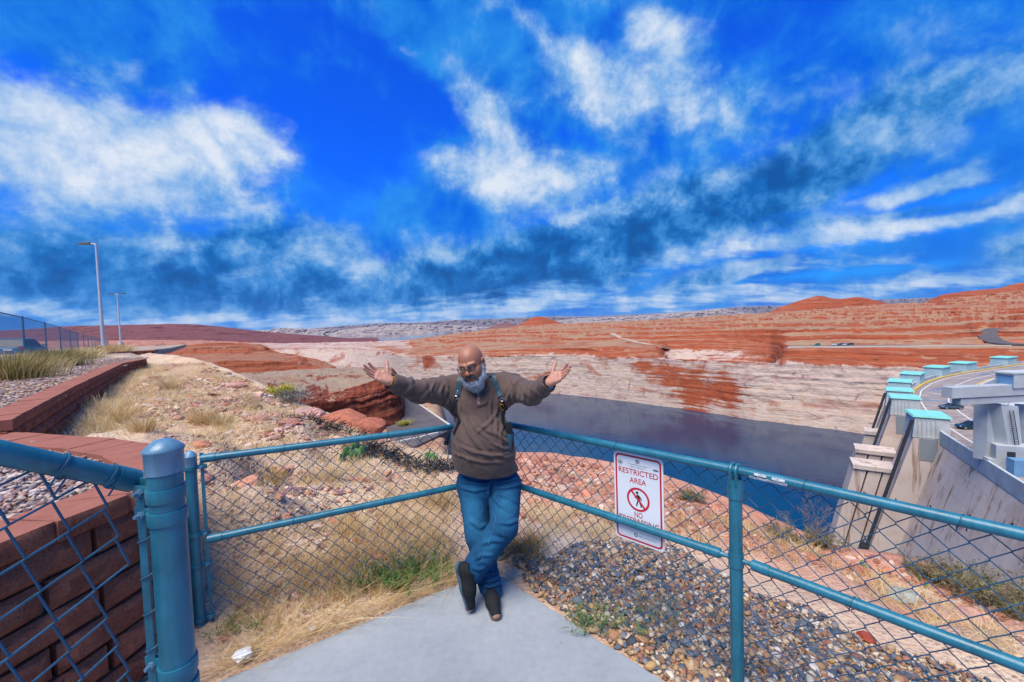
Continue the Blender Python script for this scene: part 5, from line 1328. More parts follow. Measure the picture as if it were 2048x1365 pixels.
# ------------------------------------------------------------------ the standing man: implicit surfaces, meshed by surface nets
from mathutils.bvhtree import BVHTree
class Field:
    def __init__(s, gx, gy, gz):
        s.g = [np.asarray(a, np.float64) for a in (gx, gy, gz)]
        s.f = np.full((len(gx), len(gy), len(gz)), .5, np.float32)
    def _win(s, lo, hi, pad):
        sl = []
        for a, l, h in zip(s.g, lo, hi):
            i0 = max(0, np.searchsorted(a, l - pad) - 1); i1 = min(len(a), np.searchsorted(a, h + pad) + 1)
            sl.append(slice(i0, max(i1, i0)))
        X = s.g[0][sl[0]][:, None, None]; Y = s.g[1][sl[1]][None, :, None]; Z = s.g[2][sl[2]][None, None, :]
        return tuple(sl), X, Y, Z
    def _mix(s, sl, d, k, mode):
        a = s.f[sl]
        if mode == 'sub':
            d = -d; h = np.clip(.5 - .5 * (a - d) / k, 0, 1); r = a * (1 - h) + d * h + k * h * (1 - h)
        else:
            h = np.clip(.5 + .5 * (a - d) / k, 0, 1); r = a * (1 - h) + d * h - k * h * (1 - h)
        s.f[sl] = r
    def cone(s, a, b, ra, rb, k=.01, mode='add', sq=None):
        """tapered capsule; sq = (direction, factor) flattens it along a direction"""
        a = np.array(tuple(a), float); b = np.array(tuple(b), float); r = max(ra, rb) * (1 if sq is None else max(1, 1 / sq[1]))
        sl, X, Y, Z = s._win(np.minimum(a, b) - r, np.maximum(a, b) + r, k * 2 + .012)
        if 0 in s.f[sl].shape: return
        ba = b - a; L2 = float(ba @ ba) + 1e-12
        px, py, pz = X - a[0], Y - a[1], Z - a[2]
        t = np.clip((px * ba[0] + py * ba[1] + pz * ba[2]) / L2, 0, 1)
        qx, qy, qz = px - t * ba[0], py - t * ba[1], pz - t * ba[2]
        if sq is not None:
            n = np.array(tuple(sq[0]), float); n /= np.linalg.norm(n)
            w = qx * n[0] + qy * n[1] + qz * n[2]; e = sq[1] - 1
            qx, qy, qz = qx + n[0] * w * e, qy + n[1] * w * e, qz + n[2] * w * e
        s._mix(sl, np.sqrt(qx * qx + qy * qy + qz * qz) - (ra + (rb - ra) * t), k, mode)
    def ell(s, c, r, M=None, k=.01, mode='add'):
        c = np.array(tuple(c), float); r = np.array(r, float); R = np.eye(3) if M is None else np.array(M)
        ext = np.sqrt(((R * r[None, :]) ** 2).sum(1))
        sl, X, Y, Z = s._win(c - ext, c + ext, k * 2 + .012)
        if 0 in s.f[sl].shape: return
        P = [X - c[0], Y - c[1], Z - c[2]]
        L = [(P[0] * R[0, j] + P[1] * R[1, j] + P[2] * R[2, j]) for j in range(3)]
        k0 = np.sqrt(sum((L[j] / r[j]) ** 2 for j in range(3))); k1 = np.sqrt(sum((L[j] / r[j] ** 2) ** 2 for j in range(3))) + 1e-9
        s._mix(sl, k0 * (k0 - 1) / k1, k, mode)
    def cut(s, p, n, k=.004):
        """keep the side the normal points away from"""
        p = np.array(tuple(p), float); n = np.array(tuple(n), float); n /= np.linalg.norm(n)
        d = (s.g[0][:, None, None] - p[0]) * n[0] + (s.g[1][None, :, None] - p[1]) * n[1] + (s.g[2][None, None, :] - p[2]) * n[2]
        s.f = np.maximum(s.f, d.astype(np.float32))
    def mesh(s):
        f = s.f; ins = f < 0
        nx, ny, nz = f.shape
        c = np.zeros((nx - 1, ny - 1, nz - 1), np.uint8)
        for dx in (0, 1):
            for dy in (0, 1):
                for dz in (0, 1): c += ins[dx:nx - 1 + dx, dy:ny - 1 + dy, dz:nz - 1 + dz]
        act = (c > 0) & (c < 8); ids = np.argwhere(act)
        idx = np.full(act.shape, -1, np.int32); idx[act] = np.arange(len(ids))
        acc = np.zeros((len(ids), 3)); cnt = np.zeros(len(ids))
        cor = [(dx, dy, dz) for dx in (0, 1) for dy in (0, 1) for dz in (0, 1)]
        val = {q: f[ids[:, 0] + q[0], ids[:, 1] + q[1], ids[:, 2] + q[2]].astype(float) for q in cor}
        cp = {q: np.stack([s.g[j][ids[:, j] + q[j]] for j in range(3)], 1) for q in cor}
        for q in cor:
            for j in range(3):
                if q[j]: continue
                q2 = tuple(v + (1 if i == j else 0) for i, v in enumerate(q))
                a, b = val[q], val[q2]; m = (a < 0) != (b < 0)
                t = np.where(m, a / np.where(m, a - b, 1), 0)[:, None]
                acc += np.where(m[:, None], cp[q] * (1 - t) + cp[q2] * t, 0); cnt += m
        V = acc / cnt[:, None]
        F = []
        for j in range(3):
            j1, j2 = (j + 1) % 3, (j + 2) % 3
            sl0 = [slice(1, n - 1) for n in f.shape]; sl0[j] = slice(0, f.shape[j] - 1)
            sl1 = list(sl0); sl1[j] = slice(1, f.shape[j])
            a, b = ins[tuple(sl0)], ins[tuple(sl1)]
            e = np.argwhere(a != b); off0 = np.array([1, 1, 1]); off0[j] = 0; e = e + off0
            flip = ins[e[:, 0], e[:, 1], e[:, 2]]
            def I(d1, d2):
                q = e.copy(); q[:, j1] -= d1; q[:, j2] -= d2; return idx[q[:, 0], q[:, 1], q[:, 2]]
            quad = np.stack([I(1, 1), I(0, 1), I(0, 0), I(1, 0)], 1)
            quad = np.where(flip[:, None], quad, quad[:, ::-1])
            F.append(quad[(quad >= 0).all(1)])
        return V, np.concatenate(F)
def relax(V, F, n=2, w=.5):
    e = np.concatenate([F[:, [0, 1]], F[:, [1, 2]], F[:, [2, 3]], F[:, [3, 0]]])
    for _ in range(n):
        s = np.zeros_like(V); c = np.zeros(len(V))
        np.add.at(s, e[:, 0], V[e[:, 1]]); np.add.at(s, e[:, 1], V[e[:, 0]]); np.add.at(c, e[:, 0], 1); np.add.at(c, e[:, 1], 1)
        V = V * (1 - w) + w * s / np.maximum(c, 1)[:, None]
    return V
def normals(V, F):
    n = np.cross(V[F[:, 2]] - V[F[:, 0]], V[F[:, 3]] - V[F[:, 1]])
    N = np.zeros_like(V)
    for k in range(4): np.add.at(N, F[:, k], n)
    return N / (np.linalg.norm(N, axis=1)[:, None] + 1e-12)
def axis_steps(lo, hi, fine, coarse, zones):
    a = [lo]
    while a[-1] < hi:
        st = fine if any(z0 - .004 <= a[-1] <= z1 for z0, z1 in zones) else coarse
        nx = [z0 - .004 for z0, z1 in zones if a[-1] < z0 - .004]
        a.append(min([a[-1] + st] + nx) if nx else a[-1] + st)
    return np.array(a)

V3 = lambda v: np.array(tuple(v), float)
LM = {k: V3(atd(*v)) for k, v in dict(
    pelvis=(976, 962, 2.84), belly=(964, 892, 2.77), chest=(956, 812, 2.82), neck=(957, 772, 2.81), head=(943, 729, 2.71),
    shL=(896, 776, 2.83), elL=(838, 784, 2.62), wrL=(781, 763, 2.43), shR=(1018, 770, 2.83), elR=(1062, 789, 2.62), wrR=(1098, 766, 2.43),
    hipL=(944, 975, 2.84), knL=(957, 1072, 2.70), anL=(984, 1181, 2.60), hipR=(1010, 972, 2.83), knR=(1008, 1052, 2.60), anR=(943, 1146, 2.545)).items()}
person = None

# ---- skin
def unit(v): v = np.array(v, float); return v / np.linalg.norm(v)
h_up = unit((-.245, -.20, .95)); h_fw = unit((-.20, -.95, -.24)); h_fw = unit(h_fw - h_up * (h_fw @ h_up)); h_rt = np.cross(h_fw, h_up)   # h_rt: to the man's right? fixed below
h_x = np.cross(h_up, h_fw); h_x = h_x if h_x[0] > 0 else -h_x      # picture-right side of the head
HS = 1.05
HM = np.stack([h_x, h_fw, h_up], 1)
def hp(x, y, z): return LM['head'] + HM @ (np.array((x, y, z)) * HS)
def build_skin():
    gx = axis_steps(-1.02, .46, .0026, .013, [(-.97, -.72), (-.395, -.155), (.205, .40)])
    gy = axis_steps(2.24, 3.0, .0029, .013, [(2.28, 2.80)])
    gz = axis_steps(.98, 1.78, .0026, .013, [(1.40, 1.77)])
    B = Field(gx, gy, gz)
    # torso and arms under the shirt keep it one body
    B.cone(LM['belly'], LM['chest'], .13, .13, .03); B.cone(LM['chest'], LM['neck'], .11, .06, .04)
    for s in 'LR':
        B.cone(LM['neck'] - np.array((0, 0, .06)), LM['sh' + s], .05, .05, .03); B.cone(LM['sh' + s], LM['el' + s], .05, .042, .02); B.cone(LM['el' + s], LM['wr' + s], .042, .029, .02)
    # head
    e = lambda c, r, k=.012, mode='add': B.ell(hp(*c), np.array(r) * HS, HM, k, mode)
    c = lambda a, b, ra, rb, k=.01, mode='add': B.cone(hp(*a), hp(*b), ra * HS, rb * HS, k, mode)
    B.cone(hp(0, -.025, -.06), LM['neck'] + np.array((0, .02, -.03)), .060, .066, .03)
    e((0, -.014, .036), (.079, .100, .088), .02)
    e((0, .028, -.035), (.066, .066, .088), .03)
    e((0, .05, -.092), (.044, .042, .036), .03)
    for s in (-1, 1):
        e((s * .040, .056, -.030), (.030, .032, .028), .02)
        c((s * .014, .092, .024), (s * .050, .078, .026), .0105, .009, .014)
        e((s * .031, .096, .005), (.017, .014, .0115), .010, 'sub')
        e((s * .031, .078, .004), (.0135, .0135, .0135), .003)
        c((s * .018, .0905, .0115), (s * .044, .0865, .010), .0042, .004, .005)
        c((s * .018, .0895, -.003), (s * .044, .086, -.003), .0042, .004, .005)
        e((s * .0815, -.008, -.004), (.010, .021, .033), .006); e((s * .084, -.002, .000), (.008, .010, .018), .004, 'sub'); e((s * .083, -.002, -.030), (.008, .009, .009), .005)
        e((s * .0125, .100, -.033), (.0095, .011, .0085), .006)
        c((s * .022, .094, -.030), (s * .040, .078, -.062), .004, .004, .012)
    c((0, .092, .016), (0, .113, -.022), .0085, .0125, .010); e((0, .114, -.027), (.0135, .0125, .011), .006)
    c((-.020, .088, -.0665), (.020, .088, -.0665), .006, .006, .006); c((-.018, .088, -.0785), (.018, .088, -.0785), .007, .007, .006)
    c((-.021, .100, -.0725), (.021, .100, -.0725), .0035, .0035, .003, 'sub')
    # hands
    for side in 'LR':
        w = LM['wr' + side]; el = LM['el' + side]
        if side == 'L': tip = V3(atd(722, 733, 2.36)); Nn = np.array((.10, -.66, .74))
        else: tip = V3(atd(1141, 738, 2.345)); Nn = np.array((-.10, -.62, .78))
        Fd = unit(tip - w); Nn = unit(Nn - Fd * (Nn @ Fd)); T = np.cross(Fd, Nn); T = T if T[2] > 0 else -T
        S = 1.0
        def q(f, t, n): return w + (Fd * f + T * t + Nn * n) * S
        B.cone(el + (w - el) * .6, q(.0, 0, 0), .034, .029, .01, sq=(Nn, 1.2))
        B.cone(q(0, 0, 0), q(.03, .0, 0), .029, .030, .012, sq=(Nn, 1.35))
        for t0, t1 in ((-.026, -.030), (-.009, -.010), (.009, .010), (.024, .030)): B.cone(q(.012, t0 * .7, -.001), q(.092 - abs(t1) * .25, t1, -.002), .0165, .0125, .011)
        B.cone(q(.02, .02, .006), q(.058, .034, .008), .018, .014, .012)                         # ball of the thumb
        B.cone(q(.02, -.022, .006), q(.06, -.028, .004), .015, .012, .012)
        for (t1, spread, Ls, cu, r) in ((.029, .06, (.043, .026, .021), (.05, .22, .20), .0088), (.0105, .01, (.047, .030, .023), (-.02, .14, .16), .0092), (-.009, -.03, (.043, .028, .022), (.0, .16, .16), .0088), (-.0275, -.09, (.034, .021, .019), (.06, .18, .16), .0076)):
            p = q(.088 - abs(t1) * .25, t1, -.002); d = unit(Fd + T * spread); ang = 0; r0 = r
            for L_, b_ in zip(Ls, cu):
                ang += b_; dd = unit(d * math.cos(ang) + Nn * math.sin(ang)); p2 = p + dd * L_
                B.cone(p, p2, r0, r0 * .93, .0035); r0 *= .93; p = p2
        p = q(.034, .030, .008); d0 = unit(Fd * .42 + T * .95 + Nn * .15); r0 = .0125
        for L_, d_ in ((.040, d0), (.032, unit(Fd * .45 + T * .95 + Nn * .02)), (.024, unit(Fd * .30 + T * 1.0 - Nn * .12))):
            p2 = p + d_ * L_; B.cone(p, p2, r0, r0 * .88, .006); r0 *= .88; p = p2
    V, F = B.mesh()
    V = relax(V, F, 1, .35)
    # complexion
    H = (V - LM['head']) @ HM / HS
    col = np.tile(np.array((.33, .135, .075)), (len(V), 1))
    head_m = (np.linalg.norm(H / np.array((.11, .14, .16)), axis=1) < 1)
    def blot(cx, r, c2, w):
        d = np.linalg.norm((H - np.array(cx)) / np.array(r), axis=1); k = (np.clip(1.4 - d, 0, 1) * w)[:, None]
        col[:] = col * (1 - k) + np.array(c2) * k
    hand = ~head_m
    col[hand] = (.46, .22, .15)
    sp = fbm(V[:, 0] * 60, V[:, 1] * 60, V[:, 2] * 60, 3, 4)
    for s in (-1, 1):
        blot((s * .031, .09, .0045), (.0155, .03, .0035), (.015, .010, .010), .95)
        blot((s * .031, .088, .012), (.022, .03, .012), (.17, .065, .04), .45)
        blot((s * .034, .086, -.014), (.020, .03, .008), (.20, .08, .05), .4)
        blot((s * .032, .09, .031), (.024, .03, .004), (.11, .085, .08), .55)
        blot((s * .042, .08, -.028), (.022, .03, .018), (.40, .14, .085), .5)
        blot((s * .082, 0, -.01), (.02, .03, .035), (.38, .13, .085), .5)
    blot((0, .118, -.026), (.016, .02, .014), (.40, .14, .09), .6)
    blot((0, .10, -.0725), (.022, .03, .0032), (.03, .012, .012), .95)
    blot((0, .10, -.079), (.020, .03, .006), (.33, .10, .075), .8)
    blot((0, .03, .12), (.06, .08, .04), (.40, .18, .115), .4)
    col *= (1 + .10 * sp)[:, None]
    m, t, b = material('skin', .48, .4)
    a = t.new('ShaderNodeAttribute', attribute_name='Col').outputs['Color']
    n = t.noise(pos(t), 120, 4, .6)
    t.l.new(t.mix(1.0, a, t.ramp(n, [(.3, (.9,) * 3), (.7, (1.1,) * 3)]), 'MULTIPLY'), b.inputs['Base Color'])
    b.inputs['Subsurface Weight'].default_value = .12; b.inputs['Subsurface Radius'].default_value = (.01, .004, .002); b.inputs['Subsurface Scale'].default_value = 1.0
    bump(t, b, t.noise(pos(t), 260, 3, .6), .0006)
    return link('person', np_mesh('person', V, F, True, col), m, label='bald bearded man in a brown shirt and jeans holding both arms open', cat='person')
person = build_skin()

# ---- clothes
def cloth_mat(name, c, bscale, weave=900, rough=.9, var=.12):
    m, t, b = material(name, rough, .15)
    P_ = pos(t); n = t.noise(P_, bscale, 5, .6)
    t.l.new(t.mix(1.0, tuple(c) + (1,), t.ramp(n, [(.3, (1 - var,) * 3), (.7, (1 + var,) * 3)]), 'MULTIPLY'), b.inputs['Base Color'])
    b.inputs['Sheen Weight'].default_value = .15
    bump(t, b, t.noise(P_, weave, 2, .5), .0006)
    return m
def ridge_noise(u, v, w, seed, p=2.2):
    return (1 - np.abs(fbm(u, v, w, 3, seed, .45)) * 1.6).clip(0, 1) ** p
def folds(V, N, lines):
    """lines: (points along a fold, width, height, taper)"""
    D = np.zeros(len(V))
    for pts, w, h in lines:
        pts = np.array(pts); best = np.full(len(V), 9.0); tt = np.zeros(len(V))
        for i in range(len(pts) - 1):
            a, b = pts[i], pts[i + 1]; ba = b - a; t = np.clip(((V - a) @ ba) / (ba @ ba), 0, 1)
            d = np.linalg.norm(V - a - t[:, None] * ba, axis=1); m = d < best
            best = np.where(m, d, best); tt = np.where(m, (i + t) / (len(pts) - 1), tt)
        x = best / w
        D += h * np.sin(np.pi * np.clip(tt * .96 + .02, 0, 1)) ** .6 * (np.exp(-x * x) - .45 * np.exp(-(x - 1.9) ** 2 * 1.3))
    return V + N * D[:, None]
def surface_lines(V, F):
    bv = BVHTree.FromPolygons(V.tolist(), F.tolist())
    def px(pts, d=None):
        P_ = np.array(pts, float); q = np.linspace(0, len(P_) - 1, 5 * (len(P_) - 1) + 1); out = []
        for a, b in zip(np.interp(q, np.arange(len(P_)), P_[:, 0]), np.interp(q, np.arange(len(P_)), P_[:, 1])):
            h = bv.ray_cast(Vector((0, 0, CAM_Z)), ray(a, b).normalized())
            if h[0] is not None: out.append(V3(h[0]))
        return out if len(out) > 1 else [V3(bv.find_nearest(atd(*pts[0], 2.7))[0]), V3(bv.find_nearest(atd(*pts[-1], 2.7))[0])]
    return px
def build_shirt():
    st = .0062
    B = Field(np.arange(-.96, .42, st), np.arange(2.28, 3.12, st), np.arange(.70, 1.56, st))
    ch, be, pe, nk = LM['chest'], LM['belly'], LM['pelvis'], LM['neck']
    lat = unit((.93, .0, -.03))
    B.ell(ch + np.array((0, 0, -.005)), (.195, .135, .17), None, .04)
    B.ell(be + np.array((.0, .0, .05)), (.215, .175, .20), None, .06)
    B.ell(be + np.array((.01, .01, -.06)), (.225, .175, .20), None, .05)
    B.ell(pe + np.array((-.005, -.01, .0)), (.250, .168, .22), None, .06)
    B.cone(LM['shL'] + np.array((.05, 0, .015)), LM['shR'] + np.array((-.05, 0, .015)), .078, .078, .05)
    B.cone(nk + np.array((-.06, .02, -.02)), nk + np.array((.06, .02, -.02)), .062, .062, .05)
    for s in 'LR':
        sh, el, wr = LM['sh' + s], LM['el' + s], LM['wr' + s]
        B.cone(sh + (ch - sh) * .25 + np.array((0, 0, -.05)), sh * .45 + el * .55, .088, .074, .05)
        B.cone(sh, el, .084, .076, .04); B.cone(el, el + (wr - el) * .93, .074, .054, .03)
    # neck opening and open cuffs
    B.cone(nk + np.array((.0, -.01, -.045)), nk + np.array((0, -.03, .16)), .062, .085, .008, 'sub')
    for s in 'LR':
        el, wr = LM['el' + s], LM['wr' + s]; d = unit(wr - el)
        B.cone(wr - d * .055, wr + d * .06, .040, .047, .004, 'sub')
    hem = V3(atd(966, 951, 2.70)); 
    B.cut(hem, (.05 * 1, .0, -1.0)) if False else B.cut(hem, unit((-.10, .10, -1.0)))
    V, F = B.mesh(); V = relax(V, F, 2, .5); N = normals(V, F)
    px = surface_lines(V, F)
    FL = [(px([(913, 792), (922, 830), (940, 870), (968, 905), (1000, 925)]), .0135, .0105), (px([(922, 785), (932, 820), (952, 858), (985, 885)]), .012, .0095), (px([(930, 800), (948, 835), (972, 862), (1000, 872)]), .011, .008),
          (px([(998, 792), (990, 830), (994, 868), (1008, 890)]), .012, .009), (px([(985, 775), (980, 812), (984, 850)]), .010, .007), (px([(1004, 806), (982, 842), (952, 868)]), .011, .007), (px([(1012, 830), (1000, 870), (1005, 905)]), .010, .007),
          (px([(905, 905), (930, 915), (965, 925), (1010, 925)]), .010, .0095), (px([(918, 893), (950, 905), (990, 912), (1034, 904)]), .010, .010), (px([(980, 885), (1008, 898), (1036, 893)]), .009, .009), (px([(985, 905), (1010, 915), (1038, 910)]), .009, .008), (px([(902, 870), (915, 895), (925, 930)]), .011, .008), (px([(925, 900), (938, 918), (942, 935)]), .008, .008),
          (px([(995, 872), (1015, 884), (1032, 880)]), .010, .009), (px([(940, 772), (946, 796), (958, 812), (972, 806), (980, 785)]), .010, .008), (px([(898, 782), (910, 808), (908, 845)]), .011, .009), (px([(1020, 782), (1010, 815), (1014, 850)]), .011, .009), (px([(896, 800), (893, 835), (898, 880)]), .012, .008), (px([(1028, 800), (1022, 830), (1020, 850)]), .011, .008),
          (px([(890, 765), (880, 785), (885, 802)]), .011, .009), (px([(870, 762), (862, 782), (868, 800)]), .010, .008), (px([(1038, 765), (1050, 785), (1046, 805)]), .011, .009), (px([(1022, 752), (1030, 775), (1026, 800)]), .011, .008)]
    # sleeve folds ring the arms
    for s, q0 in (('L', 1), ('R', -1)):
        sh, el, wr = LM['sh' + s], LM['el' + s], LM['wr' + s]
        for k, (t_, seg) in enumerate([(.15, 0), (.38, 0), (.62, 0), (.84, 0), (.05, 1), (.22, 1), (.42, 1), (.62, 1), (.82, 1)]):
            c = sh + (el - sh) * t_ if seg == 0 else el + (wr - el) * t_
            d = unit(el - sh) if seg == 0 else unit(wr - el); u = unit(np.cross(d, (0, 0, 1))); v = np.cross(u, d); r = .085 if seg == 0 else .068
            a0 = 2.2 * k + (0 if s == 'L' else 1.1); pts = [c + d * (.05 * math.sin(a0 * 3) * (j / 7 - .5) + .035 * (j / 7 - .5)) + r * (u * math.cos(a0 + j * .33) + v * math.sin(a0 + j * .33)) for j in range(8)]
            FL.append((pts, .014, .010))
    V = folds(V, N, [(p_, w_, h_ * 1.25) for p_, w_, h_ in FL])
    N = normals(V, F)
    dg = (V[:, 0] * .8 - V[:, 2] * .55); ac = (V[:, 0] * .55 + V[:, 2] * .8)
    V = V + N * (.0055 * (ridge_noise(dg * 4, ac * 13, V[:, 1] * 5, 9) - .4) + .003 * fbm(V[:, 0] * 22, V[:, 1] * 22, V[:, 2] * 22, 3, 2))[:, None]
    V = relax(V, F, 1, .35)
    return V, F
SV, SF = build_shirt()
M_SHIRT = cloth_mat('brown_jersey', (.098, .066, .056), 6)
shirt = link('shirt', np_mesh('shirt', SV, SF, True), M_SHIRT, person)
def build_jeans():
    st = .0058
    B = Field(np.arange(-.46, .16, st), np.arange(2.36, 3.08, st), np.arange(.055, .95, st))
    pe = LM['pelvis']
    B.ell(pe + np.array((0, 0, .0)), (.222, .150, .16), None, .04)
    B.cone(LM['hipL'] + np.array((.012, 0, 0)), LM['knL'], .118, .088, .03); B.cone(LM['knL'], LM['anL'] + np.array((0, 0, -.03)), .088, .074, .02)
    J2 = Field(B.g[0], B.g[1], B.g[2])
    J2.cone(LM['hipR'], LM['knR'], .122, .092, .03); d = unit(LM['anR'] - LM['knR']); J2.cone(LM['knR'], LM['anR'], .092, .078, .02)
    # trouser ends: open hems
    J2.cut(LM['anR'] + d * .035, d); J2.cone(LM['anR'] - d * .02, LM['anR'] + d * .2, .062, .066, .003, 'sub')
    d1 = unit(LM['anL'] - LM['knL']); B.cut(V3(atd(980, 1184, 2.60)) - np.array((0, 0, .0)), unit((-.10, -.15, -1))); B.cone(LM['anL'] - d1 * .05, LM['anL'] + d1 * .2, .058, .064, .003, 'sub')
    h = np.clip(.5 + .5 * (B.f - J2.f) / .012, 0, 1); B.f = B.f * (1 - h) + J2.f * h - .012 * h * (1 - h)
    B.cut(pe + np.array((0, 0, .10)), (0, 0, 1))
    V, F = B.mesh(); V = relax(V, F, 2, .5); N = normals(V, F)
    px = surface_lines(V, F)
    FL = [(px([(985, 965), (960, 968), (925, 962)], 2.70), .010, .008), (px([(982, 975), (950, 982), (918, 975)], 2.70), .011, .007), (px([(990, 965), (1015, 962), (1042, 956)], 2.70), .010, .009), (px([(990, 978), (1015, 976), (1042, 970)], 2.69), .010, .009), (px([(990, 985), (1015, 995), (1040, 1010)], 2.66), .012, .009),
          (px([(988, 992), (1000, 1010), (1030, 1030)], 2.62), .012, .008), (px([(984, 962), (983, 985), (984, 1010)], 2.70), .010, -.012), (px([(995, 1045), (1018, 1048), (1040, 1040)], 2.52), .011, .008), (px([(940, 1040), (960, 1055), (975, 1050)], 2.6), .014, .006),
          (px([(960, 1090), (985, 1080), (1010, 1085)], 2.50), .012, .007), (px([(948, 1120), (965, 1110), (985, 1112)], 2.48), .010, .007), (px([(944, 1135), (958, 1140), (972, 1135)], 2.47), .010, .007),
          (px([(965, 1160), (980, 1164), (1000, 1155)], 2.52), .009, .010), (px([(962, 1172), (980, 1174), (1000, 1168)], 2.52), .009, .010), (px([(975, 1145), (988, 1150), (1000, 1142)], 2.53), .009, .009)]
    V = folds(V, N, [(p_, w_, h_ * 1.5) for p_, w_, h_ in FL]); N = normals(V, F)
    V = V + N * (.0065 * (ridge_noise(V[:, 0] * 10, V[:, 2] * 8 + V[:, 0] * 4, V[:, 1] * 8, 19) - .4) + .0022 * fbm(V[:, 0] * 26, V[:, 1] * 26, V[:, 2] * 26, 3, 12))[:, None]
    V = relax(V, F, 1, .3)
    # faded thighs, dark seams
    col = np.tile(np.array((.007, .050, .125)), (len(V), 1))
    for c, r, k in ((V3(atd(940, 1020, 2.66)), (.085, .2, .17), .75), (V3(atd(1015, 1010, 2.62)), (.07, .2, .13), .55), (V3(atd(980, 1090, 2.52)), (.07, .2, .12), .3)):
        w = np.exp(-(((V - c) / np.array(r)) ** 2).sum(1)) * k; col = col * (1 - w[:, None]) + np.array((.03, .18, .32)) * w[:, None]
    col *= (1 + .25 * fbm(V[:, 0] * 18, V[:, 1] * 18, V[:, 2] * 7, 4, 31))[:, None]
    return V, F, col
JV, JF, JC = build_jeans()
M_JEAN = colour_attr('blue_denim', .9, .15, .22, 160, .0008, 700)
jeans = link('jeans', np_mesh('jeans', JV, JF, True, JC), M_JEAN, person)
bvh_shirt = BVHTree.FromPolygons(SV.tolist(), SF.tolist()); bvh_jeans = BVHTree.FromPolygons(JV.tolist(), JF.tolist())
def on(bvh, px, py, lift=.003):
    v = ray(px, py).normalized(); h = bvh.ray_cast(Vector((0, 0, CAM_Z)), v)
    if h[0] is None: h = bvh.find_nearest(atd(px, py, 2.66))
    n = h[1] if h[1].dot(v) < 0 else -h[1]
    return h[0] + n * lift, n
def ribbon_on(bvh, pts, w, name, mat, parent, thick=.0028, lift=.004, sub=10):
    P = np.array(pts, float); q = np.linspace(0, len(P) - 1, sub * (len(P) - 1) + 1)
    X = np.interp(q, np.arange(len(P)), P[:, 0]); Y = np.interp(q, np.arange(len(P)), P[:, 1])
    hits = [on(bvh, a, b_, lift) for a, b_ in zip(X, Y)]
    C = np.array([tuple(h[0]) for h in hits]); Nn = np.array([tuple(h[1]) for h in hits])
    for _ in range(4): C[1:-1] = (C[:-2] + 2 * C[1:-1] + C[2:]) / 4; Nn[1:-1] = (Nn[:-2] + 2 * Nn[1:-1] + Nn[2:]) / 4
    C = C + Nn * .002
    rings = []
    for i in range(len(C)):
        t_ = unit(C[min(i + 1, len(C) - 1)] - C[max(i - 1, 0)]); n = unit(Nn[i]); s = unit(np.cross(t_, n))
        rings.append([C[i] - s * w / 2, C[i] + s * w / 2, C[i] + s * w / 2 + n * thick, C[i] - s * w / 2 + n * thick])
    mb = MB(); mb.loft(rings); return mb.build(name, mat, parent, smooth=True, sharp=50)
# jeans seam, shirt placket and buttons
M_STITCH = simple('pale_stitching', (.05, .15, .25), .9, .1)
M_PLK = cloth_mat('rose_placket', (.27, .135, .125), 20)
M_BTN = simple('dark_button', (.06, .035, .035), .4, .5)
pl = ribbon_on(bvh_shirt, [(958, 772), (957.5, 790), (957, 810)], .020, 'placket', M_PLK, shirt, .0015, .001)
for y in (777, 785, 793, 802):
    c, n = on(bvh_shirt, 958, y, .006); mb = MB(); mb.lathe([(.0045, -.001), (.0045, .001), (.002, .002)], 10, (0, 0, 0), n.to_track_quat('Z', 'Y').to_matrix()); mb.v = [v + np.array(tuple(c)) for v in mb.v]; o = mb.build('button', M_BTN); o.parent = shirt
ribbon_on(bvh_jeans, [(993, 1030), (990, 1050), (982, 1075), (972, 1100), (962, 1125)], .0035, 'seam', M_STITCH, jeans, .001, .001)
# ---- shoulder harness
M_LEATH = simple('dark_teal_leather', (.012, .045, .065), .5, .4, var=.15, scale=30)
M_WEB = simple('black_webbing', (.010, .012, .014), .8, .3, var=.2, scale=60)
M_STEELP = simple('polished_ring_steel', (.55, .56, .58), .25, .5, .9)
M_ORNG = simple('orange_clip', (.62, .24, .03), .4, .4)
harn = ribbon_on(bvh_shirt, [(921, 756), (918, 775), (914, 792)], .040, 'harness_strap', M_LEATH, person)
h2 = ribbon_on(bvh_shirt, [(980, 738), (988, 760), (996, 780), (1001, 794)], .038, 'harness_strap', M_LEATH, person)
ribbon_on(bvh_shirt, [(911, 797), (906, 820), (901, 845), (897, 866)], .024, 'harness_webbing', M_WEB, person)
ribbon_on(bvh_shirt, [(1007, 800), (1010, 815), (1014, 835), (1021, 852)], .026, 'harness_webbing', M_WEB, person)
def ring_at(px, py, R, r, mat, name, squash=1.0, parent=None, rot=0.0):
    c, n = on(bvh_shirt, px, py, .010); q = n.to_track_quat('Z', 'Y').to_matrix()
    pts = []
    for a in np.linspace(0, 2 * math.pi, 24, endpoint=False):
        u, v = R * math.cos(a), R * squash * math.sin(a); u, v = u * math.cos(rot) - v * math.sin(rot), u * math.sin(rot) + v * math.cos(rot)
        pts.append(c + q @ Vector((u, v, 0)))
    mb = MB(); mb.tube(pts, r, 8, closed=True); return mb.build(name, mat, parent or person, smooth=True)
ring_at(912, 796, .0135, .0024, M_STEELP, 'strap_ring'); ring_at(1005, 798, .0135, .0024, M_STEELP, 'strap_ring')
ring_at(1005, 813, .013, .0030, M_ORNG, 'carabiner', 2.1, rot=.15)
for (x, y) in ((915, 783), (913.5, 788), (998, 786), (1000, 791)):
    c, n = on(bvh_shirt, x, y, .010); mb = MB(); mb.lathe([(.0045, -.002), (.0045, .001), (.002, .003)], 10, (0, 0, 0), n.to_track_quat('Z', 'Y').to_matrix()); mb.v = [v + np.array(tuple(c)) for v in mb.v]; mb.build('rivet', M_STEELP, person, smooth=True)
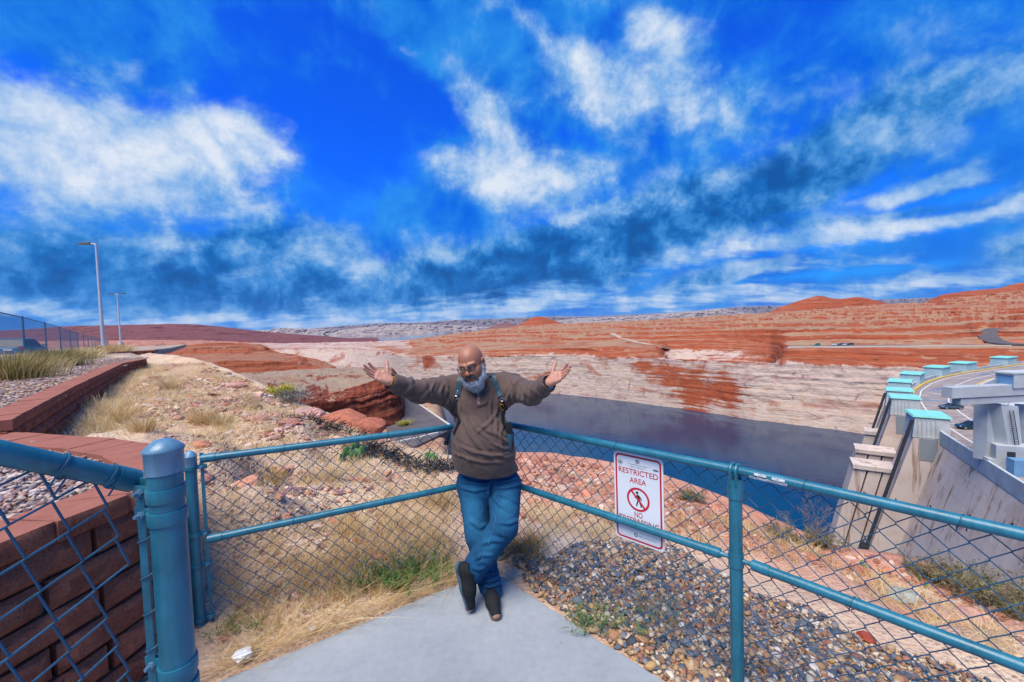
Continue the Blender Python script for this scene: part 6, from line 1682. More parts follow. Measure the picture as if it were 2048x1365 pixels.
# hip gear: clip on his right, holster tube on his left
def gear(name, pts, rr, mat, n=10, sq=1.0):
    mb = MB(); mb.tube([atd(*p) for p in pts], rr, n); return mb.build(name, mat, person, smooth=True, sharp=45)
gear('buckle', [(898, 866, 2.70), (896, 874, 2.70), (894, 882, 2.70)], [.013, .017, .015], M_WEB, 6)
gear('buckle', [(893, 884, 2.70), (892, 889, 2.70)], [.020, .019], M_WEB, 6)
gear('tether', [(893, 889, 2.71), (895, 905, 2.76), (900, 935, 2.80)], .004, M_STEELP, 6)
gear('holster_plate', [(1014, 846, 2.70), (1018, 858, 2.69), (1021, 868, 2.69)], [.022, .027, .020], M_WEB, 6)
M_TUBE = simple('blue_black_case', (.015, .06, .10), .35, .5, var=.15, scale=20)
gear('camera_case', [(1021, 866, 2.69), (1020, 872, 2.69), (1018, 890, 2.69), (1017, 900, 2.69)], [.018, .025, .022, .021], M_TUBE, 12)
gear('case_tip', [(1017, 900, 2.69), (1016, 905, 2.69)], [.018, .013], M_WEB, 12)
gear('case_strap', [(1026, 864, 2.70), (1026, 880, 2.70), (1024, 897, 2.70)], [.006, .007, .005], M_WEB, 6)
# wrist things
M_BEADS = simple('wooden_bracelet', (.25, .12, .04), .6, .3)
wl, el_ = LM['wrL'], LM['elL']; d = unit(wl - el_); u = unit(np.cross(d, (0, 0, 1))); v = np.cross(u, d)
for q_, r_ in ((.008, .031), (-.006, .0325)):
    c = wl + d * q_; mb = MB(); mb.tube([c + r_ * (u * math.cos(a) + v * math.sin(a)) for a in np.linspace(0, 2 * math.pi, 24, endpoint=False)], .005, 6, closed=True); mb.build('bracelet', M_BEADS, person, smooth=True)
wr_, er_ = LM['wrR'], LM['elR']; d = unit(wr_ - er_); u = unit(np.cross(d, (0, 0, 1))); v = np.cross(u, d)
c = wr_ + d * .0; mb = MB(); mb.tube([c + .031 * (u * math.cos(a) + v * math.sin(a)) for a in np.linspace(0, 2 * math.pi, 24, endpoint=False)], .007, 6, closed=True); wb = mb.build('watch_strap', M_WEB, person, smooth=True)
mb = MB(); c2 = c - v * .036; mb.box(tuple(c2), (.03, .03, .010), 0, M=Matrix((tuple(d), tuple(u), tuple(v))).transposed()); mb.build('watch_case', simple('watch_blue_steel', (.08, .20, .38), .25, .5, .5), wb, bevel=.003)

# ---- beard, moustache, glasses
def hair_shell(prims, name, mat, seed, step=.003, amp=.006):
    P = np.array([p[0] for p in prims] + [p[1] for p in prims]); lo, hi = P.min(0) - .06, P.max(0) + .06
    B = Field(*[np.arange(l, h, step) for l, h in zip(lo, hi)])
    for a, b_, ra, rb, k in prims: B.cone(a, b_, ra, rb, k)
    V, F = B.mesh(); V = relax(V, F, 2, .5); N = normals(V, F)
    V = V + N * (amp * fbm(V[:, 0] * 110, V[:, 1] * 110, V[:, 2] * 55, 3, seed))[:, None]
    return V, F, N
def hair_mat(name, c1, c2):
    m, t, b = material(name, .75, .2); P_ = pos(t)
    n = t.noise(t.mapping(P_, scale=(1, 1, .35)), 420, 3, .6); n2 = t.noise(P_, 40, 3, .5)
    t.l.new(t.ramp(t.m('ADD', t.m('MULTIPLY', n, .6), t.m('MULTIPLY', n2, .4)), [(.36, c1), (.62, c2)]), b.inputs['Base Color'])
    bump(t, b, n, .003); return m
M_BEARD = hair_mat('white_grey_hair', (.16, .19, .24), (.50, .54, .60))
M_MOUST = hair_mat('dark_grey_hair', (.03, .028, .03), (.16, .15, .16))
hc = lambda a, b_, ra, rb, k=.012: (hp(*a), hp(*b_), ra * HS, rb * HS, k)
pr = [hc((0, .052, -.108), (0, .046, -.138), .046, .036, .02), hc((-.032, .056, -.098), (-.024, .046, -.132), .030, .027), hc((.032, .056, -.098), (.024, .046, -.132), .030, .027),
      hc((-.070, .006, -.030), (-.056, .035, -.082), .014, .024), hc((.070, .006, -.030), (.056, .035, -.082), .014, .024), hc((-.056, .035, -.082), (-.026, .060, -.108), .024, .028), hc((.056, .035, -.082), (.026, .060, -.108), .024, .028),
      hc((-.075, .002, .010), (-.072, .006, -.03), .005, .013), hc((.075, .002, .010), (.072, .006, -.03), .005, .013), hc((-.013, .084, -.094), (.013, .084, -.094), .010, .010)]
bV, bF, bN = hair_shell(pr, 'beard', M_BEARD, 5)
# loose hairs all over the beard
def whiskers(V, N, n, L, seed, w=.00055):
    r = np.random.default_rng(seed); i = r.integers(0, len(V), n); p = V[i]
    dn = -h_up * .75 + N[i] * .75 + r.normal(0, .28, (n, 3)); dn /= np.linalg.norm(dn, axis=1)[:, None]
    L_ = L * r.uniform(.5, 1.3, n)[:, None]; s = np.cross(dn, r.normal(0, 1, (n, 3))); s /= np.linalg.norm(s, axis=1)[:, None]
    mid = p + dn * L_ * .55; tip = p + dn * L_ + (-h_up * .3) * L_
    W = np.stack([p - s * w, p + s * w, mid + s * w * .8, mid - s * w * .8, tip], 1).reshape(-1, 3)
    k = np.arange(n)[:, None] * 5
    return W, k + np.array([[0, 1, 2, 3]]), k + np.array([[3, 2, 4]])
W, q4, q3 = whiskers(bV, bN, 4200, .013, 3)
link('beard', np_mesh('beard', np.concatenate([bV, W]), [np.concatenate([bF, q4 + len(bV)]), q3 + len(bV)], True), M_BEARD, person)
pm = [hc((0, .103, -.050), (-.026, .094, -.055), .0068, .0066, .006), hc((0, .103, -.050), (.026, .094, -.055), .0068, .0066, .006), hc((-.026, .094, -.055), (-.042, .078, -.080), .0068, .006, .006), hc((.026, .094, -.055), (.042, .078, -.080), .0068, .006, .006)]
mV, mF, mN = hair_shell(pm, 'moustache', M_MOUST, 8, .0022, .003)
W, q4, q3 = whiskers(mV, mN, 700, .006, 4)
link('moustache', np_mesh('moustache', np.concatenate([mV, W]), [np.concatenate([mF, q4 + len(mV)]), q3 + len(mV)], True), M_MOUST, person)
M_FRAME = simple('dark_glasses_frame', (.012, .016, .022), .3, .5)
m_lens, t, b = material('lens_glass', .05, .5); t.n.remove(b)
mx = t.new('ShaderNodeMixShader', {0: .14}); tr = t.new('ShaderNodeBsdfTransparent', {'Color': (.80, .82, .84, 1)}); gl = t.new('ShaderNodeBsdfGlossy', {'Roughness': .05})
t.l.new(tr.outputs[0], mx.inputs[1]); t.l.new(gl.outputs[0], mx.inputs[2]); t.l.new(mx.outputs[0], t.n['Material Output'].inputs[0])
glas = None
mb = MB()
def lens_pts(s, n=22):
    out = []
    for i in range(n):
        a = 2 * math.pi * i / n; x = .0255 * np.sign(math.cos(a)) * abs(math.cos(a)) ** .6; z = .0175 * np.sign(math.sin(a)) * abs(math.sin(a)) ** .7
        out.append(hp(s * .0325 + x, .112 - .16 * abs(x + s * .0325) ** 1.35, .002 + z * (1 if z > 0 else .95)))
    return out
mb.tube(lens_pts(-1), .0026, 6, closed=True)
g1 = mb.build('glasses', M_FRAME, person, smooth=True)
mb = MB(); mb.tube(lens_pts(1), .0026, 6, closed=True); o = mb.build('rim', M_FRAME, g1, smooth=True)
for s in (-1, 1):
    mb = MB(); L_ = lens_pts(s); c = sum(L_) / len(L_); mb.add([tuple(p) for p in L_] + [tuple(c)], [(i, (i + 1) % 22, 22) for i in range(22)]); mb.build('lens', m_lens, g1)
    mb = MB(); mb.tube([hp(s * .058, .100, .012), hp(s * .072, .085, .012), hp(s * .083, .03, .010), hp(s * .085, -.012, .014), hp(s * .083, -.03, -.006)], .0026, 6); mb.build('temple', M_FRAME, g1, smooth=True)
mb = MB(); mb.tube([hp(-.008, .112, .006), hp(0, .116, .010), hp(.008, .112, .006)], .0024, 6); mb.build('bridge', M_FRAME, g1, smooth=True)

# ---- shoes
M_SHOE = simple('black_knit_shoe', (.010, .012, .015), .8, .25, var=.25, scale=60, bmp=.001, bscale=400)
M_SOLE = simple('blue_grey_midsole', (.035, .075, .12), .6, .3, var=.3, scale=25)
M_GUM = simple('tan_rubber_toe', (.24, .14, .085), .7, .3)
def shoe(heel, toe, up, label=None):
    heel, toe = V3(heel), V3(toe); f = unit(toe - heel); up = unit(np.array(up) - f * (np.array(up) @ f)); s = np.cross(f, up); L = np.linalg.norm(toe - heel)
    g = lambda a, b_, c: heel + f * (a * L) + s * b_ + up * c
    def grid(pts, pad=.06):
        P = np.array(pts); lo, hi = P.min(0) - pad, P.max(0) + pad; return Field(*[np.arange(l, h, .0045) for l, h in zip(lo, hi)])
    pts = [g(0, 0, 0), g(1, 0, 0), g(.1, 0, .1), g(1, 0, .05)]
    U = grid(pts, .08)
    U.cone(g(.12, 0, .045), g(.16, 0, .095), .036, .036, .02); U.cone(g(.14, 0, .05), g(.55, 0, .045), .038, .040, .03, sq=(up, .95)); U.cone(g(.22, 0, .088), g(.62, 0, .05), .030, .030, .03)
    U.cone(g(.55, 0, .040), g(.86, .004, .030), .042, .034, .03, sq=(up, 1.15)); U.cut(g(.5, 0, .022), -up)
    U.cone(g(.14, 0, .12), g(.20, 0, .16), .030, .034, .006, 'sub')
    V, F = U.mesh(); V = relax(V, F, 1, .5)
    o = link('shoe', np_mesh('shoe', V, F, True), M_SHOE, person)
    K = grid(pts, .08)
    K.cone(g(.10, 0, .016), g(.50, 0, .015), .042, .040, .02, sq=(up, 1.9)); K.cone(g(.50, 0, .015), g(.86, .004, .020), .044, .038, .02, sq=(up, 1.9)); K.cut(g(.5, 0, .030), up); K.cut(g(.5, 0, .0), -up)
    V, F = K.mesh(); V = relax(V, F, 1, .4); link('sole', np_mesh('sole', V, F, True), M_SOLE, o)
    T = grid(pts, .08); T.cone(g(.905, .004, .014), g(.955, .004, .024), .025, .017, .01, sq=(s, .7)); T.cut(g(.5, 0, .003), -up)
    V, F = T.mesh(); V = relax(V, F, 1, .4); link('toe_cap', np_mesh('toe_cap', V, F, True), M_GUM, o)
    mb = MB()
    for k in range(5):
        a = .34 + k * .055; mb.tube([g(a, -.022, .092 - k * .008), g(a + .01, 0, .102 - k * .0095), g(a, .022, .092 - k * .008)], .0028, 5)
    mb.build('laces', simple('shoe_lace', (.03, .04, .05), .8, .2) if 'shoe_lace' not in bpy.data.materials else bpy.data.materials['shoe_lace'], o, smooth=True, kind='stuff')
    return o
a0 = LM['anL']
shoe((a0[0] - .035, a0[1] + .06, .002), (a0[0] + .045, a0[1] - .215, .002), (0, 0, 1))
tip = atz(938, 1222, .012); hl = atd(914, 1128, 2.545)
shoe(tuple(hl), tuple(tip), (.86, -.45, .28))
# ------------------------------------------------------------------ ground cover, stones and plants
_gm = bpy.data.objects['rocky_ground'].data
_co = np.empty(len(_gm.vertices) * 3, np.float32); _gm.vertices.foreach_get('co', _co); _co = _co.reshape(-1, 3)
_fi = np.empty(len(_gm.loops), np.int32); _gm.loops.foreach_get('vertex_index', _fi); _fi = _fi.reshape(-1, 4)
_near = (np.abs(_co[_fi[:, 0], 0]) < 45) & (_co[_fi[:, 0], 1] < 40)
GB = BVHTree.FromPolygons(_co.tolist(), _fi[_near].tolist())
def gz(x, y, default=None):
    h = GB.ray_cast(Vector((x, y, 30)), Vector((0, 0, -1)))
    return h[0].z if h[0] is not None else default
def drop(P):
    out = []
    for x, y in P:
        z = gz(float(x), float(y))
        out.append(np.nan if z is None else z)
    z = np.array(out); ok = np.isfinite(z); P = np.asarray(P)[ok]
    return np.column_stack([P, z[ok]]), ok
def gpx(px, py):
    """the spot of ground seen at a photo point"""
    h = GB.ray_cast(Vector((0, 0, CAM_Z)), ray(px, py).normalized()); return h[0] if h[0] is not None else None
def scatter_px(poly, n, rng, power=1.0):
    """points on the ground inside an outline given by photo points, evenly by ground area"""
    pts = [gpx(*p) for p in poly]; G = [(p.x, p.y) for p in pts if p is not None]
    return scatter(G, n, rng)
def scatter(G, n, rng):
    G = np.array(G); lo, hi = G.min(0), G.max(0); out = np.zeros((0, 2))
    while len(out) < n:
        q = rng.uniform(lo, hi, (n * 2, 2)); q = q[in_poly(q[:, 0], q[:, 1], [tuple(g) for g in G])]; out = np.concatenate([out, q])
        if len(q) == 0: break
    return out[:n]
# -- stones
_ph = (1 + 5 ** .5) / 2
ICO_V = np.array([(-1, _ph, 0), (1, _ph, 0), (-1, -_ph, 0), (1, -_ph, 0), (0, -1, _ph), (0, 1, _ph), (0, -1, -_ph), (0, 1, -_ph), (_ph, 0, -1), (_ph, 0, 1), (-_ph, 0, -1), (-_ph, 0, 1)]) / math.sqrt(1 + _ph * _ph)
ICO_F = np.array([(0, 11, 5), (0, 5, 1), (0, 1, 7), (0, 7, 10), (0, 10, 11), (1, 5, 9), (5, 11, 4), (11, 10, 2), (10, 7, 6), (7, 1, 8), (3, 9, 4), (3, 4, 2), (3, 2, 6), (3, 6, 8), (3, 8, 9), (4, 9, 5), (2, 4, 11), (6, 2, 10), (8, 6, 7), (9, 8, 1)])
def rand_rot(n, rng, tilt=.5):
    a = rng.uniform(0, 2 * math.pi, n); b = rng.normal(0, tilt, n); c = rng.normal(0, tilt, n)
    ca, sa, cb, sb, cc, sc = np.cos(a), np.sin(a), np.cos(b), np.sin(b), np.cos(c), np.sin(c); o = np.zeros(n); i = np.ones(n)
    Rz = np.stack([ca, -sa, o, sa, ca, o, o, o, i], 1).reshape(n, 3, 3); Rx = np.stack([i, o, o, o, cb, -sb, o, sb, cb], 1).reshape(n, 3, 3); Ry = np.stack([cc, o, sc, o, i, o, -sc, o, cc], 1).reshape(n, 3, 3)
    return Rz @ Rx @ Ry
def stones(name, P, R, pal, mat, rng, flat=.62, lift=.25, jag=.16, smooth=True, long=.25):
    n = len(P)
    S = np.stack([R * rng.uniform(1, 1 + 2 * long, n), R * rng.uniform(.8, 1.1, n), R * flat * rng.uniform(.7, 1.25, n)], 1)
    V = ICO_V[None] * (1 + rng.normal(0, jag, (n, 12, 1))) * S[:, None, :]
    V = np.einsum('nij,nkj->nki', rand_rot(n, rng, .28), V) + P[:, None, :]
    V[:, :, 2] += (R * lift)[:, None]
    F = ICO_F[None] + (np.arange(n) * 12)[:, None, None]
    pal = np.array(pal); c = pal[rng.integers(0, len(pal), n)] * rng.uniform(.7, 1.25, (n, 1))
    return link(name, np_mesh(name, V.reshape(-1, 3), F.reshape(-1, 3), smooth, np.repeat(c, 12, 0)), mat, kind='stuff')
M_STONE = colour_attr('pebble_stone', .75, .3, .25, 120)
M_ROUGHSTONE = colour_attr('broken_stone', .95, .15, .3, 60, .004, 120)
RIVER = [(.38, .25, .14), (.30, .20, .13), (.46, .37, .27), (.08, .10, .13), (.12, .14, .17), (.06, .07, .09), (.22, .13, .08), (.32, .17, .09), (.50, .44, .36), (.17, .15, .15), (.26, .12, .08), (.10, .12, .15), (.40, .28, .17), (.36, .22, .10)]
rg = np.random.default_rng(21)
GRAV = [(-.14, 2.98), (.10, 3.45), (.55, 3.75), (1.1, 3.75), (1.9, 3.25), (2.5, 2.62), (2.95, 2.1), (3.6, 1.2), (2.6, .2), (.76, 1.97)]
q = scatter(GRAV, 26000, rg)
edge_n = fbm(q[:, 0] * 2.2, q[:, 1] * 2.2, None, 3, 5)
dist = np.array([min(np.hypot(x - a[0] - np.clip(((x - a[0]) * (b_[0] - a[0]) + (y - a[1]) * (b_[1] - a[1])) / ((b_[0] - a[0]) ** 2 + (b_[1] - a[1]) ** 2), 0, 1) * (b_[0] - a[0]), y - a[1] - np.clip(((x - a[0]) * (b_[0] - a[0]) + (y - a[1]) * (b_[1] - a[1])) / ((b_[0] - a[0]) ** 2 + (b_[1] - a[1]) ** 2), 0, 1) * (b_[1] - a[1])) for a, b_ in zip(GRAV[:8], GRAV[1:9])) for x, y in q])
q = q[(dist > .35 * np.clip(edge_n + .4, 0, 1)) & ~in_poly(q[:, 0], q[:, 1], SLAB)]
P, ok = drop(q)
P[:, 2] += rg.uniform(-.004, .018, len(P))
stones('river_gravel', P, np.clip(rg.lognormal(math.log(.0125), .36, len(P)), .006, .036), RIVER, M_STONE, rg, .62, .2)
# gravel bed inside the curved wall
q = scatter([(-2.2, .4), (-2.15, 1.66), (-2.12, 2.3), (-2.4, 2.75), (-3.4, 3.15), (-4.9, 3.5), (-5.2, 2.5), (-4.6, .6)], 15000, rg)
P = np.column_stack([q, np.full(len(q), .94) + .02 * np.clip(-q[:, 0] - 2.2, 0, 6) + rg.uniform(-.01, .012, len(q))])
stones('bed_gravel', P, np.clip(rg.lognormal(math.log(.013), .35, len(P)), .006, .035), [(.36, .24, .20), (.46, .36, .30), (.27, .22, .22), (.20, .17, .18), (.40, .22, .17), (.5, .43, .38), (.30, .17, .14)], M_STONE, rg, .6, .1)
q = scatter([(-4.9, 3.8), (-5.7, 4.9), (-7.2, 6.6), (-10.5, 10.6), (-14.6, 16), (-17, 16), (-13, 9.5), (-9.5, 5.2)], 9000, rg)
P = np.column_stack([q, upper_z(q[:, 0], q[:, 1]) + .01]); P[:, 2] += .0
stones('terrace_gravel', P, np.clip(rg.lognormal(math.log(.017), .4, len(P)), .008, .05), [(.36, .23, .18), (.42, .32, .26), (.25, .20, .19), (.18, .14, .14), (.38, .20, .14)], M_STONE, rg, .5, .0)
# broken stone on the bank and the pink slope
REDS = [(.42, .17, .12), (.50, .25, .17), (.32, .15, .13), (.56, .35, .26), (.46, .32, .28), (.26, .15, .15), (.60, .48, .40), (.38, .20, .16)]
q = np.concatenate([scatter_px([(330, 730), (430, 735), (560, 795), (700, 848), (890, 920), (1000, 915), (990, 1000), (900, 1140), (640, 1230), (440, 1340), (420, 1000), (330, 890), (250, 800)], 11000, rg), scatter_px([(420, 735), (560, 795), (700, 846), (760, 868), (560, 870), (430, 800)], 3500, rg)])
q = q[(fbm(q[:, 0] * 1.1, q[:, 1] * 1.1, None, 4, 77) > -.15) & ~in_poly(q[:, 0], q[:, 1], SLAB) & ~in_poly(q[:, 0], q[:, 1], WALLB + [(-6, 3.6), (-6, -1)])]
P, ok = drop(q); r_ = np.clip(rg.lognormal(math.log(.0115), .55, len(P)) * (1 + .07 * np.hypot(P[:, 0], P[:, 1])), .008, .11)
stones('bank_rubble', P, r_, REDS, M_ROUGHSTONE, rg, .5, .15, .24, False, .4)
q = scatter_px([(1030, 915), (1180, 925), (1330, 960), (1600, 1070), (1700, 1105), (1880, 1150), (2040, 1200), (2040, 1300), (1800, 1200), (1500, 1110), (1250, 1050), (1040, 1040)], 3600, rg)
P, ok = drop(q); r_ = np.clip(rg.lognormal(math.log(.014), .55, len(P)) * (1 + .05 * np.hypot(P[:, 0], P[:, 1])), .008, .09)
stones('slope_rubble', P, r_, [(.46, .19, .12), (.52, .27, .18), (.40, .16, .10), (.5, .36, .28), (.32, .14, .10)], M_ROUGHSTONE, rg, .5, .1, .24, False, .4)
# -- rocks one can pick out
import bmesh
def rock(px, py, r, c, label, flat=.6, seed=0, z=None, name='rock'):
    p = gpx(px, py)
    if p is None: return
    bm = bmesh.new(); bmesh.ops.create_icosphere(bm, subdivisions=3, radius=1.0)
    for v in bm.verts:
        d = Vector(v.co); a = .28 * float(fbm(np.array(d.x * 1.3 + seed), np.array(d.y * 1.3), np.array(d.z * 1.3), 4, seed))
        k = 1 + a; v.co = d * k
        for n_ in ((.5, .3, .8), (-.7, .5, .5), (.3, -.8, .5), (-.4, -.6, .7), (.9, -.1, .3)):
            n_ = Vector(n_).normalized(); n_.rotate(Matrix.Rotation(seed * 1.3, 3, 'Z')); o = v.co.dot(n_) - .74
            if o > 0: v.co -= n_ * o * .85
        v.co = Vector((v.co.x * r * 1.25, v.co.y * r * .95, v.co.z * r * flat))
    me = bpy.data.meshes.new('rock'); bm.to_mesh(me); bm.free(); me.polygons.foreach_set('use_smooth', np.ones(len(me.polygons), bool)); me.set_sharp_from_angle(angle=rad(32))
    o = link(name, me, simple('rock_%d' % seed, c, .95, .15, var=.3, scale=14, bmp=.01, bscale=60), label=label, cat='rock'); o.location = p + Vector((0, 0, r * flat * .45)); o.rotation_euler = (.1 * math.sin(seed), .1 * math.cos(seed), seed * 1.7); return o
rock(1733, 1279, .045, (.30, .065, .04), 'dark red stone lying alone on the grey river gravel', .75, 1)
rock(1806, 1196, .12, (.30, .36, .36), 'flat blue grey rock at the upper edge of the gravel', .35, 2)
rock(1862, 1222, .10, (.46, .27, .22), 'pinkish flat rock beside the blue grey one', .35, 3)
rock(1935, 1240, .11, (.48, .25, .19), 'pale red flat rock near the right edge above the gravel', .35, 4)
rock(632, 838, .20, (.48, .27, .23), 'pink boulder on the bank crest beside black twigs', .75, 5)
rock(600, 832, .17, (.46, .28, .24), 'smaller pink boulder left of the black twigs', .6, 6)
rock(690, 852, .42, (.40, .14, .085), 'long orange red boulder on the crest above the left rail', .5, 7)
rock(735, 862, .32, (.38, .13, .08), 'red boulder at the right end of the crest boulders', .5, 8)
rock(405, 892, .075, (.46, .19, .12), 'flat orange stone just beyond the thick post', .5, 9)
rock(490, 877, .07, (.52, .38, .28), 'tan stone in the dry grass above the left rail', .5, 10)
rock(545, 862, .09, (.30, .20, .12), 'brown stone among straw on the middle of the bank', .5, 11)
rock(508, 818, .14, (.25, .16, .08), 'dark brown stone near the bank crest', .5, 12)
rock(470, 775, .22, (.45, .24, .19), 'pink slab at the top of the bank crest', .4, 13)
rock(355, 838, .08, (.40, .22, .18), 'dull red stone near the foot of the long wall', .5, 14)
rock(640, 800, .25, (.42, .30, .27), 'pale grey pink stone low on the crest line', .45, 15)

# -- blades
def blades(P, H, rng, lean=.45, width=.0016, pal=((.5, .36, .16),), curl=.5, heading=None):
    n = len(P); a = rng.uniform(0, 2 * math.pi, n) if heading is None else heading
    l = np.abs(rng.normal(lean, lean * .5, n)); w = width * rng.uniform(.7, 1.4, n)
    d = np.stack([np.cos(a), np.sin(a), np.zeros(n)], 1); s = np.stack([-np.sin(a), np.cos(a), np.zeros(n)], 1)
    tw = rng.uniform(0, math.pi, n)[:, None]; s = s * np.cos(tw) + d * np.sin(tw)
    up = np.array((0, 0, 1.0))[None]
    pts = []
    for t_ in (0, .4, .75, 1.0):
        ho = (l * t_ + curl * t_ * t_ * l)[:, None]; ve = t_ * np.clip(1 - .35 * l * t_, .2, 1)
        pts.append(P + H[:, None] * (d * ho + up * ve[:, None]))
    w = w[:, None]
    V = np.stack([pts[0] - s * w, pts[0] + s * w, pts[1] - s * w * .9, pts[1] + s * w * .9, pts[2] - s * w * .6, pts[2] + s * w * .6, pts[3]], 1)
    k = np.arange(n)[:, None] * 7
    Q = np.concatenate([k + np.array([[0, 1, 3, 2]]), k + np.array([[2, 3, 5, 4]])]); T = k + np.array([[4, 5, 6]])
    pal = np.array(pal); c = pal[rng.integers(0, len(pal), n)] * rng.uniform(.7, 1.3, (n, 1))
    return V.reshape(-1, 3), Q, T, np.repeat(c, 7, 0)
def grass_mat():
    m, t, b = material('grass_blades', .8, .2)
    a = t.new('ShaderNodeAttribute', attribute_name='Col').outputs['Color']; t.l.new(a, b.inputs['Base Color'])
    t.n.remove(b); dif = t.new('ShaderNodeBsdfDiffuse', {0: a}); trn = t.new('ShaderNodeBsdfTranslucent', {0: a}); mx = t.new('ShaderNodeMixShader', {0: .3})
    t.l.new(dif.outputs[0], mx.inputs[1]); t.l.new(trn.outputs[0], mx.inputs[2]); t.l.new(mx.outputs[0], t.n['Material Output'].inputs[0]); return m
M_GRASS = grass_mat()
STRAW = [(.74, .59, .34), (.66, .50, .26), (.78, .67, .44), (.56, .40, .18), (.70, .53, .28), (.64, .54, .34)]
GOLD = [(.50, .30, .08), (.42, .24, .06), (.55, .38, .14), (.36, .20, .06)]
def blade_obj(name, sets, **kw):
    V, Q, T, C = [], [], [], []; n = 0
    for v, q_, t_, c in sets: V.append(v); Q.append(q_ + n); T.append(t_ + n); C.append(c); n += len(v)
    return link(name, np_mesh(name, np.concatenate(V), [np.concatenate(Q), np.concatenate(T)], True, np.concatenate(C)), M_GRASS, **kw)
def keep_off(q):
    m = ~in_poly(q[:, 0], q[:, 1], SLAB) & ~in_poly(q[:, 0], q[:, 1], WALLB + [(-6, 3.66), (-6, -1)]); return q[m]
rb = np.random.default_rng(5)
sets = []
BANK = [(300, 730), (430, 735), (560, 795), (700, 848), (890, 922), (1000, 915), (990, 1000), (905, 1140), (640, 1235), (440, 1345), (415, 1000), (330, 895), (140, 860), (210, 790)]
# low dead mat over the whole bank, in patches
q = keep_off(scatter_px(BANK, 80000, rb)); dn = fbm(q[:, 0] * 1.5, q[:, 1] * 1.5, None, 4, 61)
q = q[dn > rb.uniform(-.7, .3, len(q))]; P, ok = drop(q); far = np.hypot(P[:, 0], P[:, 1])
sets.append(blades(P, rb.uniform(.03, .09, len(P)) * (1 + .05 * far), rb, .9, .0013 , STRAW))
sets[-1] = sets[-1]
# clumps
def clumps(poly, n, nb, h, spread, lean, pal, width=.0014, seed=0):
    r = np.random.default_rng(seed); c = keep_off(scatter_px(poly, n, r)); out = []
    q = np.repeat(c, nb, 0) + r.normal(0, spread, (len(c) * nb, 2)); hs = np.repeat(r.uniform(.6, 1.3, len(c)), nb)
    m = ~in_poly(q[:, 0], q[:, 1], SLAB) & ~in_poly(q[:, 0], q[:, 1], WALLB + [(-6, 3.66), (-6, -1)]); q = q[m]; hs = hs[m]
    P, ok = drop(q); hs = hs[ok]
    return blades(P, h * hs * r.uniform(.5, 1.2, len(P)), r, lean, width, pal)
sets.append(clumps([(430, 740), (560, 800), (700, 850), (890, 925), (900, 1000), (430, 900), (200, 850), (250, 770)], 230, 44, .13, .05, .42, STRAW, .0022, 1))
sets.append(clumps([(430, 1000), (900, 985), (905, 1130), (640, 1220), (440, 1330)], 120, 38, .12, .045, .5, STRAW + GOLD, .0011, 2))
sets.append(clumps([(640, 1060), (905, 1040), (905, 1140), (760, 1190), (640, 1210)], 80, 40, .19, .05, .45, STRAW + GOLD, .0011, 3))
sets.append(clumps([(560, 1130), (905, 1085), (905, 1150), (640, 1235), (450, 1330), (430, 1250)], 90, 38, .14, .045, .55, STRAW + GOLD, .0010, 4))
sets.append(clumps([(120, 868), (200, 800), (270, 745), (330, 740), (250, 830), (170, 880)], 60, 46, .22, .06, .4, STRAW, .0018, 5))
# flattened straw along the pad edge
e0, e1 = np.array(SLAB[0]), np.array(SLAB[3]); n_ = 800; tt_ = rb.uniform(0, 1, n_)[:, None]; dirn = (e1 - e0) / np.linalg.norm(e1 - e0); nrm_ = np.array((-dirn[1], dirn[0])); nrm_ = nrm_ if nrm_[1] > 0 else -nrm_
q = e0 + (e1 - e0) * tt_ + nrm_ * np.abs(rb.normal(.07, .05, (n_, 1))); P = np.column_stack([q, np.full(n_, .004) + rb.uniform(-.02, .012, n_)])
sets.append(blades(P, rb.uniform(.06, .22, n_), rb, 1.6, .0012, STRAW + GOLD, .2, np.arctan2(dirn[1], dirn[0]) + rb.normal(0, .35, n_) + math.pi * (rb.random(n_) > .5)))
# lake side: thin straw at the gravel's edge, round the corner post and on the slope
sets.append(clumps([(1010, 1120), (1060, 1130), (1080, 1085), (1020, 1080)], 34, 40, .13, .05, .7, GOLD, .0010, 6))
sets.append(clumps([(1050, 1075), (1230, 1085), (1240, 1030), (1060, 1010)], 80, 36, .14, .05, .5, STRAW, .0011, 7))
sets.append(clumps([(1330, 1085), (1470, 1110), (1700, 1160), (1690, 1120), (1500, 1065), (1340, 1030)], 70, 36, .15, .05, .5, STRAW + GOLD, .0013, 8))
sets.append(clumps([(1700, 1170), (1800, 1225), (1960, 1300), (2040, 1350), (2046, 1310), (1900, 1225), (1760, 1165)], 46, 40, .14, .05, .7, STRAW + [(.58, .44, .16)], .0012, 9))
sets.append(clumps([(1060, 925), (1300, 965), (1600, 1075), (1540, 1090), (1250, 1010), (1060, 985)], 60, 30, .09, .04, .5, [(.40, .34, .16), (.34, .32, .17), (.46, .36, .18)], .0014, 10))
blade_obj('dry_grass', sets, kind='stuff')
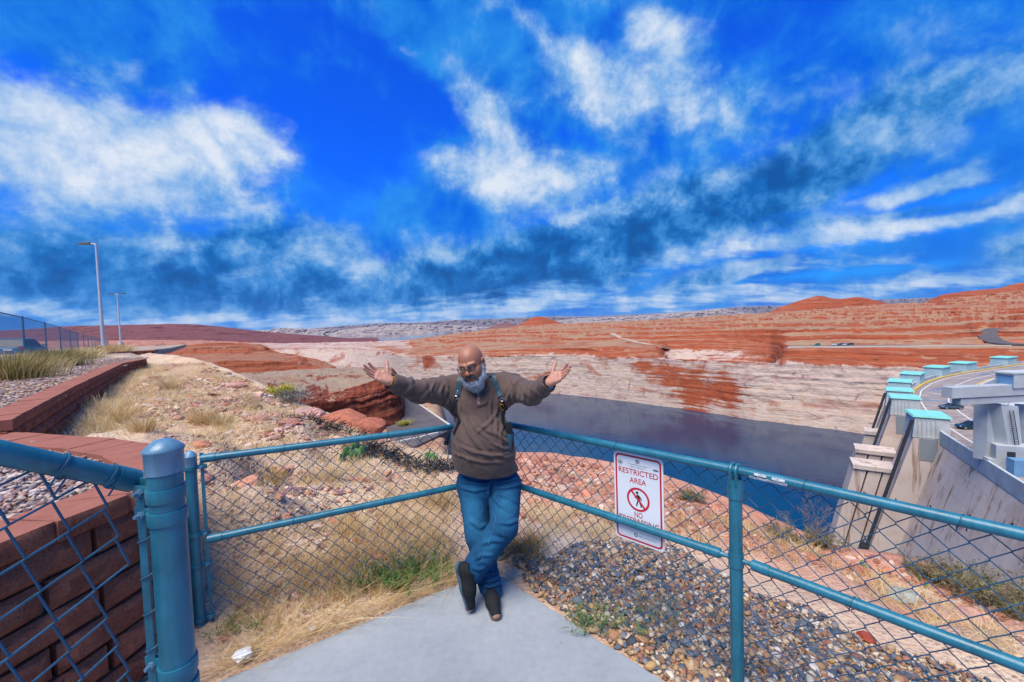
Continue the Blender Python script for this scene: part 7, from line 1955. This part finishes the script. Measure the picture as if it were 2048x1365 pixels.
# -- separate plants
def plant(px, py, n, h, spread, lean, pal, label, cat='plant', name='grass_tuft', group=None, width=.0016, seed=0, at=None):
    p = gpx(px, py) if at is None else Vector(at)
    if p is None: return
    r = np.random.default_rng(seed + 300); a = r.uniform(0, 2 * math.pi, n); rr = np.abs(r.normal(0, spread, n)); q = np.stack([rr * np.cos(a), rr * np.sin(a), np.full(n, -.01)], 1)
    o = blade_obj(name, [blades(q, h * r.uniform(.5, 1.15, n), r, lean, width, pal, .5, a + r.normal(0, .5, n))], label=label, cat=cat, group=group); o.location = p; return o
for i, (px, py, h, lb) in enumerate([(408, 848, .30, 'straw yellow grass tuft, largest on the open bank'), (440, 850, .22, 'paler grass tuft touching the largest one'), (235, 842, .30, 'golden tuft at the foot of the long wall'), (192, 862, .28, 'straw tuft in front of the wall corner'), (285, 862, .22, 'small straw tuft right of the golden one'), (340, 778, .42, 'broad pale tuft halfway up the bank'),
                                    (545, 965, .20, 'golden tuft seen through the left mesh below the rail'), (660, 960, .22, 'upright yellow tuft through the left mesh'), (878, 1010, .24, 'greenish yellow tuft just left of the man'), (700, 895, .12, 'short tuft by the prickly pear at the left')]):
    plant(px, py, 420, h, .07 * (1 + i % 3 * .25), .42, STRAW + (GOLD if i % 2 == 0 else []), lb, 'grass', width=.0020 if py < 900 else .0013, seed=i)
for i, (px, d, h, w, pal, lb) in enumerate([(18, 8.3, .62, .34, [(.34, .27, .10), (.42, .34, .15), (.22, .20, .08), (.48, .38, .19)], 'large bushy grass at the left picture edge before the tall fence'), (52, 9.5, .36, .22, STRAW, 'pale straw grass right of the large bushy one'), (108, 12.0, .62, .34, [(.30, .26, .11), (.40, .32, .15), (.20, .19, .08)], 'rounded olive and straw bush under the tall fence'),
                                           (86, 11.5, .38, .26, STRAW, 'pale straw grass just left of the rounded bush'), (160, 17, .5, .35, STRAW, 'low straw bush left of the nearer light pole'), (203, 26, .55, .45, STRAW + GOLD, 'straw clump hugging the light pole footing'), (228, 30, .6, .5, GOLD + STRAW, 'golden clump between the two light poles')]):
    v = ray(px, 690); x = v.x / v.y * d
    plant(0, 0, 1500, h, w, .38, pal, lb, 'bush', 'grass_bush', None, .004 + d * .0002, 40 + i, (x, d, float(upper_z(x, d)) + .02))
# green weeds: leafy stems
def weed(px, py, n, h, spread, pal, label, seed, leaf=.012, name='green_weed', cat='plant', at=None):
    p = gpx(px, py) if at is None else Vector(at)
    if p is None: return
    r = np.random.default_rng(seed); V, Q, C = [], [], []; k = 0
    sets_ = []
    a = r.uniform(0, 2 * math.pi, n); rr = np.abs(r.normal(0, spread, n)); base = np.stack([rr * np.cos(a), rr * np.sin(a) * .7, np.zeros(n)], 1); H = h * r.uniform(.5, 1.1, n)
    sets_.append(blades(base, H, r, .45, .0011, pal, .4, a))
    m = 16; b2 = np.repeat(base, m, 0); aa = np.repeat(a, m); t_ = np.tile(np.linspace(.25, 1, m), n); l_ = .45
    pos_ = b2 + (np.repeat(H, m) * t_)[:, None] * np.stack([np.cos(aa) * l_ * 1.2, np.sin(aa) * l_ * 1.2, np.ones(n * m) * .85], 1) + r.normal(0, .008, (n * m, 3))
    sets_.append(blades(pos_, leaf * r.uniform(.6, 1.5, n * m), r, 1.2, leaf * .16, pal, .3))
    o = blade_obj(name, sets_, label=label, cat=cat); o.location = p; return o
GREEN = [(.07, .16, .04), (.10, .20, .05), (.05, .12, .035), (.14, .22, .07)]
weed(795, 1170, 60, .17, .16, GREEN, 'feathery green weed at the pad edge left of the man', 1, .022)
weed(850, 1150, 46, .17, .12, GREEN, 'green weed nearest the raised shoe', 2, .022)
weed(735, 1165, 36, .13, .10, GREEN, 'smaller green weed left of the feathery one', 3, .02)
weed(1190, 1255, 40, .13, .13, [(.16, .24, .10), (.2, .27, .12), (.11, .2, .07)], 'pale green weed beside the right pad edge', 4, .016)
weed(1290, 1235, 26, .14, .13, [(.20, .27, .13), (.24, .3, .16)], 'thin pale weed in the gravel below the sign', 5, .014)
weed(470, 1265, 14, .10, .07, GREEN, 'tiny green sprig beside the left terminal post', 6, .015)
weed(562, 796, 60, .30, .16, [(.42, .40, .04), (.5, .45, .06), (.34, .33, .05)], 'bright yellow flowering shrub on the crest', 7, .05, 'yellow_shrub', 'shrub')
weed(585, 806, 60, .30, .18, [(.28, .27, .24), (.33, .31, .27)], 'grey dry shrub beside the yellow one', 8, .05, 'grey_shrub', 'shrub')
weed(0, 0, 60, 1.7, .9, [(.42, .40, .05), (.5, .45, .08), (.30, .30, .06)], 'yellow bush at the roadside below the red bluff', 9, .3, 'yellow_shrub', 'shrub', atz(808, 852, LOW + .3))
for i, (px, py, h, lb) in enumerate([(1880, 1165, .20, 'grey brown low shrub in front of the dam'), (1935, 1178, .22, 'grey brown shrub right of the first on the slope'), (2000, 1215, .30, 'larger grey shrub near the right picture edge'), (2040, 1240, .30, 'dry shrub cut by the right picture edge'), (1560, 1075, .13, 'low olive shrub on the slope beyond the line post'), (1380, 1000, .12, 'small olive shrub right of the sign'), (1640, 1092, .18, 'olive shrub at the foot of the tall dry weed')]):
    weed(px, py, 70, h, .13, [(.22, .18, .10), (.27, .22, .13), (.17, .15, .09), (.20, .2, .10)], lb, 20 + i, .03, 'dry_shrub', 'shrub')
# the tall spindly weed against the water
def spindly(px, py, h, label, seed, n=34, lean=0.0):
    p = gpx(px, py)
    if p is None: return
    r = random.Random(seed); mb = MB()
    def br(a, d, L, rad_, lev):
        b_ = a + d * L; mb.tube([a, a + d * L * .5 + Vector((r.uniform(-1, 1), r.uniform(-1, 1), r.uniform(-1, 1))) * L * .05, b_], [rad_, rad_ * .8, rad_ * .55], 4, caps=False)
        if lev == 0:
            for _ in range(3):
                e = (d + Vector((r.uniform(-1, 1), r.uniform(-1, 1), r.uniform(-.4, .8))) * .8).normalized(); q_ = b_ - d * L * r.uniform(0, .6); mb.tube([q_, q_ + e * L * .35], [rad_ * .6, rad_ * 1.6], 3, caps=False)
            return
        for _ in range(4 if lev > 1 else 3):
            e = (d + Vector((r.uniform(-1, 1), r.uniform(-1, 1), r.uniform(-.3, .7))) * .75).normalized(); br(a + d * L * r.uniform(.4, 1), e, L * r.uniform(.45, .7), rad_ * .55, lev - 1)
    for _ in range(6): br(Vector((r.uniform(-.03, .03), r.uniform(-.03, .03), -.02)), Vector((r.uniform(-.55, .55) + lean, r.uniform(-.4, .4), 1)).normalized(), h * r.uniform(.45, .62), .0028, 3)
    o = mb.build('spindly_weed', simple('weed_stem_%d' % seed, (.27, .19, .13), .9, .1, var=.25), label=label, cat='plant'); o.location = p
spindly(1618, 1100, .62, 'tall spindly dead weed standing against the blue water', 3, lean=.12)
spindly(1545, 1085, .26, 'short spindly weed left of the tall one', 5)
# prickly pears
M_PEAR = simple('cactus_green', (.10, .22, .07), .7, .3, var=.25, scale=20)
def prickly(px, py, s, n, label, seed):
    p = gpx(px, py)
    if p is None: return
    r = random.Random(seed); root = empty('prickly_pear', p, label=label, cat='cactus')
    for i in range(n):
        a = r.uniform(0, 6.28); c = Vector((math.cos(a) * s * r.uniform(.2, 1.6), math.sin(a) * s * r.uniform(.2, 1.2), s * (.65 if i < n * .65 else 1.5)))
        M = Matrix.Rotation(r.uniform(0, 3.14), 4, 'Z') @ Matrix.Rotation(r.uniform(-.45, .45), 4, 'X') @ Matrix.Diagonal((s * .72, s * .14, s * .9, 1))
        mb = MB(); pr_ = [(math.sin(t_) * (1 - .16 * math.cos(t_)), -math.cos(t_)) for t_ in np.linspace(.06, math.pi - .06, 9)]
        mb.lathe(pr_, 12, (0, 0, 0), M); mb.v = [v + np.array(tuple(c)) for v in mb.v]; mb.build('pad', M_PEAR, root, smooth=True, sharp=60)
prickly(712, 914, .085, 7, 'prickly pear with bright pads behind the left rail', 1)
prickly(690, 920, .07, 5, 'lower prickly pear left of the bright one', 2)
prickly(852, 922, .07, 4, 'small prickly pear nearest the man', 3)
prickly(870, 926, .06, 3, 'two padded cactus by the dark twigs', 4)
prickly(1722, 1140, .05, 4, 'prickly pear on the red rock in front of the dam', 5)
prickly(1848, 1172, .04, 3, 'prickly pear among grey shrubs at the dam foot', 6)
prickly(1985, 1195, .06, 5, 'prickly pear at the far right of the slope', 7)
# black burnt twigs
M_TWIG = simple('burnt_twig', (.03, .025, .028), .9, .15, var=.3)
def twigs(px, py, w, n, label, seed, h=.16):
    p = gpx(px, py)
    if p is None: return
    r = random.Random(seed); mb = MB()
    for _ in range(n):
        a = r.uniform(0, 6.28); x, y = r.gauss(0, w), r.gauss(0, w * .5); z = (gz(p.x + x, p.y + y, p.z)) - p.z
        b_ = Vector((x, y, z)); L = r.uniform(.05, .22); d = Vector((math.cos(a), math.sin(a), r.uniform(-.1, .8))).normalized()
        mid = b_ + d * L * .5 + Vector((r.uniform(-1, 1), r.uniform(-1, 1), r.uniform(0, 1))) * L * .15
        mb.tube([b_, mid, b_ + d * L], [.006, .005, .003], 4, caps=False)
    o = mb.build('twig_heap', M_TWIG, label=label, cat='twigs', kind='stuff'); o.location = p + Vector((0, 0, .02))
twigs(665, 858, .30, 260, 'heap of black dead twigs on the crest beside pink boulders', 1)
twigs(770, 912, .22, 200, 'black twig heap through the mesh above the mid rail', 2)
twigs(872, 938, .24, 240, 'dark twig heap just left of the man at hip height', 3)
twigs(740, 900, .12, 60, 'small dark twig heap right of the bright prickly pear', 4)
# litter at the pad edge
m_tis = simple('tissue_paper', (.62, .64, .68), .9, .2, var=.1)
def tissue(px, py, s, label, seed):
    p = atz(px, py, .02); bm = bmesh.new(); bmesh.ops.create_icosphere(bm, subdivisions=4, radius=1)
    for v in bm.verts:
        d = Vector(v.co); k = 1 + .55 * float(fbm(np.array(d.x * 2 + seed), np.array(d.y * 2), np.array(d.z * 2), 4, seed)); v.co = Vector((d.x * s * k * 1.2, d.y * s * k, d.z * s * k * .55))
    me = bpy.data.meshes.new('tissue'); bm.to_mesh(me); bm.free(); o = link('crumpled_tissue', me, m_tis, label=label, cat='litter'); o.location = p + Vector((0, 0, s * .2))
tissue(485, 1312, .040, 'crumpled white tissue on the pad edge by the left post', 1)
tissue(625, 1258, .014, 'small scrap of white paper in straw along the pad edge', 2)
# ------------------------------------------------------------------ the air
m_air = bpy.data.materials.new('clear_desert_air'); m_air.use_nodes = True
_t = NT(m_air.node_tree); _t.n.clear()
_o = _t.new('ShaderNodeOutputMaterial'); _v = _t.new('ShaderNodeVolumePrincipled', {'Color': (.45, .66, 1.0, 1), 'Density': HAZE})
_t.l.new(_v.outputs[0], _o.inputs['Volume'])
mb = MB(); mb.box((0, 23000, -300), (124000, 47000, 2960)); mb.build('haze', m_air, kind='stuff')
